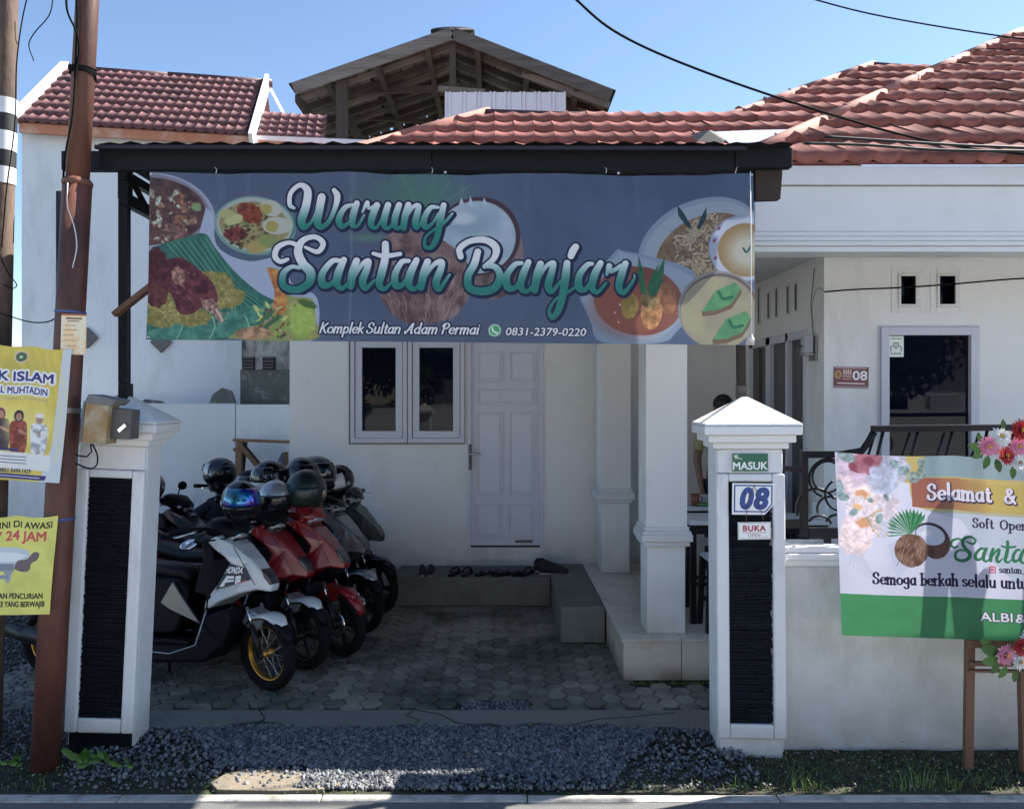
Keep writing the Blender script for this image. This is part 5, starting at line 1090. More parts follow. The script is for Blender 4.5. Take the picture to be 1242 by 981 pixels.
# low boundary wall
bw = thing('boundary_wall', 'low whitewashed boundary wall behind the parked motorcycles', 'wall', (WX(200, 8.7), 8.7, 0)); BO = Vector(bw.location)
def BB(name, m, fn, bevel=0):
    b = MB(); fn(b); o = b.build(name, m, bw, bevel); o.location = -BO; return o
BB('wall', 'neighbour_white', lambda b: b.box(-9, WX(285, 8.7), 8.7, 8.85, -.05, WZ(490, 8.7)))
BB('wall_panel', 'neighbour_white', lambda b: b.box(WX(285.6, 8.7), -2.12, 8.71, 8.85, -.05, WZ(490.5, 8.7)))
BB('moss_patch', 'moss_plaster', lambda b: b.prism([(WX(250, 8.72), WZ(489, 8.72)), (WX(255, 8.72), WZ(478, 8.72)), (WX(266, 8.72), WZ(470, 8.72)), (WX(278, 8.72), WZ(474, 8.72)), (WX(283, 8.72), WZ(489, 8.72))], 8.79, 8.84), bevel=.01)
BB('moss_patch', 'moss_plaster', lambda b: b.prism([(WX(165, 8.72), WZ(489, 8.72)), (WX(172, 8.72), WZ(484, 8.72)), (WX(190, 8.72), WZ(486, 8.72)), (WX(196, 8.72), WZ(489, 8.72))], 8.79, 8.84), bevel=.006)

# ================================================================== TIMBER SHED ROOF
sh = thing('timber_shed', 'old open timber shed roof with weathered boards rising behind the house', 'shed', (WX(550, 14), 14, 0)); SO = Vector(sh.location)
def SB(name, m, fn, bevel=0, parent=None):
    b = MB(); fn(b); o = b.build(name, m, parent or sh, bevel); 
    if parent is None: o.location = -SO
    return o
dF, dBk = 13.0, 16.3
rg = Vector(W(549, 38, dF)); el = Vector(W(357, 105, dF)); er = Vector(W(740, 113, dF)); bk = Vector((0, dBk - dF, 0))
for a, m_ in ((el, 'grey_wood'), (er, 'grey_wood')): SB('bargeboard', m_, lambda b: b.bar(a + Vector((0, -.05, -.06)), rg + Vector((0, -.05, -.06)), .05, .20), bevel=.008)
SB('bargeboard', 'plank_wood', lambda b: b.bar(er + Vector((-.02, -.0, -.2)), er + Vector((-.02, .1, -.2)) + (rg - er) * .55, .04, .10))
for side_, a in (('l', el), ('r', er)):
    L_ = (rg - a); n = 11 if side_ == 'l' else 11
    # sheathing boards parallel to the ridge with gaps
    for k in range(n):
        p = a + L_ * ((k + .05) / n); q = a + L_ * ((k + .97) / n); th = Vector((0, 0, .02))
        if side_ == 'l' and k in (4,): q = a + L_ * ((k + .80) / n)
        SB('roof_board', 'plank_wood', lambda b: b.add([p, q, q + bk, p + bk, p + th, q + th, q + bk + th, p + bk + th], [(0, 1, 2, 3), (7, 6, 5, 4), (0, 4, 5, 1), (1, 5, 6, 2), (2, 6, 7, 3), (3, 7, 4, 0)]))
    for k in range(1, 9):
        y = k * (dBk - dF) / 8.0; dn = Vector((0, y, -.055))
        SB('rafter', 'plank_wood' if k % 2 else 'dark_wood', lambda b: b.bar(a + dn, rg + dn, .05, .09))
    for k in (2, 5, 8): 
        p = a + L_ * (k / 9.5) + Vector((0, 0, -.14)); SB('purlin', 'dark_wood', lambda b: b.bar(p, p + bk, .09, .10))
SB('metal_roofing', 'roof_sheet_dark', lambda b: (b.add([el + Vector((-.1, 0, .045)), rg + Vector((0, 0, .075)), rg + bk + Vector((0, 0, .075)), el + bk + Vector((-.1, 0, .045))], [(0, 1, 2, 3)]), b.add([er + Vector((.1, 0, .045)), rg + Vector((0, 0, .075)), rg + bk + Vector((0, 0, .075)), er + bk + Vector((.1, 0, .045))], [(0, 1, 2, 3)])))
SB('ridge_roll', 'roof_sheet_dark', lambda b: b.loft([[Vector((rg.x + .36 * math.cos(t), y, rg.z + .0 + .055 * math.sin(t) - .01)) for t in [math.pi * k / 8 for k in range(9)]] for y in (dF - .06, dF + .3, dBk)]))
def pst(b): b.box(WX(408, 13.1), WX(421, 13.1), 13.05, 13.2, 0, WZ(98, 13.1))
SB('post', 'dark_wood', pst); SB('king_post', 'dark_wood', lambda b: b.box(WX(545.5, 13.1), WX(553, 13.1), 13.04, 13.14, WZ(112, 13.1), WZ(46, 13.1)))
SB('post', 'dark_wood', lambda b: b.box(WX(690, 13.1), WX(700, 13.1), 13.6, 13.7, 0, WZ(108, 13.1)))
SB('tie_beam', 'dark_wood', lambda b: b.bar(W(408, 112, 14), W(560, 107, 14), .08, .1)); SB('tie_beam', 'plank_wood', lambda b: b.bar(W(532, 108, 13.05), W(588, 112, 13.05), .06, .08))
SB('brace', 'dark_wood', lambda b: b.bar(W(418, 135, 14), W(440, 172, 14), .08, .12)); SB('tie_beam', 'dark_wood', lambda b: b.bar(W(410, 142, 15.2), W(530, 148, 15.2), .07, .07))
SB('wall_plate', 'dark_wood', lambda b: b.bar(el + Vector((.05, 0, -.2)), el + bk + Vector((.05, 0, -.2)), .08, .12))
cl = SB('metal_cladding', 'white_sheet', lambda b: b.box(WX(540, 13), WX(686, 13), 13.005, 13.012, WZ(160, 13), WZ(112, 13)))
for k in range(17):
    x = WX(541 + (k // 2) * 18.0 + (k % 2) * 5, 13); big = True; SB('rib', 'white_sheet', lambda b: b.prism([(x - .02, 13.004), (x - .01, 12.985 if big else 12.995), (x + .01, 12.985 if big else 12.995), (x + .02, 13.004)], WZ(160, 13), WZ(111.5, 13), 'z'))
SB('end_wall_boards', 'plank_wood', lambda b: b.add([W(688, 140, 15.8), W(735, 140, 15.8), W(735, 112, 15.8), W(700, 100, 15.8)], [(0, 1, 2, 3)]))

# ================================================================== CARPORT (black frame carrying the banner)
cp = thing('carport', 'black painted carport frame with a flat sheet roof spanning both gate pillars', 'carport', (0, 4.3, 0)); CO = Vector(cp.location)
def CB(name, m, fn, bevel=0, parent=None):
    b = MB(); fn(b); o = b.build(name, m, parent or cp, bevel); 
    if parent is None: o.location = -CO
    return o
bz1, bz0 = WZ(180, 4.3), WZ(206, 4.3)
CB('front_beam', 'black_wood', lambda b: b.box(WX(119, 4.3), WX(524, 4.3) - .002, 4.30, 4.36, bz0, bz1 + .004), bevel=.004)
CB('front_beam', 'black_wood', lambda b: b.box(WX(524, 4.3), WX(892, 4.3) - .002, 4.302, 4.362, bz0 - .002, bz1), bevel=.004)
CB('front_beam', 'black_wood', lambda b: b.box(WX(892, 4.3), WX(961, 4.3), 4.298, 4.358, WZ(203, 4.3), WZ(178.5, 4.3)), bevel=.004)
CB('beam_end', 'black_wood', lambda b: b.box(WX(74, 4.5), WX(122, 4.5), 4.50, 4.56, WZ(206, 4.5), WZ(183, 4.5)), bevel=.004)
sx0, sx1, sy0, sy1, sz = WX(120, 4.25), 1.60, 4.24, 7.25, WZ(176, 4.25)
def corr(b):
    n = int((sx1 - sx0) / .06); vs = []
    for y, dz in ((sy0, 0), (sy1, .03)):
        for i in range(n + 1): vs.append((sx0 + i * .06, y + (.01 * math.sin(i * 1.7) if y == sy0 else 0), sz + dz + (.009 if i % 2 else -.004)))
    k = n + 1; b.add(vs, [(i, i + 1, k + i + 1, k + i) for i in range(n)]); b.add([(x, y, z + .006) for x, y, z in vs], [(i, k + i, k + i + 1, i + 1) for i in range(n)])
CB('roof_sheet', 'roof_sheet_dark', corr)
CB('roof_edge_trim', 'roof_sheet_dark', lambda b: b.bar((sx0 - .02, 4.25, sz - .012), (WX(905, 4.25), 4.25, sz - .02), .02, .02))
for x in (sx0 + .12, -.4, 1.5):
    CB('side_rafter', 'black_paint', lambda b: b.bar((x, 4.37, bz1 - .05), (x, 7.25, bz1 - .02), .05, .07))
for k in range(4): y = 4.9 + k * .7; CB('purlin', 'black_paint', lambda b: b.bar((sx0, y, bz1 + .01), (sx1, y, bz1 + .01), .05, .04))
# left lattice truss running back
xt = WX(150, 4.45)
CB('lower_chord', 'black_paint', lambda b: b.bar((xt, 4.45, WZ(241, 4.45)), (xt, 7.2, WZ(241, 4.45)), .04, .07))
CB('upper_chord', 'black_paint', lambda b: b.bar((xt, 4.45, WZ(212, 4.45)), (xt, 7.2, WZ(212, 4.45)), .04, .05))
for k in range(6): y = 4.55 + k * .42; CB('lattice_bar', 'black_paint', lambda b: b.bar((xt, y, WZ(213, 4.45)), (xt, y + .21, WZ(240, 4.45)), .025, .025)); CB('lattice_bar', 'black_paint', lambda b: b.bar((xt, y + .21, WZ(240, 4.45)), (xt, y + .42, WZ(213, 4.45)), .025, .025))
CB('post', 'black_paint', lambda b: b.box(WX(145, 4.5), WX(156, 4.5), 4.48, 4.53, WZ(465, 4.5) + .001, WZ(243, 4.5)), bevel=.003)
CB('post_head', 'black_paint', lambda b: b.box(WX(145, 4.5), WX(158, 4.5), 4.475, 4.535, WZ(243, 4.5) + .001, WZ(207, 4.5)), bevel=.003)
CB('post_foot', 'black_paint', lambda b: (b.box(WX(147, 4.5), WX(158, 4.5), 4.46, 4.54, WZ(485, 4.5), WZ(465, 4.5))), bevel=.003)
CB('post', 'dark_wood', lambda b: b.bar(W(899, 468, 4.52), W(896, 210, 4.52), .045, .045), bevel=.003)
CB('post_foot', 'grey_wood', lambda b: b.box(WX(894, 4.52), WX(904, 4.52), 4.49, 4.55, WZ(487, 4.52), WZ(468, 4.52) + .002))
CB('brace', 'easel_wood', lambda b: b.bar(W(139, 382, 4.42), W(262, 286, 4.42), .03, .055, up=(0, 1, 0)), bevel=.003)
CB('end_board', 'dark_wood', lambda b: b.prism([(WX(913, 4.45), WZ(203, 4.45)), (WX(946, 4.45), WZ(203, 4.45)), (WX(943, 4.45), WZ(244, 4.45)), (WX(913, 4.45), WZ(245, 4.45))], 4.40, 4.46), bevel=.003)
CB('side_post', 'black_paint', lambda b: b.tube([W(74, 233, 4.75), W(74, 420, 4.75), W(72, 560, 4.75)], .028, 10))
# banner
def banner_mesh(name, corners, m, nu, nv, parent=None, wave=.013, th=.0015, sd=1):
    TL, TR, BR, BL = [Vector(c) for c in corners]; b = MB(); vs = []; uv = []
    nn = (TR - TL).cross(BL - TL).normalized(); r_ = random.Random(sd); ph = [r_.uniform(0, 6) for _ in range(6)]
    for j in range(nv + 1):
        v = j / nv
        for i in range(nu + 1):
            u = i / nu; p = TL.lerp(TR, u).lerp(BL.lerp(BR, u), v)
            d = wave * (math.sin(u * 17 + ph[0] + v * 2) * .5 + math.sin(u * 39 + ph[1]) * .25 * (1 - v) + math.sin(v * 5 + u * 4 + ph[2]) * .6 + abs(math.sin(u * 24 + ph[3])) ** 6 * (1 - v) ** 2 * 1.2)
            vs.append(p + nn * d + Vector((0, 0, -.012 * abs(math.sin(u * 9.4)) * (1 - v)))); uv.append((u, 1 - v))
    fs = [(j * (nu + 1) + i, (j + 1) * (nu + 1) + i, (j + 1) * (nu + 1) + i + 1, j * (nu + 1) + i + 1) for j in range(nv) for i in range(nu)]
    me = bpy.data.meshes.new(name); me.from_pydata([tuple(v) for v in vs], [], fs); ul = me.uv_layers.new(name='uv')
    for l in me.loops: ul.data[l.index].uv = uv[l.vertex_index]
    for p in me.polygons: p.use_smooth = True
    me.materials.append(m); o = bpy.data.objects.new(name, me); col.objects.link(o)
    if parent: o.parent = parent; o.location = -Vector(parent.location)
    return o
db = 4.27
bn = thing('shop_banner', 'long grey blue shop banner with food bowls and coconuts, lettered Warung Santan Banjar', 'banner', (WX(546, db), db, WZ(207, db))); 
banner_mesh('sheet', [W(181, 208, db), W(913.5, 210, db), W(916, 418.5, db), W(177, 412, db)], art_banner(), 140, 40, bn)
for px, py in ((183, 211), (911, 212), (913, 415), (180, 409), (540, 209), (750, 210)):
    e = MB().lathe([(.0045, 0), (.008, .001), (.008, .003), (.0045, .004)], X=Matrix.Rotation(R(90), 4, 'X'), n=10).build('eyelet', 'chrome', bn); e.location = Vector(W(px, py, db - .012)) - Vector(bn.location)
for px in (262, 524, 735, 892):
    b = MB(); b.tube([W(px, 210, db - .008), W(px + 1, 206, db + .01), W(px + random.uniform(-2, 3), 203, db + .025)], .0022, 5); o = b.build('tie', 'white_cord', bn); o.location = -Vector(bn.location)
# hanging cord with bulb holder
bc = thing('hanging_bulb_cord', 'thin white cord with a small bulb socket at the right end of the banner', 'cord', W(910, 212, 4.2))
o = MB().tube([W(910, 208, 4.2), W(911, 300, 4.2), W(911.5, 408, 4.2)], .0025, 6).build('cord', 'white_cord', bc); o.location = -Vector(bc.location)
o = MB().lathe([(.004, .03), (.006, .02), (.014, .004), (.016, -.002), (.012, -.008), (0, -.01)], c=W(911.5, 412, 4.2), n=14).build('socket', 'white_cord', bc); o.location = -Vector(bc.location)

# ================================================================== GATE PILLARS
def pillar(label, base, rot, cap_m='cap_white', top=1.68, foot='pillar_white'):
    t = thing('gate_pillar', label, 'pillar', base, rot); w2 = .182; dp = .125; rz0 = .17; rx = .118
    b = MB(); rt = 1.50
    b.box(-w2, w2, .03, 2 * dp, 0.0, top); sh_ = b.build('shaft', 'pillar_white', t, bevel=.01)
    b = MB()    # raised border round the recess
    b.box(-w2 - .004, -rx, -.012, .028, rz0 - .08, 1.545); b.box(rx, w2 + .004, -.012, .028, rz0 - .08, 1.545); b.box(-rx, rx, -.012, .028, rz0 - .08, rz0); b.box(-rx, rx, -.008, .028, rt, 1.545)
    b.box(-w2 + .004, w2 - .004, .004, .03, 1.547, top)
    b.build('recess_border', 'pillar_white', t, bevel=.012, seg=3)
    b = MB(); z = rz0
    while z < rt:
        h_ = random.uniform(.008, .016); x = -rx + random.uniform(-.002, .006)
        while x < rx - .012:
            l = min(random.uniform(.09, .24), rx - x - random.uniform(-.002, .008)); b.box(x, x + l - .002, random.uniform(.000, .012), .031, z, z + h_ - .0022); x += l
        z += h_
    tag(b.build('slate_strips', 'slate', t), kind='stuff')
    for k, (z0_, z1_, o_) in enumerate(((top + .002, top + .036, .022), (top + .038, top + .078, .052), (top + .080, top + .128, .078))):
        b = MB(); b.box(-w2 - o_, w2 + o_, -o_, 2 * dp + o_, z0_, z1_); b.build('cap_moulding', cap_m, t, bevel=.006)
    z0_ = top + .130; o_ = .080; zt = top + .287; cy_ = dp
    b = MB(); q = [(-w2 - o_, -o_), (w2 + o_, -o_), (w2 + o_, 2 * dp + o_), (-w2 - o_, 2 * dp + o_)]
    b.add([(x, y, z0_) for x, y in q] + [(x * .985, cy_ + (y - cy_) * .985, z0_ + .012) for x, y in q] + [(x * .06, cy_ + (y - cy_) * .06, zt) for x, y in q], [(3, 2, 1, 0)] + [(i, (i + 1) % 4, 4 + (i + 1) % 4, 4 + i) for i in range(4)] + [(4 + i, 4 + (i + 1) % 4, 8 + (i + 1) % 4, 8 + i) for i in range(4)] + [(8, 9, 10, 11)])
    b.build('cap_slope', cap_m, t, bevel=.004)
    b = MB(); b.box(-w2 + .012, w2 - .012, .012, 2 * dp - .01, -.06, .09); b.build('foot', foot, t, bevel=.008)
    return t
xr = WX(913, 4.35)
gpr = pillar('white gate pillar with sunlit pyramid cap and black slate panel right of the driveway', (xr - .004, 4.35, 0), (0, R(-.35), R(-4)))
gpl = pillar('white gate pillar in shade with black slate panel between the rusty pole and the motorcycles', (WX(119, 4.38), 4.38, .02), (0, R(2.6), R(3)), foot='slate')
def card(name, label, cat, px0, py0, px1, py1, d, m, th=.003, back='trim_white', cut=None, tilt=0, group=None):
    x0_, x1_, z1_, z0_ = WX(px0, d), WX(px1, d), WZ(py0, d), WZ(py1, d); t = thing(name, label, cat, ((x0_ + x1_) / 2, d, (z0_ + z1_) / 2), (0, R(tilt), 0), group)
    a, h_ = (x1_ - x0_) / 2, (z1_ - z0_) / 2
    P = cut(a, h_) if cut else [(-a, -h_), (a, -h_), (a, h_), (-a, h_)]
    b = MB(); b.prism(P, 0, th); b.build('backing', back, t)
    me = bpy.data.meshes.new('print'); me.from_pydata([(x, -.0012, z) for x, z in P], [], [tuple(range(len(P)))]); ul = me.uv_layers.new(name='uv')
    for l in me.loops: v = me.vertices[l.vertex_index].co; ul.data[l.index].uv = ((v.x + a) / (2 * a), (v.z + h_) / (2 * h_))
    me.materials.append(m); o = bpy.data.objects.new('print', me); col.objects.link(o); o.parent = t
    return t
card('entrance_sign', 'small dark green sign lettered MASUK on the right pillar above the number plate', 'sign', 888, 550, 931.5, 571.5, 4.338, art_small('masuk_print', 44, 22, f_masuk, bgc=(34, 84, 72)), tilt=-.3)
card('number_plate', 'white house number plate with blue italic 08 on the right pillar', 'number plate', 888, 586, 939, 624, 4.332, art_small('number_print', 50, 39, f_num, bgc=(190, 198, 212)), cut=lambda a, h_: [(-a, -h_), (a * .55, -h_), (a, -h_ * .35), (a, h_), (-a, h_)], tilt=.6)
op = card('open_sign', 'small white hanging sign lettered BUKA OPEN below the blue number plate', 'sign', 895, 633, 935, 654, 4.322, art_small('open_print', 40, 21, f_buka, bgc=(205, 208, 216)), tilt=-.8)
for a, e in ((905, 627), (925, 627)):
    o = MB().tube([W(a if a < 910 else 927, 634, 4.320), W(a + (2 if a < 910 else -6), 612 if a < 910 else 600, 4.328), W(916, 588, 4.328)], .0015, 5).build('string', 'saw_wood', op); o.location = -Vector(op.location)
card('house_number_sign', 'small dark maroon enamel house sign reading 08 on the porch front wall', 'sign', 1011, 445, 1053.5, 471, 6.095, art_small('house_sign_print', 42, 25, f_house), tilt=1.2)
card('window_sticker', 'white sticker with a small building emblem on the glass door', 'sticker', 1077.5, 407.5, 1096, 433, 6.104, art_small('sticker_print', 18, 25, f_win, bgc=(176, 188, 196)), th=.002)

# wall lamp on the side wall
lp = thing('wall_lamp', 'square glass and metal wall lamp on the porch side wall beside the sliding door', 'wall lamp', (2.52, ys_(988), WZ(421, ys_(988))))
MB().box(-.02, -.0005, -.07, .07, -.11, .09).build('back_plate', 'lamp_metal', lp, bevel=.003)
MB().box(-.10, -.03, -.05, .03, -.05, .09).build('shade', 'glass_clear', lp, bevel=.004); MB().box(-.11, -.022, -.06, .04, -.07, -.052).build('base', 'lamp_metal', lp, bevel=.003); MB().box(-.13, -.02, -.01, .0, .0, .012).build('arm', 'black_paint', lp)
MB().tube([(-.012, 0, .09), (-.01, .05, .35), (-.01, -.02, .62)], .003, 5).build('cable', 'cable', lp)

# ================================================================== FENCE WALL AND RAILING
fw = thing('fence_wall', 'low stained white plaster fence wall right of the gate pillar', 'wall', (2.6, 4.42, 0)); FO = Vector(fw.location)
x0_ = xr + .175
for nm, m_, A in (('wall', 'fence_white', (x0_, 6.0, 4.44, 4.6, -.05, 1.02)), ('coping', 'pillar_white', (x0_, 6.0, 4.40, 4.64, 1.10, 1.135)), ('coping', 'pillar_white', (x0_, 6.0, 4.385, 4.65, 1.06, 1.098)), ('coping', 'pillar_white', (x0_, 6.0, 4.415, 4.62, 1.022, 1.058))):
    o = MB().box(*A).build(nm, m_, fw, bevel=.008); o.location = -FO
rl = thing('iron_railing', 'black wrought iron railing with rings and curves on top of the fence wall', 'railing', (2.4, 4.52, 1.135)); RO = Vector(rl.location); yr_ = 4.52
def RB(name, fn, bevel=0): b = MB(); fn(b); o = b.build(name, 'black_paint', rl, bevel); o.location = -RO; return o
zt_, zb_ = WZ(551, yr_), WZ(645, yr_)
RB('post', lambda b: b.box(WX(971, yr_), WX(979, yr_), yr_ - .02, yr_ + .02, zb_ - .03, zt_ + .02), .002)
RB('top_rail', lambda b: b.box(WX(979.5, yr_), WX(1022, yr_), yr_ - .02, yr_ + .02, zt_ - .02, zt_ + .02), .002)
RB('bottom_rail', lambda b: b.box(WX(979.5, yr_), 4.6, yr_ - .02, yr_ + .02, zb_ - .035, zb_ + .025), .002)
RB('bracket', lambda b: b.bar((x0_ - .02, yr_, WZ(566, yr_)), (WX(971, yr_), yr_, WZ(570, yr_)), .03, .03)); RB('bracket', lambda b: b.bar((x0_ - .02, yr_, WZ(635, yr_)), (WX(971, yr_), yr_, WZ(635, yr_)), .03, .05))
for x in (1000, 1052, 1110, 1180): RB('foot', lambda b: b.box(WX(x, yr_), WX(x + 7, yr_), yr_ - .015, yr_ + .015, 1.13, zb_ - .035))
zt2 = WZ(521, yr_)
RB('curved_rail', lambda b: b.tube([W(1021, 551, yr_), W(1045, 547, yr_), W(1054, 535, yr_), W(1060, 524, yr_)], .021, 8))
RB('top_rail', lambda b: b.bar((WX(1058, yr_), yr_, zt2 + .005), (4.6, yr_, zt2 + .03), .05, .036), .002)
def ring(px, py, r_, th=.008, a0=0, a1=360): 
    c_ = W(px, py, yr_); RB('ring', lambda b: b.tube([(c_[0] + r_ * math.cos(R(a)), c_[1], c_[2] + r_ * math.sin(R(a))) for a in np.linspace(a0, a1, 28)], th, 7))
ring(1004, 578, .088, .007); ring(1005, 580, .11, .007, 60, 250); ring(990, 617, .115, .008, 30, 200); ring(1006, 617, .07, .007, -30, 200); ring(1020, 600, .09, .007, 120, 300); ring(994, 640, .07, .007, 20, 150); ring(1014, 637, .06, .007, 20, 160)
for k in range(9):
    x = WX(1040 + k * 42, yr_); RB('baluster', lambda b: b.tube([(x, yr_, zb_), (x + .05, yr_, zb_ + .2), (x + .12, yr_, zt2 - .12), (x + .15, yr_, zt2)], .009, 6)); 
    if k % 2 == 0: ring(1062 + k * 42, 575, .10, .008); ring(1062 + k * 42, 615, .07, .008, 20, 200)
    RB('baluster', lambda b: b.tube([(x + .1, yr_, zt2 - .02), (x + .04, yr_, zt2 - .22), (x + .1, yr_, zt2 - .36), (x + .02, yr_, zb_)], .008, 6))

# ================================================================== EASEL, BANNER, FLOWERS
ez = thing('wooden_easel', 'reddish brown wooden easel stand under the congratulation banner', 'easel', (WX(1215, 4.2), 4.22, 0)); EO = Vector(ez.location)
def EB(name, fn, bevel=.002): b = MB(); fn(b); o = b.build(name, 'easel_wood', ez, bevel); o.location = -EO; return o
EB('leg', lambda b: b.bar(W(1174, 932, 4.2) , W(1179, 560, 4.24), .045, .03)); EB('leg', lambda b: b.bar(W(1243, 935, 4.16), W(1233, 560, 4.3), .04, .035)); EB('leg', lambda b: b.bar((WX(1300, 4.2), 4.2, 0), (WX(1296, 4.24), 4.24, 1.6), .045, .03)); EB('rear_leg', lambda b: b.bar((WX(1300, 4.2), 4.42, 0), (WX(1296, 4.24), 4.34, 1.6), .04, .03))
EB('crossbar', lambda b: b.bar(W(1173, 780, 4.17), (WX(1310, 4.17), 4.17, WZ(782, 4.17)), .03, .04)); EB('crossbar', lambda b: b.bar(W(1175, 804, 4.19), (WX(1310, 4.19), 4.19, WZ(806, 4.19)), .03, .022)); EB('crossbar', lambda b: b.bar(W(1175, 813, 4.19), (WX(1310, 4.19), 4.19, WZ(814, 4.19)), .03, .012))
de = 4.13
eb = thing('congratulation_banner', 'lilac printed congratulation banner with coconut, painted flowers and green foot strip on the easel', 'banner', (WX(1200, de), de, WZ(768, de)))
def EQ(u, v, d): return W(1013 + u + 8 * v / 222, 548 + v + u * .030 + (v / 222) * (2 if u > 1 else 0), d)
banner_mesh('sheet', [EQ(0, 0, de + .05), EQ(430, 0, de + .05), EQ(430, 222, de), EQ(0, 222, de)], art_easel(), 90, 40, eb, wave=.0035, sd=4)
def flower(parent, c_, r_, m, n=18, seed=0, face=(0, -1, .15)):
    f = nrm(face); q = f.to_track_quat('Z', 'Y').to_matrix(); rr = random.Random(seed); b = MB(); 
    for layer, (k, rad, lift) in enumerate(((n, 1.0, .05), (n - 3, .78, .22), (n - 7, .5, .42))):
        for i in range(k):
            a = 2 * math.pi * i / k + layer * .3 + rr.uniform(-.08, .08); l = r_ * rad * rr.uniform(.88, 1.08); w_ = r_ * .13; ca, sa = math.cos(a), math.sin(a); P = []
            for t, ww in ((.12, .5), (.5, 1.0), (.8, .8), (1.0, .08)):
                z = lift * r_ * t * 1.3 + .05 * r_ * math.sin(t * 3) + rr.uniform(0, .04) * r_
                for s_ in (-1, 1): P.append(Vector((ca * l * t - sa * w_ * ww * s_, sa * l * t + ca * w_ * ww * s_, z)))
            b.add([q @ p + Vector(c_) for p in P], [(0, 1, 3, 2), (2, 3, 5, 4), (4, 5, 7, 6)], 0, True)
    o = b.build('flower', m, parent); cb = MB()
    for i in range(16): a = rr.uniform(0, 6.28); d_ = rr.uniform(0, .2) * r_; p = q @ Vector((d_ * math.cos(a), d_ * math.sin(a), r_ * .32)); cb.ell(Vector(c_) + p, (r_ * .07,) * 3, 6, 4)
    cb.build('flower_centre', 'petal_centre', o); return o
def leaf(parent, c_, l, ang, m='leaf', tilt=.3):
    b = MB(); ca, sa = math.cos(ang), math.sin(ang); P = []
    for t, ww in ((0, .05), (.25, .8), (.55, 1), (.8, .65), (1, .05)):
        w_ = l * .28 * ww; y = -.02 - .25 * l * math.sin(t * 2.6) * tilt
        for s_ in (-1, 0, 1): P.append(Vector((ca * l * t - sa * w_ * s_, y + (.0 if s_ else .006), sa * l * t + ca * w_ * s_)) + Vector(c_))
    b.add(P, [(3 * i + j, 3 * i + j + 1, 3 * i + j + 4, 3 * i + j + 3) for i in range(4) for j in range(2)], 0, True); return b.build('leaf', m, parent)
def bouquet(label, spots, leaves, d):
    ref = spots[0]; t = thing('flower_bouquet', label, 'flowers', W(ref[0], ref[1], d + .03)); o_ = Vector(t.location)
    for i, (px, py, r_, m) in enumerate(spots): flower(t, Vector(W(px, py, d - .02 - .01 * (i % 3))) - o_, r_ * d / F, m, seed=i + len(label), face=(random.uniform(-.4, .4), -1, random.uniform(-.2, .5)))
    for px, py, l, a in leaves: leaf(t, Vector(W(px, py, d)) - o_, l * .85 * d / F, R(a))
    return t
bouquet('pink, white and red flower bunch at the top edge of the congratulation banner', [(1199, 541, 14, 'petal_pink'), (1214, 530, 13, 'petal_white'), (1237, 521, 15, 'petal_red'), (1235, 541, 13, 'petal_pink'), (1219, 553, 13, 'petal_red'), (1236, 562, 11, 'petal_white'), (1250, 540, 15, 'petal_white'), (1262, 556, 15, 'petal_pink'), (1256, 524, 13, 'petal_pink')],
        [(1192, 545, 26, 165), (1190, 548, 18, 205), (1196, 552, 20, 250), (1205, 556, 20, 285), (1188, 536, 14, 120), (1225, 565, 18, 270), (1214, 520, 14, 95), (1245, 570, 18, 300)], 4.09)
bouquet('artificial flower bunch of pink, red and white blooms hanging below the congratulation banner', [(1219, 794, 14, 'petal_pink'), (1236, 802, 11, 'petal_white'), (1240, 784, 13, 'petal_red'), (1250, 776, 13, 'petal_white'), (1256, 796, 15, 'petal_pink'), (1270, 786, 14, 'petal_red')],
        [(1210, 790, 30, 165), (1208, 796, 26, 195), (1208, 800, 20, 240), (1218, 806, 20, 235), (1228, 810, 18, 265), (1240, 812, 18, 290), (1200, 782, 20, 150), (1250, 812, 20, 300)], 4.08)

# ================================================================== POLES, POSTERS, BOXES, CABLES
p1 = thing('rusty_steel_pole', 'rusty brown steel pole with a collar, standing before the left gate pillar', 'pole', W(55, 922, 4.22)); PO = Vector(p1.location)
def PB(name, m, fn): b = MB(); fn(b); o = b.build(name, m, p1); o.location = -PO; return o
xc2 = lambda y: 106 - (y / 922) * 50
def pp(y): return W(xc2(y), y, 4.22)
PB('lower_tube', 'rust_pole', lambda b: b.tube([W(55, 935, 4.22), pp(700), pp(450), pp(222)], [.074, .074, .073, .072], 20))
PB('collar', 'rust_pole', lambda b: b.tube([pp(226), pp(221), pp(217)], [.074, .077, .062], 20)); PB('upper_tube', 'rust_pole', lambda b: b.tube([pp(218), pp(0), pp(-500)], [.058, .057, .055], 18))
for y, m_, h_ in ((497, 'steel_strap', 6), (379, 'blue_tie', 3), (628, 'blue_tie', 4)): PB('strap', m_, lambda b: b.tube([pp(y + h_ / 2), pp(y - h_ / 2)], .0765, 20, caps=False))
PB('wire_wrap', 'cable', lambda b: b.tube([Vector(pp(94 + 1.6 * math.sin(k))) + Vector((.066 * math.cos(k * .9), .066 * math.sin(k * .9), k * .0022)) for k in range(26)], .006, 6))
p2 = thing('banded_pole', 'weathered brown pole with three white painted bands at the left edge', 'pole', WX(-22, 4.35) and (WX(-24, 4.35), 4.35, 0)); P2 = Vector(p2.location)
def QB(name, m, fn): b = MB(); fn(b); o = b.build(name, m, p2); o.location = -P2; return o
def p2p(y): return W(9.5 - max(0, (y - 60)) * .026, y, 4.35)
QB('shaft', 'old_pole', lambda b: b.tube([p2p(905), p2p(420), p2p(0), p2p(-500)], [.058, .056, .052, .05], 18))
for y0_, y1_ in ((121, 140), (161, 184), (204, 224)): QB('white_band', 'band_white', lambda b: b.tube([p2p(y1_), p2p(y0_)], .0555, 18, caps=False))
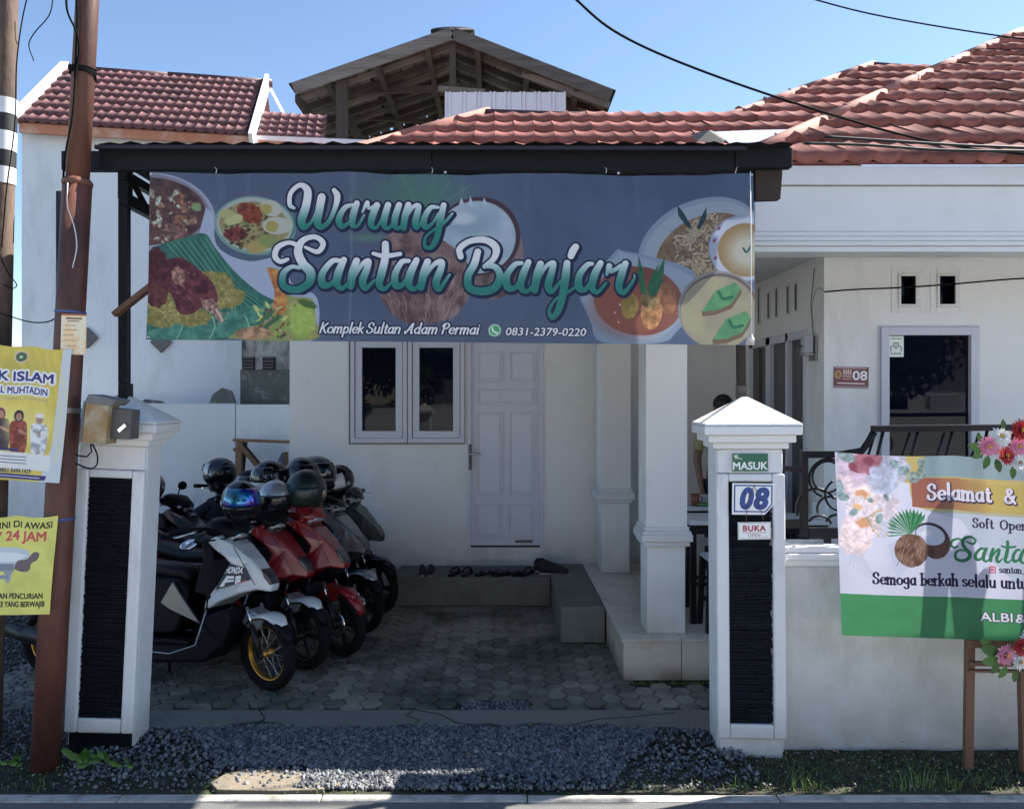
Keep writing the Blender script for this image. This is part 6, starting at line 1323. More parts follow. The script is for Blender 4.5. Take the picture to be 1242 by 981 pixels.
for y0_, y1_ in ((141, 160), (185, 203)): QB('black_band', 'black_gap', lambda b: b.tube([p2p(y1_), p2p(y0_)], .0552, 18, caps=False))
card('paper_notice', 'small stained paper notice taped on the rusty pole above the yellow poster', 'notice', 74, 381, 104.5, 430, 4.135, art_small('notice_print', 30, 46, f_label), th=.002, tilt=1.5)
ps = thing('school_poster', 'yellow poster with three people and blue lettering tied between the two poles', 'poster', W(20, 500, 4.12))
banner_mesh('sheet', [W(-60, 412, 4.12), W(87, 423, 4.12), W(72, 586, 4.10), W(-60, 578, 4.10)], art_school(), 40, 40, ps, wave=.008, sd=9)
pc = thing('camera_warning_poster', 'lime yellow poster with a security camera picture tied below the school poster', 'poster', W(20, 690, 4.11))
banner_mesh('sheet', [W(-80, 625, 4.12), W(70, 625, 4.12), W(60, 745, 4.10), W(-80, 746, 4.10)], art_cctv(), 40, 30, pc, wave=.006, sd=12)
mb = thing('meter_box', 'yellowed meter box with a grey steel box beside it on the left pillar cap', 'meter box', W(118, 535, 4.22)); MO = Vector(mb.location)
def XB(name, m, fn, bevel=.004): b = MB(); fn(b); o = b.build(name, m, mb, bevel); o.location = -MO; return o
def quad_box(b, P, d, th): 
    V_ = [Vector(W(x, y, d)) for x, y in P]; b.add(V_ + [v + Vector((0, th, 0)) for v in V_], [(0, 1, 2, 3), (7, 6, 5, 4), (0, 4, 5, 1), (1, 5, 6, 2), (2, 6, 7, 3), (3, 7, 4, 0)])
XB('yellow_box', 'box_yellow', lambda b: quad_box(b, [(99, 536), (128, 539), (132, 490), (104, 487)], 4.12, .12)); XB('box_edge', 'cap_grey', lambda b: quad_box(b, [(96, 534), (99, 536), (103.5, 487), (101, 486)], 4.121, .12))
XB('box_lid', 'cap_grey', lambda b: quad_box(b, [(101, 489), (135, 492), (142, 485), (107, 478)], 4.10, .16)); XB('grey_box', 'box_grey', lambda b: quad_box(b, [(131, 532), (158, 533), (160, 497), (133, 495)], 4.16, .1)); XB('latch', 'chrome', lambda b: b.bar(W(144, 523, 4.155), W(153, 515, 4.155), .02, .016, up=(0, 1, 0)), .001)
XB('cable_loop', 'cable', lambda b: b.tube([Vector(W(x, y, 4.14)) for x, y in ((110, 538), (111, 548), (105, 554), (92, 552))], .004, 6), 0); XB('cable_loop', 'cable', lambda b: b.tube([Vector(W(*p[:2], 4.13)) for p in catmull([(112, 538), (118, 552), (117, 564), (108, 568), (92, 562)], 5)], .004, 6), 0)
def cable(label, pts, r_=.006, m='cable', k=8, cat='cable', name='overhead_cable', group=None):
    P = [Vector(p) for p in catmull([W(*q) for q in pts], k)]; base = P[0]; t = MB().tube([p - base for p in P], r_, 6).build(name, m); t.location = base; tag(t, label, cat, group); return t
cable('black overhead cable sagging from the top centre of the picture to the right roof', [(690, -8, 4.6), (745, 38, 4.7), (830, 78, 4.9), (960, 124, 5.1), (1100, 165, 5.3), (1200, 183, 5.3), (1300, 190, 5.3)], .0075)
cable('thin black overhead cable crossing the sky above the right roof', [(960, -8, 8), (1060, 18, 8), (1200, 42, 8), (1320, 56, 8)], .008)
cable('thin wire running across the porch front wall above the glass door', [(1000, 354, 6.0), (1040, 351, 5.9), (1090, 349, 5.9), (1150, 345, 5.9), (1236, 338, 5.9), (1330, 334, 5.9)], .006, name='wall_wire')
cable('pale thin wire hanging beside the wall lamp', [(988, 405, 6.2), (985, 370, 6.2), (992, 350, 6.1), (1000, 354, 6.0)], .003, 'lamp_metal', name='wall_wire')
cable('thin black wire hanging left of the banded pole top', [(34, -8, 4.3), (26, 30, 4.3), (20, 80, 4.3), (18, 150, 4.3), (8, 230, 4.25), (2, 300, 4.25)], .0035, name='hanging_wire')
cable('short black wire end curling down in the sky beside the banded pole', [(65, -8, 4.4), (60, 18, 4.4), (42, 40, 4.4), (35, 55, 4.4), (41, 74, 4.4)], .003, name='hanging_wire')
cable('black wire looping along the rusty pole top', [(80, -8, 4.12), (82, 15, 4.12), (92, 38, 4.12), (96, 60, 4.14), (92, 90, 4.15), (88, 140, 4.13), (79, 190, 4.14), (76, 232, 4.2)], .006, name='hanging_wire')
cable('black wire hugging the left side of the rusty pole top', [(93, -8, 4.15), (94, 20, 4.15), (93, 50, 4.15), (91, 95, 4.15)], .007, name='hanging_wire')
cable('white wire dangling on the rusty pole below its collar', [(82, 222, 4.13), (82, 250, 4.13), (90, 275, 4.13), (93, 300, 4.13), (88, 325, 4.13)], .003, 'white_cord', name='hanging_wire')
cable('thin wire strung from the banded pole to the rusty pole above the poster', [(-5, 378, 4.2), (10, 383, 4.2), (40, 391, 4.2), (64, 388, 4.2), (72, 372, 4.2), (78, 330, 4.2), (90, 260, 4.2)], .0035, name='hanging_wire')
cable('black wire curling beside the banded pole', [(-4, 300, 4.28), (8, 328, 4.28), (20, 345, 4.28), (14, 350, 4.28), (4, 345, 4.28)], .003, name='hanging_wire')
cable('bundle wire along the edge of the right roof tiles', [(1000, 166, 5.0), (1080, 171, 5.0), (1160, 176, 5.0), (1260, 180, 5.0), (1350, 184, 5.0)], .009, 'roof_sheet_dark')
cable('second bundle wire along the edge of the right roof tiles', [(975, 174, 5.02), (1050, 176, 5.02), (1140, 182, 5.02), (1260, 184, 5.02), (1350, 188, 5.02)], .009, 'roof_sheet_dark')
# plants at the foot of the left pillar
def weed(label, px, py, n_, l):
    base = Vector(W(px, py, 4.15)); base.z = 0; t = thing('weed', label, 'plant', base, group=None); r_ = random.Random(px)
    for i in range(n_):
        a = r_.uniform(0, 6.28); h_ = l * r_.uniform(.5, 1.1); o_ = Vector((h_ * .5 * math.cos(a), h_ * .3 * math.sin(a), h_)); 
        if i == 0: MB().tube([(0, 0, -.02), o_ * .5 + Vector((0, 0, .01)), o_], .0025, 5).build('stem', 'leaf', t)
        leaf(t, o_ * .8, l * .55, r_.uniform(-.4, 3.5), 'leaf')
for px, py, n_, l, lb in ((133, 905, 5, .11, 'light green weed at the front foot of the left gate pillar'), (105, 918, 8, .13, 'leafy weed between the rusty pole and the left gate pillar'), (152, 937, 4, .07, 'round-leaved small weed on the soil before the left gate pillar'), (18, 930, 7, .08, 'low weed at the left edge below the camera poster')): weed(lb, px, py, n_, l)
# stepping stone slab and litter
for px, py, s_, lb in ((500, 935, .12, 'flat pale stone slab lying in the gravel'),):
    pass
# ================================================================== MOTOR SCOOTERS
def plate(b, poly, wf, mi=0):
    n = len(poly); vs = [(x, -wf(x, z), z) for x, z in poly] + [(x, wf(x, z), z) for x, z in poly]
    b.add(vs, [tuple(range(n)), tuple(reversed(range(n, 2 * n)))] + [(i, n + i, n + (i + 1) % n, (i + 1) % n) for i in range(n)], mi)
scoot_print = art_small('apron_print', 24, 20, f_scoot, bgc=(44, 48, 62), S=8)
def scooter(label, pos, heading, lean, steer, P, wb=1.38, group='motorcycles parked in a row on the driveway'):
    t = thing('motor_scooter', label, 'motorcycle', pos, (R(lean), 0, R(heading)), group)
    fx = .68; rx = fx - wb; ax0 = Vector((.66, 0, .30)); axd = Vector((-.36, 0, .90)).normalized()
    S = Matrix.Translation(ax0) @ Matrix.Rotation(R(steer), 4, axd) @ Matrix.Translation(-ax0)
    q90 = Matrix.Rotation(R(90), 4, 'X')
    def part(name, m, fn, steerit=False, bevel=0, parent=None, seg=2):
        b = MB(); fn(b)
        if steerit: b.xf(S)
        return b.build(name, m, parent or t, bevel, seg=seg)
    def wheel(cx_, rim, spokes, st, disc):
        C_ = (cx_, 0, .25); rw = .178
        ty = lambda b: b.lathe([(.181, -.019), (.205, -.046), (.232, -.040), (.248, -.020), (.251, 0), (.248, .020), (.232, .040), (.205, .046), (.181, .019)], C_, q90, 40)
        def rm(b):
            b.lathe([(.186, -.016), (.177, -.019), (.169, -.013), (.171, 0), (.169, .013), (.177, .019), (.186, .016)], C_, q90, 40)
            b.lathe([(.0, -.05), (.022, -.05), (.026, -.02), (.026, .02), (.022, .05), (0, .05)], C_, q90, 16)
            if spokes == 'cast':
                for k in range(5):
                    a = 2 * math.pi * k / 5; 
                    for d_ in (-.09, .09): b.bar((cx_ + .03 * math.cos(a), 0, .25 + .03 * math.sin(a)), (cx_ + .168 * math.cos(a + d_), 0, .25 + .168 * math.sin(a + d_)), .022, .012, up=(0, 1, 0))
        w_ = part('wheel', rim, rm, st); part('tyre', 'tyre', ty, st, parent=w_)
        if spokes == 'wire':
            def wr(b):
                for k in range(28):
                    a = 2 * math.pi * k / 28; s_ = 1 if k % 2 else -1; a2 = a + .5 * (1 if k % 4 < 2 else -1)
                    b.tube([(cx_ + .032 * math.cos(a2), s_ * .035, .25 + .032 * math.sin(a2)), (cx_ + .166 * math.cos(a), s_ * .006, .25 + .166 * math.sin(a))], .0013, 4, caps=False)
            part('spokes', 'chrome', wr, st, parent=w_)
        if disc: part('brake_disc', 'chrome', lambda b: b.lathe([(.055, -.004), (.098, -.004), (.098, .0), (.055, .0)], (cx_, -.052, .25), q90, 28), st, parent=w_); part('caliper', P.get('caliper', 'gloss_silver'), lambda b: b.box(cx_ - .11, cx_ - .05, -.075, -.04, .27, .34), st, parent=w_, bevel=.008)
        return w_
    wheel(fx, P['rim'], P['spokes'], True, P.get('disc', True)); wheel(rx, P['rim'], P['spokes'], False, False)
    # fork legs and fender
    for s_ in (-1, 1):
        part('fork_leg', 'cast_black', lambda b: (b.tube([(fx, s_ * .066, .25), (fx - .075, s_ * .066, .44)], [.021, .019], 12), b.ell((fx, s_ * .066, .25), (.026, .018, .026), 10, 6)), True)
        part('fork_tube', 'chrome', lambda b: b.tube([(fx - .073, s_ * .066, .43), (fx - .125, s_ * .06, .56)], .0125, 10), True)
    def fend(b, a0=22, a1=150, rr_=.266, ww_=1.0):
        rings = []
        for k in range(11):
            a = R(a0 + k * (a1 - a0) / 10); r_ = rr_ + .008 * math.sin(k * .6); wv = .062 * (1 - .55 * max(0, (2 - k) / 2) if k < 2 else 1) * (1 if k < 9 else .8)
            ca, sa = math.cos(a), math.sin(a); pr = []
            for u in (-1, -.75, 0, .75, 1): pr.append((u * wv * ww_, -.022 if abs(u) == 1 else -.006 * abs(u)))
            ring = [Vector((fx + (r_ + h_) * ca, y, .25 + (r_ + h_) * sa)) for y, h_ in pr] + [Vector((fx + (r_ + h_ - .006) * ca, y * .93, .25 + (r_ + h_ - .006) * sa)) for y, h_ in reversed(pr)]
            rings.append(ring)
        b.loft(rings)
    ff_ = part('front_fender', 'plastic_black' if P['fender'] != 'gloss_red' else 'gloss_red', fend, True); part('fender_top', P['fender'], lambda b: fend(b, 50, 122, .277, 1.12), True, parent=ff_)
    part('fender_bracket', P.get('fender2', 'plastic_black'), lambda b: plate(b, [(fx - .13, .54), (fx - .02, .52), (fx + .04, .50), (fx - .02, .42), (fx - .10, .40), (fx - .20, .44)], lambda x, z: .055), True, .012)
    # front apron (coloured), leg shield (dark), nose lens
    def wa(x, z): return max(.035, .175 - max(0, x - .36) * .36) * (1.0 if z > .6 else .92)
    AP = [(.27, .98), (.33, 1.02), (.44, .965), (.56, .87), (.66, .77), (.715, .70), (.70, .655), (.60, .668), (.50, .64), (.38, .585), (.275, .52), (.285, .60), (.37, .70), (.43, .76), (.45, .82), (.40, .88), (.33, .93)]
    ap = part('front_apron', P['apron'], lambda b: plate(b, AP, wa), bevel=.014, seg=3)
    part('apron_insert', P.get('insert', 'plastic_black'), lambda b: plate(b, [(.40, .875), (.455, .82), (.43, .755), (.37, .69), (.30, .62), (.20, .64), (.24, .85)], lambda x, z: wa(x, z) - .01), bevel=.01)
    part('position_lamp', 'gloss_black', lambda b: plate(b, [(.63, .81), (.685, .755), (.712, .71), (.69, .70), (.65, .75)], lambda x, z: wa(x, z) + .004), bevel=.006, parent=ap)
    if P.get('print'):
        me = bpy.data.meshes.new('print'); V_ = [(.395, -wa(.395, .6) - .0175, .69), (.52, -wa(.52, .6) - .0175, .735), (.60, -wa(.60, .6) - .0175, .80), (.475, -wa(.475, .6) - .0175, .815)]
        V_ = [(.36, -wa(.36, .7) - .006, .665), (.575, -wa(.575, .7) - .008, .735), (.545, -wa(.545, .7) - .008, .81), (.44, -wa(.44, .7) - .006, .84)]
        me.from_pydata(V_, [], [(0, 1, 2, 3)]); ul = me.uv_layers.new(name='uv')
        for l, uv in zip(me.loops, ((0, 0), (1, .25), (1, .85), (.12, 1))): ul.data[l.index].uv = uv
        me.materials.append(scoot_print); o = bpy.data.objects.new('apron_lettering', me); col.objects.link(o); o.parent = ap
    LS = [(.22, .98), (.29, .975), (.32, .90), (.33, .62), (.30, .50), (.45, .55), (.48, .46), (.43, .30), (.30, .19), (-.10, .165), (-.34, .19), (-.40, .30), (-.05, .30), (.20, .31), (.275, .42), (.285, .60), (.24, .85)]
    part('leg_shield', 'plastic_black', lambda b: plate(b, LS, lambda x, z: .165 if z > .45 else .155), bevel=.02)
    part('floorboard', 'plastic_black', lambda b: b.box(-.16, .20, -.19, .19, .30, .335), bevel=.012)
    # handlebar group
    part('headstock', 'plastic_black', lambda b: b.tube([(.36, 0, .90), (.30, 0, 1.04)], .045, 12), True)
    hc = part('handlebar_cover', P.get('cover', P['apron']), lambda b: b.spine([(.42, .985, .03, .05), (.40, 1.03, .06, .10), (.34, 1.07, .075, .15), (.27, 1.09, .06, .16), (.20, 1.08, .035, .10)], 16), True)
    part('headlight', 'lens', lambda b: b.ell((.405, 0, 1.02), (.045, .085, .045), 14, 8), True, parent=hc)
    part('dashboard', 'gloss_black', lambda b: b.ell((.255, 0, 1.125), (.06, .09, .02), 14, 6), True, parent=hc)
    for s_ in (-1, 1):
        part('grip', 'plastic_black', lambda b: (b.tube([(.27, s_ * .13, 1.08), (.22, s_ * .22, 1.085), (.19, s_ * .25, 1.08), (.15, s_ * .36, 1.07)], [.016, .016, .019, .019], 10)), True)
        part('brake_lever', 'chrome', lambda b: b.tube([(.25, s_ * .2, 1.075), (.265, s_ * .24, 1.07), (.235, s_ * .34, 1.055), (.225, s_ * .37, 1.05)], [.007, .008, .006, .007], 8), True)
        if P.get('nomirror'): continue
        part('mirror_stem', 'plastic_black', lambda b: b.tube([(.235, s_ * .2, 1.09), (.225, s_ * .22, 1.15), (.20, s_ * .30, 1.22)], .006, 8), True)
        mq = Euler((0, R(8), R(s_ * -14))).to_matrix()
        mr = part('mirror', 'plastic_black', lambda b: b.ell((.21, s_ * .335, 1.245), (.016, .062, .040), 18, 10, X=mq), True)
        part('mirror_glass', 'mirror', lambda b: b.ell((.200, s_ * .335, 1.245), (.009, .055, .034), 18, 8, X=mq), True, parent=mr)
    def cbl(b):
        for k, (s_, z_) in enumerate(((-1, 1.06), (1, 1.06), (-1, 1.03))):
            b.tube([tuple(q) for q in catmull([(.25, s_ * .2, z_), (.34, s_ * .17, z_ + .03), (.40, s_ * .08, z_ - .04), (.37, s_ * .03, .93)], 5)], .0045, 5)
    part('control_cables', 'cable', cbl, True)
    part('indicator', 'lamp_red' if P['apron'] == 'gloss_red' else 'lens', lambda b: (b.ell((.385, -.115, 1.03), (.025, .02, .014), 10, 6), b.ell((.385, .115, 1.03), (.025, .02, .014), 10, 6)), True, parent=hc)
    for s_ in (-1, 1): part('panel_seam', 'black_gap', lambda b: b.bar((.45, s_ * (wa(.45, .9) + .001), .955), (.60, s_ * (wa(.60, .8) + .001), .70), .003, .004), parent=ap)
    # seat, body, decals, tail
    L_ = wb - 1.30
    part('seat', 'seat', lambda b: b.spine([(.10, .70, .035, .07), (.05, .755, .055, .10), (-.10, .775, .055, .125), (-.28, .765, .05, .135), (-.42 - L_ * .5, .80, .055, .125), (-.62 - L_, .83, .05, .11), (-.78 - L_, .84, .025, .07)], 18))
    BD = [(.06, .36), (.13, .52), (.13, .66), (.06, .725), (-.12, .735), (-.40, .735), (-.70 - L_, .80), (-.92 - L_, .80), (-.96 - L_, .74), (-.70 - L_, .60), (-.45, .50), (-.25, .345)]
    part('rear_body', P.get('body', 'gloss_black'), lambda b: plate(b, BD, lambda x, z: (.135 if x > -.6 else .10) - max(0, z - .70) * .3), bevel=.022, seg=3)
    for s_ in (-1, 1):
        def dec(b, pts, o_):
            n = len(pts); b.add([(x, s_ * (o_), z) for x, z in pts] + [(x, s_ * (o_ - .02), z) for x, z in pts], [tuple(range(n)), tuple(reversed(range(n, 2 * n)))] + [(i, n + i, n + (i + 1) % n, (i + 1) % n) for i in range(n)])
        part('side_panel', P.get('decal', 'gloss_silver'), lambda b: dec(b, [(.03, .705), (.115, .60), (.26, .435), (.02, .52), (-.05, .56)], .158 if s_ < 0 else .158), bevel=.005)
        part('side_panel', P.get('decal', 'gloss_silver'), lambda b: dec(b, [(-.22, .46), (-.30, .56), (-.42, .64), (-.40, .56), (-.30, .47)], .146), bevel=.005)
    for s_ in (-1, 1):
        part('trim_strip', 'gloss_silver', lambda b: b.tube([(.30, s_ * .168, .53), (.24, s_ * .168, .30), (.05, s_ * .168, .235), (-.28, s_ * .166, .25)], .005, 5))
        part('foot_peg', 'cast_black', lambda b: b.tube([(-.36, s_ * .13, .30), (-.37, s_ * .23, .29)], .014, 8))
    part('tail_light', 'lamp_red', lambda b: b.spine([(-.86 - L_, .765, .03, .08), (-.93 - L_, .765, .035, .07), (-.975 - L_, .755, .02, .045)], 12))
    part('grab_rail', 'cast_black', lambda b: b.tube([(-.62 - L_, -.11, .80), (-.80 - L_, -.115, .86), (-.92 - L_, -.06, .885), (-.92 - L_, .06, .885), (-.80 - L_, .115, .86), (-.62 - L_, .11, .80)], .012, 8))
    part('rear_fender', 'plastic_black', lambda b: plate(b, [(-.72 - L_, .66), (-.93 - L_, .74), (-1.00 - L_, .62), (-1.10 - L_, .44), (-1.07 - L_, .43), (-.95 - L_, .58), (-.80 - L_, .62)], lambda x, z: .06), bevel=.01)
    part('engine_case', 'gloss_grey', lambda b: (b.spine([(-.22, .25, .07, .07, .09), (-.45, .25, .085, .075, .10), (rx, .25, .085, .06, .11)], 14), b.lathe([(0, .04), (.08, .035), (.09, 0), (.09, -.03)], (rx + .02, .17, .25), q90, 18)), bevel=0)
    part('exhaust', 'cast_black', lambda b: (b.tube([(-.30, -.06, .22), (-.42, -.12, .16), (-.52, -.15, .20)], .018, 8), b.tube([(-.50, -.155, .20), (-.56, -.16, .22), (rx - .10, -.165, .30), (rx - .24, -.165, .335)], [.035, .052, .056, .046], 14)))
    part('heat_shield', P.get('shield', 'gloss_silver'), lambda b: b.tube([(-.56, -.175, .235), (rx - .08, -.18, .31)], [.050, .053], 14))
    part('rear_shock', 'cast_black', lambda b: b.tube([(rx - .02, .12, .30), (rx + .08, .12, .60)], .022, 10))
    part('side_stand', 'cast_black', lambda b: b.tube([(-.12, .12, .18), (-.18, .22, .04)], .010, 6))
    return t
near_mirrors = ((229, 661, 5.30), (262, 643, 5.52))
base = dict(rim='cast_black', spokes='cast', fender='gloss_white', apron='gloss_red')
def front_at(px, d, heading): x = WX(px, d); return (x - .68 * math.cos(R(heading)), d - .68 * math.sin(R(heading)), 0)
scooter('white and black scooter with gold wire-spoked wheels, nearest the gate', front_at(322, 5.30, -11), -11, -8, -24, dict(apron='gloss_white', fender='gloss_white', fender2='gloss_silver', rim='gold', spokes='wire', decal='gloss_grey', body='plastic_black', cover='plastic_black', disc=False, print=True, shield='cast_black', nomirror=True), wb=1.64)
scooter('red scooter with a white front fender, second from the front of the row', front_at(366, 5.72, -14), -14, -8, -22, dict(base, cover='plastic_black', body='gloss_maroon', decal='gloss_red', fender2='gloss_silver', disc=False, print=False))
scooter('all red scooter with red front fender and brake disc, in the middle of the row', front_at(411, 6.02, -15), -15, -8, -22, dict(base, fender='gloss_red', body='gloss_red', decal='gloss_orange', cover='gloss_red', fender2='gloss_red'))
scooter('dark grey scooter with a pale fender tip behind the all red one', front_at(436, 6.62, -17), -17, -8, -22, dict(base, apron='gloss_grey', fender='gloss_silver', body='gloss_black', decal='gloss_grey', cover='gloss_black', nomirror=True))
scooter('black scooter with black fender, farthest of the row beside the house wall', front_at(455, 7.2, -18), -18, -8, -20, dict(base, apron='gloss_green', fender='gloss_black', body='gloss_black', decal='gloss_grey', cover='gloss_black', nomirror=True))
scooter('black scooter set back at the far left of the yard behind the others', (WX(262, 7.6) - .35, 7.75, 0), -6, -8, 10, dict(base, apron='gloss_black', fender='gloss_black', body='gloss_black', decal='chrome', cover='gloss_black'))
scooter('dark maroon scooter mostly hidden between the others at the left', (WX(232, 6.6) - .55, 6.75, 0), -8, -8, 8, dict(base, apron='gloss_black', fender='gloss_black', body='gloss_maroon', decal='gloss_maroon', cover='plastic_black'))

t_ = [o for o in bpy.data.objects if o.name == 'motor_scooter'][0]
MW = Matrix.Translation(t_.location) @ t_.rotation_euler.to_matrix().to_4x4(); MI = MW.inverted()
for px, py, d in near_mirrors:        # mirrors of the nearest scooter, turned down and back
    zz_ = nrm((.12, -.80, .59)); xx_ = Vector((.86, 0, .5)); xx_ = (xx_ - zz_ * xx_.dot(zz_)).normalized(); q_ = MI.to_3x3() @ Matrix((xx_, zz_.cross(xx_), zz_)).transposed()
    c_ = MI @ Vector(W(px, py, d)); mr = MB().ell(c_, (.062, .040, .012), 20, 8, X=q_).build('mirror', 'plastic_black', t_); MB().ell(c_ + q_ @ Vector((0, 0, .010)), (.056, .035, .006), 20, 8, X=q_).build('mirror_glass', 'mirror', mr)
    MB().tube([c_, c_ + (MI.to_3x3() @ Vector((.10, .03, .02))), MI @ Vector(W(px + 45, py - 8, d + .05))], .006, 6).build('mirror_stem', 'plastic_black', t_)
# ================================================================== HELMETS
def helmet(label, px, py, d, rz, shell, vis='visor', kind='full', r_=.138, tilt=0, trim='gloss_black', band=None):
    t = thing('helmet', label, 'helmet', W(px, py, d), (0, R(tilt), R(rz)), 'motorcycle helmets left on the handlebars')
    rx_, ry_, rz_ = r_ * 1.12, r_ * .93, r_
    def pat(b, k, a0, a1, p0, p1, n=18, m=8, th=.006):
        vs = []
        for q_ in (k, k - th / r_):
            for i in range(m + 1):
                ph = R(p0 + (p1 - p0) * i / m)
                for j in range(n + 1):
                    a = R(a0 + (a1 - a0) * j / n); vs.append((rx_ * q_ * math.sin(ph) * math.cos(a), ry_ * q_ * math.sin(ph) * math.sin(a), rz_ * q_ * math.cos(ph)))
        k0 = (m + 1) * (n + 1); w_ = n + 1; fs = []
        for i in range(m):
            for j in range(n): a = i * w_ + j; fs += [(a, a + w_, a + w_ + 1, a + 1), (k0 + a, k0 + a + 1, k0 + a + w_ + 1, k0 + a + w_)]
        for i in range(m): a = i * w_; fs += [(a, k0 + a, k0 + a + w_, a + w_)]; a = i * w_ + n; fs += [(a, a + w_, k0 + a + w_, k0 + a)]
        for j in range(n): fs += [(j, j + 1, k0 + j + 1, k0 + j)]; a = m * w_ + j; fs += [(a, k0 + a, k0 + a + 1, a + 1)]
        b.add(vs, fs, 0, True)
    b = MB(); b.ell((0, 0, 0), (rx_, ry_, rz_), 28, 14, v1=.33 if kind == 'full' else .43)
    pat(b, 1.0, 62, 298, 58, 132, 24, 8); b.build('shell', shell, t)
    MB().ell((0, 0, -.005), (rx_ * .93, ry_ * .92, rz_ * .93), 20, 10, v0=.2, v1=.74).build('lining', 'plastic_black', t)
    b = MB(); pat(b, 1.045, -72, 72, 50 if kind == 'full' else 76, 100 if kind == 'full' else 128, 20, 8); b.build('visor', vis, t)
    if kind == 'full': b = MB(); pat(b, 1.06, -80, 80, 102, 138, 20, 6); b.build('chin_bar', shell if band is None else band, t)
    b = MB(); pat(b, 1.02, 60, 300, 128, 136, 24, 2, .01); b.build('rim_trim', trim, t)
    if band and kind != 'full': b = MB(); pat(b, 1.01, 80, 280, 96, 106, 24, 2); b.build('stripe', band, t)
    for s_ in (-1, 1): MB().lathe([(0, .006), (.018, .005), (.022, 0)], (rx_ * .12, s_ * ry_ * 1.02, -.01), Matrix.Rotation(R(-90 * s_), 4, 'X'), 14).build('pivot', 'gloss_silver', t)
    MB().tube([(.02, -.07, -.1), (.04, -.05, -.16), (.05, 0, -.18), (.04, .05, -.16), (.02, .07, -.1)], .005, 6).build('strap', 'plastic_black', t)
    return t
helmet('glossy black helmet with a rainbow blue and pink visor on the nearest scooter', 292, 607, 5.42, -62, 'gloss_black', 'visor_rainbow')
helmet('silver topped open-face helmet with a black lower shield', 334, 604, 5.75, -75, 'gloss_silver', 'gloss_black', 'open', .132)
helmet('black helmet with a white side flash behind the silver topped one', 327, 579, 6.3, -130, 'gloss_black', 'visor', 'full', .135, band='gloss_white')
helmet('large dark green helmet with pale yellow lower stripe', 371, 595, 5.85, -100, 'gloss_green', 'gloss_green', 'open', .158, band='box_yellow')
helmet('black helmet with raised visor just behind the large dark green one', 366, 577, 6.35, -60, 'gloss_black', 'gloss_black', 'full', .150)
helmet('charcoal helmet rightmost behind the dark green one', 384, 574, 6.7, -20, 'gloss_grey', 'visor', 'full', .15)
helmet('black helmet with a white and silver front, farthest right of the helmets', 410, 583, 7.0, -120, 'gloss_black', 'gloss_white', 'full', .142, tilt=14, band='gloss_black')
helmet('black helmet with a chrome visor edge on the scooter at the back left', 267, 573, 7.5, 170, 'gloss_black', 'gloss_silver', 'full', .142)
helmet('purple black helmet peeking out beside the left gate pillar', 181, 590, 6.6, -90, 'gloss_maroon', 'visor', 'full', .13)
helmet('matt dark helmet half hidden in the gap between two others', 303, 588, 6.9, -90, 'plastic_black', 'visor', 'full', .13)
# jacket draped on a handlebar
jk = thing('draped_jacket', 'black jacket draped over the handlebar of the back left scooter', 'jacket', W(262, 610, 7.4))
b = MB(); b.spine([(-.02, .06, .05, .05), (.0, .0, .09, .09), (-.03, -.12, .11, .12), (-.06, -.24, .10, .12), (-.1, -.30, .07, .1)], 16, 2.2)
b.tube([(-.03, -.05, -.02), (-.15, -.1, -.10), (-.33, -.12, -.15), (-.42, -.12, -.17)], [.06, .06, .05, .04], 10); b.build('cloth', 'trousers', jk)

# ================================================================== SHOES ON THE STEP
def shoe(label, px, py, kind, rz, s_=1.0, grp=None):
    d = 7.62; x = WX(px, d); t = thing('sandal' if kind in ('flip', 'clog') else 'shoe', label, 'sandal' if kind in ('flip', 'clog') else 'shoe', (x, d + (0 if kind != 'big' else -.02), .273), (0, 0, R(rz)), grp)
    L = .26 * s_
    def foot(b, z0, z1, k=1.0):
        P = [(-.5, .0), (-.46, .28), (-.2, .30), (.1, .34), (.35, .36), (.5, .12), (.5, -.12), (.35, -.30), (.1, -.28), (-.2, -.26), (-.46, -.24)]
        b.prism([(u * L, v * L * .38 * k) for u, v in P], z0, z1, 'z')
    b = MB(); foot(b, 0, .022 * s_); b.build('sole', 'sole' if kind in ('sneak', 'big') else 'plastic_black', t, bevel=.005)
    if kind == 'flip':
        MB().tube([(-.02, -.045, .02), (.02, -.035, .05), (.05, 0, .06), (.02, .035, .05), (-.02, .045, .02)], .009, 8).build('strap', 'plastic_black', t); MB().tube([(.05, 0, .06), (.09, 0, .02)], .006, 6).build('toe_strap', 'plastic_black', t)
    elif kind == 'clog':
        MB().spine([(.0, .035, .03, .045), (.05, .04, .032, .05), (.10, .032, .022, .045), (.125, .022, .008, .02)], 14).build('upper', 'shoe_grey', t)
        MB().tube([(-.02, -.045, .03), (-.07, -.04, .055), (-.11, 0, .06), (-.07, .04, .055), (-.02, .045, .03)], .007, 8).build('strap', 'shoe_grey', t)
    else:
        b = MB(); rings = []
        for u, hh, w_ in ((-.5, .07, .20), (-.42, .095, .30), (-.2, .10, .33), (0, .085, .34), (.15, .065, .36), (.35, .045, .36), (.48, .025, .2)):
            z0 = .02 * s_; rings.append([Vector((u * L, w_ * L * .36 * math.cos(a), z0 + hh * s_ * max(0, math.sin(a)) ** .7)) for a in [math.pi * k / 8 for k in range(9)]])
        b.loft(rings); up_ = b.build('upper', 'shoe_dark', t)
        MB().ell((-.28 * L, 0, .112 * s_), (.045 * s_, .026 * s_, .012 * s_), 14, 6).build('opening', 'black_gap', t)
        b = MB()
        for k in range(4): b.bar((.0 + k * .015 - .02, -.022, (.108 - k * .007) * s_), (.0 + k * .015 - .02, .022, (.108 - k * .007) * s_), .004, .004)
        b.build('laces', 'sole', t)
    return t
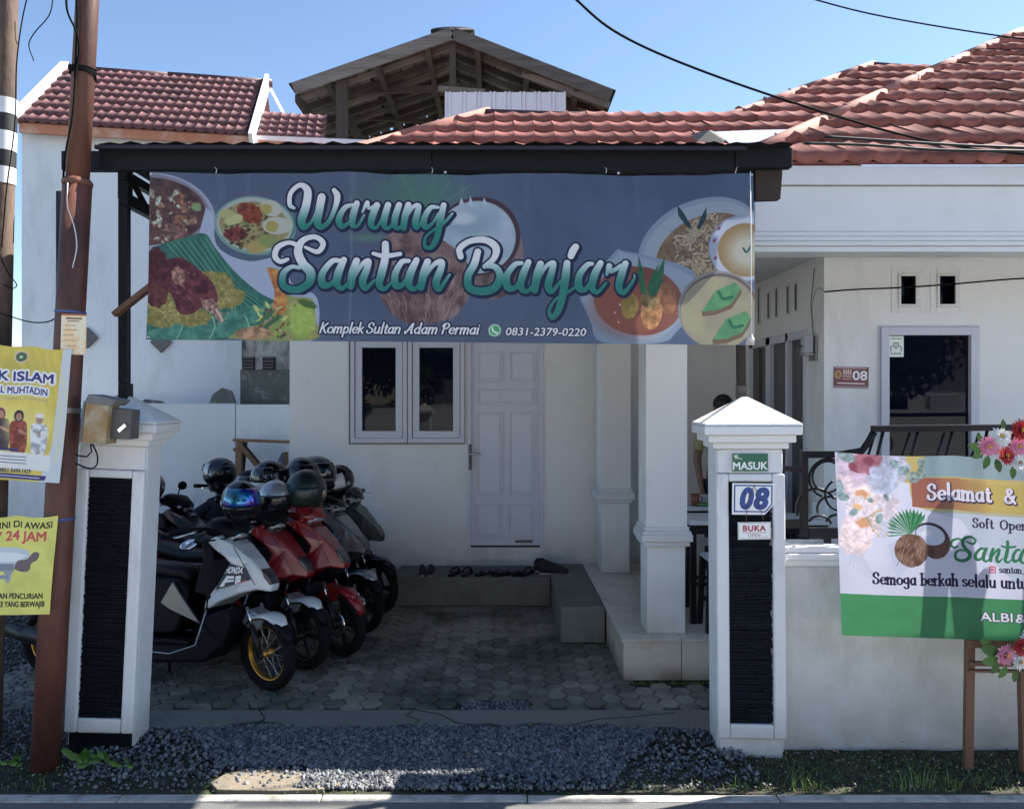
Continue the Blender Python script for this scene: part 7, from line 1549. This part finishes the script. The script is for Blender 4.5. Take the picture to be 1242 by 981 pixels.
shoe('left sneaker of the white soled dark pair at the left end of the step', 512.5, 696, 'sneak', 92, .9); shoe('right sneaker of the white soled dark pair at the left end of the step', 523, 696, 'sneak', 88, .9)
shoe('left flip-flop of the black strapped pair, second pair from the left on the step', 552, 700, 'flip', 70); shoe('right flip-flop of the black strapped pair, second pair from the left on the step', 567, 700, 'flip', 75)
shoe('left grey sandal of the third pair from the left on the step', 586, 698, 'clog', 60); shoe('right grey sandal of the third pair from the left on the step', 600, 698, 'clog', 95)
shoe('left grey sandal of the fourth pair, before the dark ones on the step', 617, 698, 'clog', 40); shoe('right grey sandal of the fourth pair, before the dark ones on the step', 629, 698, 'clog', 70)
shoe('low black flip-flop just left of the big dark shoe', 640, 700, 'flip', 60)
shoe('big dark sneaker with a pale sole standing alone on the right of the step', 672, 694, 'big', -8, 1.12); shoe('second big dark sneaker partly hidden behind its mate on the right of the step', 666, 694, 'big', -4, 1.1).location.y += .12
wp = thing('wood_block', 'short dark timber block lying on the paving beside the farthest scooter', 'wood block', (WX(484, 7.6), 7.6, 0)); MB().box(-.12, .12, -.04, .04, 0, .06).build('block', 'black_wood', wp, bevel=.006)

# ================================================================== PORCH FURNITURE AND PEOPLE
def table(label, x0, x1, y0, y1, z, shelf=False):
    t = thing('porch_table', label, 'table', ((x0 + x1) / 2, (y0 + y1) / 2, pz_ + .002)); a, c_ = (x1 - x0) / 2, (y1 - y0) / 2; h_ = z - pz_
    MB().box(-a, a, -c_, c_, h_ - .03, h_).build('table_top', 'table_white', t, bevel=.004)
    for sx in (-1, 1):
        for sy in (-1, 1): X_ = sx * (a - .04); Y_ = sy * (c_ - .04); MB().box(X_ - .022, X_ + .022, Y_ - .022, Y_ + .022, 0, h_ - .031).build('leg', 'black_paint', t, bevel=.002)
    for sy in (-1, 1): Y_ = sy * (c_ - .04); MB().box(-a + .063, a - .063, Y_ - .015, Y_ + .015, h_ - .10, h_ - .031).build('apron_rail', 'black_paint', t)
    return t
table('long white topped table with black legs behind the right gate pillar', 1.42, 2.48, 5.86, 6.30, 1.05)
table('second white topped table with black legs farther back on the porch', 1.60, 2.3, 6.62, 7.05, 1.05)
def stool(label, x, y, z):
    t = thing('stool', label, 'stool', (x, y, pz_ + .002)); h_ = z - pz_
    MB().box(-.17, .17, -.13, .13, h_ - .025, h_).build('seat', 'table_white', t, bevel=.005)
    for sx in (-1, 1):
        for sy in (-1, 1): MB().bar((sx * .15, sy * .11, h_ - .026), (sx * .17, sy * .13, 0), .04, .04).build('leg', 'black_paint', t)
    for sy in (-1, 1): MB().bar((-.16, sy * .12, h_ * .35), (.16, sy * .12, h_ * .35), .02, .03).build('rung', 'black_paint', t)
    return t
stool('white topped black stool nearest the tiled edge, left of the right gate pillar', WX(882, 5.78), 5.78, .815); stool('white topped black stool farther back under the long table', WX(850, 6.6), 6.5, .80)
mg = thing('brown_mug', 'brown cup on the second porch table next to the white column', 'mug', (WX(842, 6.75), 6.72, 1.053)); MB().lathe([(0, 0), (.034, 0), (.038, .10), (.034, .10), (.03, .01), (0, .01)], n=18).build('cup', 'mug', mg); MB().tube([(.036, 0, .08), (.06, 0, .07), (.06, 0, .04), (.036, 0, .03)], .005, 6).build('handle', 'mug', mg)
gpk = thing('green_packet', 'flat green packet on the second porch table', 'packet', (WX(858, 6.7), 6.72, 1.053)); MB().box(-.09, .09, -.05, .05, 0, .025).build('packet', 'green_thing', gpk, bevel=.006)
gb = thing('glass_box', 'small clear box with white lid on the second porch table', 'box', (WX(856, 6.9), 6.9, 1.053)); MB().box(-.06, .06, -.05, .05, 0, .06).build('box', 'glass_clear', gb, bevel=.004); MB().box(-.063, .063, -.053, .053, .061, .07).build('lid', 'table_white', gb, bevel=.003)
wb_ = thing('white_canister', 'white canister on the long porch table behind the railing', 'canister', (WX(995, 6.0), 6.0, 1.053)); MB().lathe([(0, 0), (.06, 0), (.062, .02), (.062, .12), (.055, .13), (0, .13)], n=20).build('body', 'table_white', wb_)
def skinned(name, verts, edges, m, parent, sub=2, root=0):
    me = bpy.data.meshes.new(name); me.from_pydata([v[:3] for v in verts], edges, []); o = bpy.data.objects.new(name, me); col.objects.link(o)
    md = o.modifiers.new('s', 'SKIN'); sk = me.skin_vertices[0].data
    for i, v in enumerate(verts): sk[i].radius = (v[3], v[4] if len(v) > 4 else v[3]); sk[i].use_root = (i == root)
    s2 = o.modifiers.new('u', 'SUBSURF'); s2.levels = sub; s2.render_levels = sub
    dg = bpy.context.evaluated_depsgraph_get(); nm = bpy.data.meshes.new_from_object(o.evaluated_get(dg)); bpy.data.objects.remove(o)
    nm.name = name; nm.materials.clear(); nm.materials.append(M[m])
    for p in nm.polygons: p.use_smooth = True
    o = bpy.data.objects.new(name, nm); col.objects.link(o); o.parent = parent; return o
def person(label, loc, rz, J, shirt, sit=False):
    t = thing('person', label, 'person', loc, (0, 0, R(rz)))
    # skeleton joints in local space, facing -y
    V_ = []; E = []
    def v(p, r1, r2=None, par=None):
        V_.append((*p, r1, r2 or r1)); i = len(V_) - 1
        if par is not None: E.append((par, i))
        return i
    pel = v(J['pel'], .115, .10); sp_ = v(J['spine'], .12, .10, pel); ch = v(J['chest'], .135, .105, sp_); nk = v(J['neck'], .055, .05, ch); hd = v(J['head'], .078, .09, nk); tp_ = v(J['top'], .055, .06, hd)
    for s_ in ('L', 'R'):
        sh_ = v(J['sh' + s_], .052, None, ch); el_ = v(J['el' + s_], .038, None, sh_); wr = v(J['wr' + s_], .026, None, el_); pm = v(J['pm' + s_], .036, .018, wr)
        d_ = (Vector(J['pm' + s_]) - Vector(J['wr' + s_])).normalized(); sd = d_.cross(Vector((0, 1, 0))); sd = sd.normalized() if sd.length > .1 else Vector((1, 0, 0))
        for k, (o_, l) in enumerate(((-.028, .058), (-.010, .07), (.009, .066), (.027, .05))):
            a = v(Vector(J['pm' + s_]) + sd * o_ + d_ * .03, .009, None, pm); b_ = v(Vector(J['pm' + s_]) + sd * o_ * 1.1 + d_ * (.03 + l * .6) + Vector((0, -.006, 0)), .008, None, a); v(Vector(J['pm' + s_]) + sd * o_ * 1.1 + d_ * (.03 + l) + Vector((0, -.02, 0)), .0065, None, b_)
        th_ = v(Vector(J['pm' + s_]) + sd * -.04 + d_ * .0 + Vector((0, -.015, 0)), .010, None, pm); v(Vector(J['pm' + s_]) + sd * -.058 + d_ * .035 + Vector((0, -.03, 0)), .008, None, th_)
        hp = v(J['hp' + s_], .085, None, pel); kn = v(J['kn' + s_], .056, None, hp); an = v(J['an' + s_], .038, None, kn); v(J['ft' + s_], .04, .028, an)
    skinned('body', V_, E, 'skin', t)
    # clothing and hair
    sv = [(*J['pel'], .13, .115), (*J['spine'], .14, .118), (*J['chest'], .155, .122), (*(Vector(J['chest']).lerp(Vector(J['neck']), .55)), .085, .075)]; se = [(0, 1), (1, 2), (2, 3)]
    for s_ in ('L', 'R'):
        i = len(sv); sv.append((*J['sh' + s_], .066)); sv.append((*(Vector(J['sh' + s_]).lerp(Vector(J['el' + s_]), .75)), .060)); se += [(2, i), (i, i + 1)]
    skinned('shirt', sv, se, shirt, t)
    tv = [(*J['pel'], .128, .112)]; te = []
    for s_ in ('L', 'R'): i = len(tv); tv += [(*J['hp' + s_], .10), (*J['kn' + s_], .072), (*J['an' + s_], .055)]; te += [(0, i), (i, i + 1), (i + 1, i + 2)]
    skinned('trousers', tv, te, 'trousers', t)
    hc_ = Vector(J['head']) + Vector((0, .018, .045)); MB().ell(hc_, (.088, .10, .095), 20, 12, v1=.62).build('hair', 'hair', t)
    f = Vector(J['head']); 
    for s_ in (-1, 1): MB().ell(f + Vector((s_ * .032, -.088, .012)), (.012, .008, .008), 8, 6).build('eye', 'hair', t); MB().ell(f + Vector((s_ * .080, .0, .0)), (.012, .022, .032), 8, 6).build('ear', 'skin', t)
    MB().ell(f + Vector((0, -.094, -.018)), (.014, .018, .022), 8, 6).build('nose', 'skin', t); MB().ell(f + Vector((0, -.085, -.052)), (.022, .008, .006), 8, 6).build('mouth', 'mug', t)
    for s_ in ('L', 'R'): MB().ell(Vector(J['ft' + s_]) + Vector((0, .05, -.005)), (.045, .12, .04), 12, 8).build('shoe', 'shoe_dark', t)
    return t
H0 = dict(pel=(0, 0, .93), spine=(0, -.01, 1.1), chest=(0, 0, 1.30), neck=(0, -.01, 1.47), head=(0, -.04, 1.58), top=(0, -.03, 1.66), shL=(.185, 0, 1.40), elL=(.22, .02, 1.12), wrL=(.22, -.07, .88), pmL=(.215, -.10, .81), shR=(-.185, 0, 1.40), elR=(-.225, .02, 1.12), wrR=(-.205, -.06, .88), pmR=(-.19, -.08, .81), hpL=(.09, 0, .86), hpR=(-.09, 0, .86), knL=(.10, -.02, .48), knR=(-.10, -.02, .48), anL=(.10, .03, .09), anR=(-.10, .03, .09), ftL=(.10, -.10, .045), ftR=(-.10, -.10, .045))
person('standing person in a pale yellow short-sleeved shirt and navy trousers behind the right gate pillar', (WX(876, 7.2), 7.2, pz_), 0, H0, 'shirt_yellow')
H1 = dict(pel=(0, 0, .55), spine=(0, -.04, .70), chest=(0, -.14, .88), neck=(0, -.22, 1.02), head=(0, -.28, 1.12), top=(0, -.28, 1.20), shL=(.18, -.14, .97), elL=(.24, -.25, .76), wrL=(.12, -.42, .80), pmL=(.07, -.48, .80), shR=(-.18, -.14, .97), elR=(-.24, -.25, .76), wrR=(-.12, -.42, .80), pmR=(-.07, -.48, .80), hpL=(.10, -.03, .52), hpR=(-.10, -.03, .52), knL=(.13, -.42, .50), knR=(-.13, -.42, .50), anL=(.12, -.40, .10), anR=(-.12, -.40, .10), ftL=(.12, -.50, .05), ftR=(-.12, -.50, .05))
person('seated person in a tan shirt leaning over the long table behind the right gate pillar', (2.30, 6.70, pz_), -55, H1, 'shirt_tan')
stl = stool('plain stool under the seated person in the tan shirt', 2.30, 6.70, .74)

# timber trestle in the gap left of the house
tr = thing('timber_trestle', 'rough orange timber trestle frame in the gap between the boundary wall and the house', 'trestle', (WX(318, 8.45), 8.45, 0)); TO = Vector(tr.location)
def TB(name, m, fn): b = MB(); fn(b); o = b.build(name, m, tr, .003); o.location = -TO; return o
TB('top_bar', 'saw_wood', lambda b: b.bar(W(283, 533.5, 8.4), W(352, 536, 8.4), .05, .03)); TB('leg', 'saw_wood', lambda b: b.bar((WX(286, 8.4), 8.4, 0), W(291, 535, 8.42), .06, .05)); TB('leg', 'dark_wood', lambda b: b.bar((WX(279, 8.5), 8.55, 0), W(297, 536, 8.5), .05, .04)); TB('brace', 'saw_wood', lambda b: b.bar(W(292, 541, 8.38), W(325, 580, 8.38), .035, .045)); TB('brace', 'dark_wood', lambda b: b.bar(W(297, 541, 8.42), W(331, 583, 8.42), .035, .03)); TB('leg', 'saw_wood', lambda b: b.bar((WX(350, 8.5), 8.5, 0), W(347, 548, 8.5), .04, .04))
tp2 = thing('hanging_cloth', 'blue grey cloth hanging from the timber trestle by the house corner', 'cloth', W(343, 565, 8.36)); b = MB(); b.spine([(0, .14, .01, .02), (-.02, .04, .04, .02), (-.05, -.08, .07, .025), (-.04, -.16, .08, .02)], 12, 2.2); b.build('cloth', 'tarp', tp2)
TB('cross_rail', 'saw_wood', lambda b: b.bar(W(283, 545, 8.5), W(300, 547, 8.5), .03, .03))

# ================================================================== ACROSS THE ROAD (pillars and trees for the glass; pale wall, houses added to bounce light)
for i, (x, y, s_, lb) in enumerate(((-1.9, -4.6, 1.0, 'white capped pillar across the road, left of the lane'), (-.7, -5.4, 1.0, 'white capped pillar across the road, right of the lane'), (-4.4, -5.0, 1.0, 'white capped pillar at the far end across the road'))):
    t = thing('roadside_pillar', lb, 'pillar', (x, y, 0)); MB().box(-.16, .16, -.16, .16, 0, 1.6).build('shaft', 'cap_white', t, bevel=.01); MB().box(-.24, .24, -.24, .24, 1.6, 1.68).build('cap', 'cap_white', t, bevel=.01); b = MB(); b.add([(-.22, -.22, 1.68), (.22, -.22, 1.68), (.22, .22, 1.68), (-.22, .22, 1.68), (0, 0, 1.88)], [(0, 1, 4), (1, 2, 4), (2, 3, 4), (3, 0, 4), (3, 2, 1, 0)]); b.build('cap_slope', 'cap_white', t)
ow2 = thing('fill_light_wall', 'unseen long pale wall added behind the viewer to bounce fill light', 'wall', (2, -8.0, 0)); MB().box(-14, 16, -.1, .1, 0, 1.7).build('wall', 'cap_white', ow2)  # unseen wall added to throw sunlight back at the shaded fronts
for i, (x, w_, h_, lb) in enumerate(((-11.0, 9.0, 3.6, 'unseen low white house added across the road for fill light, at the left'), (1.5, 10.0, 3.4, 'unseen low white house added across the road for fill light, in the middle'), (14.0, 9.0, 3.8, 'unseen low white house added across the road for fill light, at the right'))):  # unseen white houses added as bounce surfaces for fill light
    t = thing('fill_light_house', lb, 'house', (x, -12.5, 0)); MB().box(-w_ / 2, w_ / 2, -5, 0, 0, h_).build('wall', 'cap_white', t); b = MB(); b.add([(-w_ / 2 - .4, .5, h_ - .1), (w_ / 2 + .4, .5, h_ - .1), (w_ / 2 + .4, -5.5, h_ - .1), (-w_ / 2 - .4, -5.5, h_ - .1), (-w_ / 2 + 2.4, -2.5, h_ + 1.5), (w_ / 2 - 2.4, -2.5, h_ + 1.5)], [(0, 1, 5, 4), (1, 2, 5), (2, 3, 4, 5), (3, 0, 4), (3, 2, 1, 0)]); b.build('roof', 'tile_red', t)
    MB().box(-.5, .5, .001, .05, 0, 2.1).build('door', 'door', t); MB().box(1.2, 2.6, .001, .05, .9, 2.1).build('window', 'glass_dark', t); MB().box(-2.6, -1.2, .001, .05, .9, 2.1).build('window', 'glass_dark', t)
def tree(label, x, y, h_, r_, seed):
    t = thing('broadleaf_tree', label, 'tree', (x, y, -.02)); rr = random.Random(seed); MB().tube([(0, 0, 0), (.05, .02, h_ * .3), (-.05, .05, h_ * .55), (0, 0, h_ * .8)], [.16, .13, .09, .04], 10).build('trunk', 'bark', t)
    b = MB(); cl = []
    for k in range(9):
        a = rr.uniform(0, 6.28); q = (r_ * .75 * math.cos(a) * rr.random(), r_ * .75 * math.sin(a) * rr.random(), h_ * rr.uniform(.35, .9)); cl.append(q); b.tube([(0, 0, h_ * rr.uniform(.25, .5)), (q[0] * .5, q[1] * .5, q[2] * .9), q], [.05, .03, .012], 6)
    b.build('limbs', 'bark', t); vs = []; fs = []
    for k in range(9000):
        c_ = Vector(rr.choice(cl)); d_ = Vector((rr.gauss(0, 1), rr.gauss(0, 1), rr.gauss(0, .8))); d_ = d_.normalized() * r_ * .55 * rr.random() ** .4; p = c_ + d_; u = Vector((rr.gauss(0, 1), rr.gauss(0, 1), rr.gauss(0, 1))).normalized(); v_ = u.orthogonal().normalized(); s_ = rr.uniform(.09, .17); i = len(vs)
        vs += [p - u * s_, p + v_ * s_ * .5, p + u * s_, p - v_ * s_ * .5]; fs.append((i, i + 1, i + 2, i + 3))
    b = MB(); b.add(vs, fs); b.build('crown', 'leaf_dark', t)
for i, (x, y, h_, r_, lb) in enumerate(((-4.6, -10.2, 7.0, 2.6, 'left broadleaf tree across the road'), (6.6, -10.4, 7.5, 2.6, 'middle broadleaf tree across the road'), (11.0, -10.6, 7.5, 2.8, 'right broadleaf tree across the road'))): tree(lb, x, y, h_, r_, i + 3)
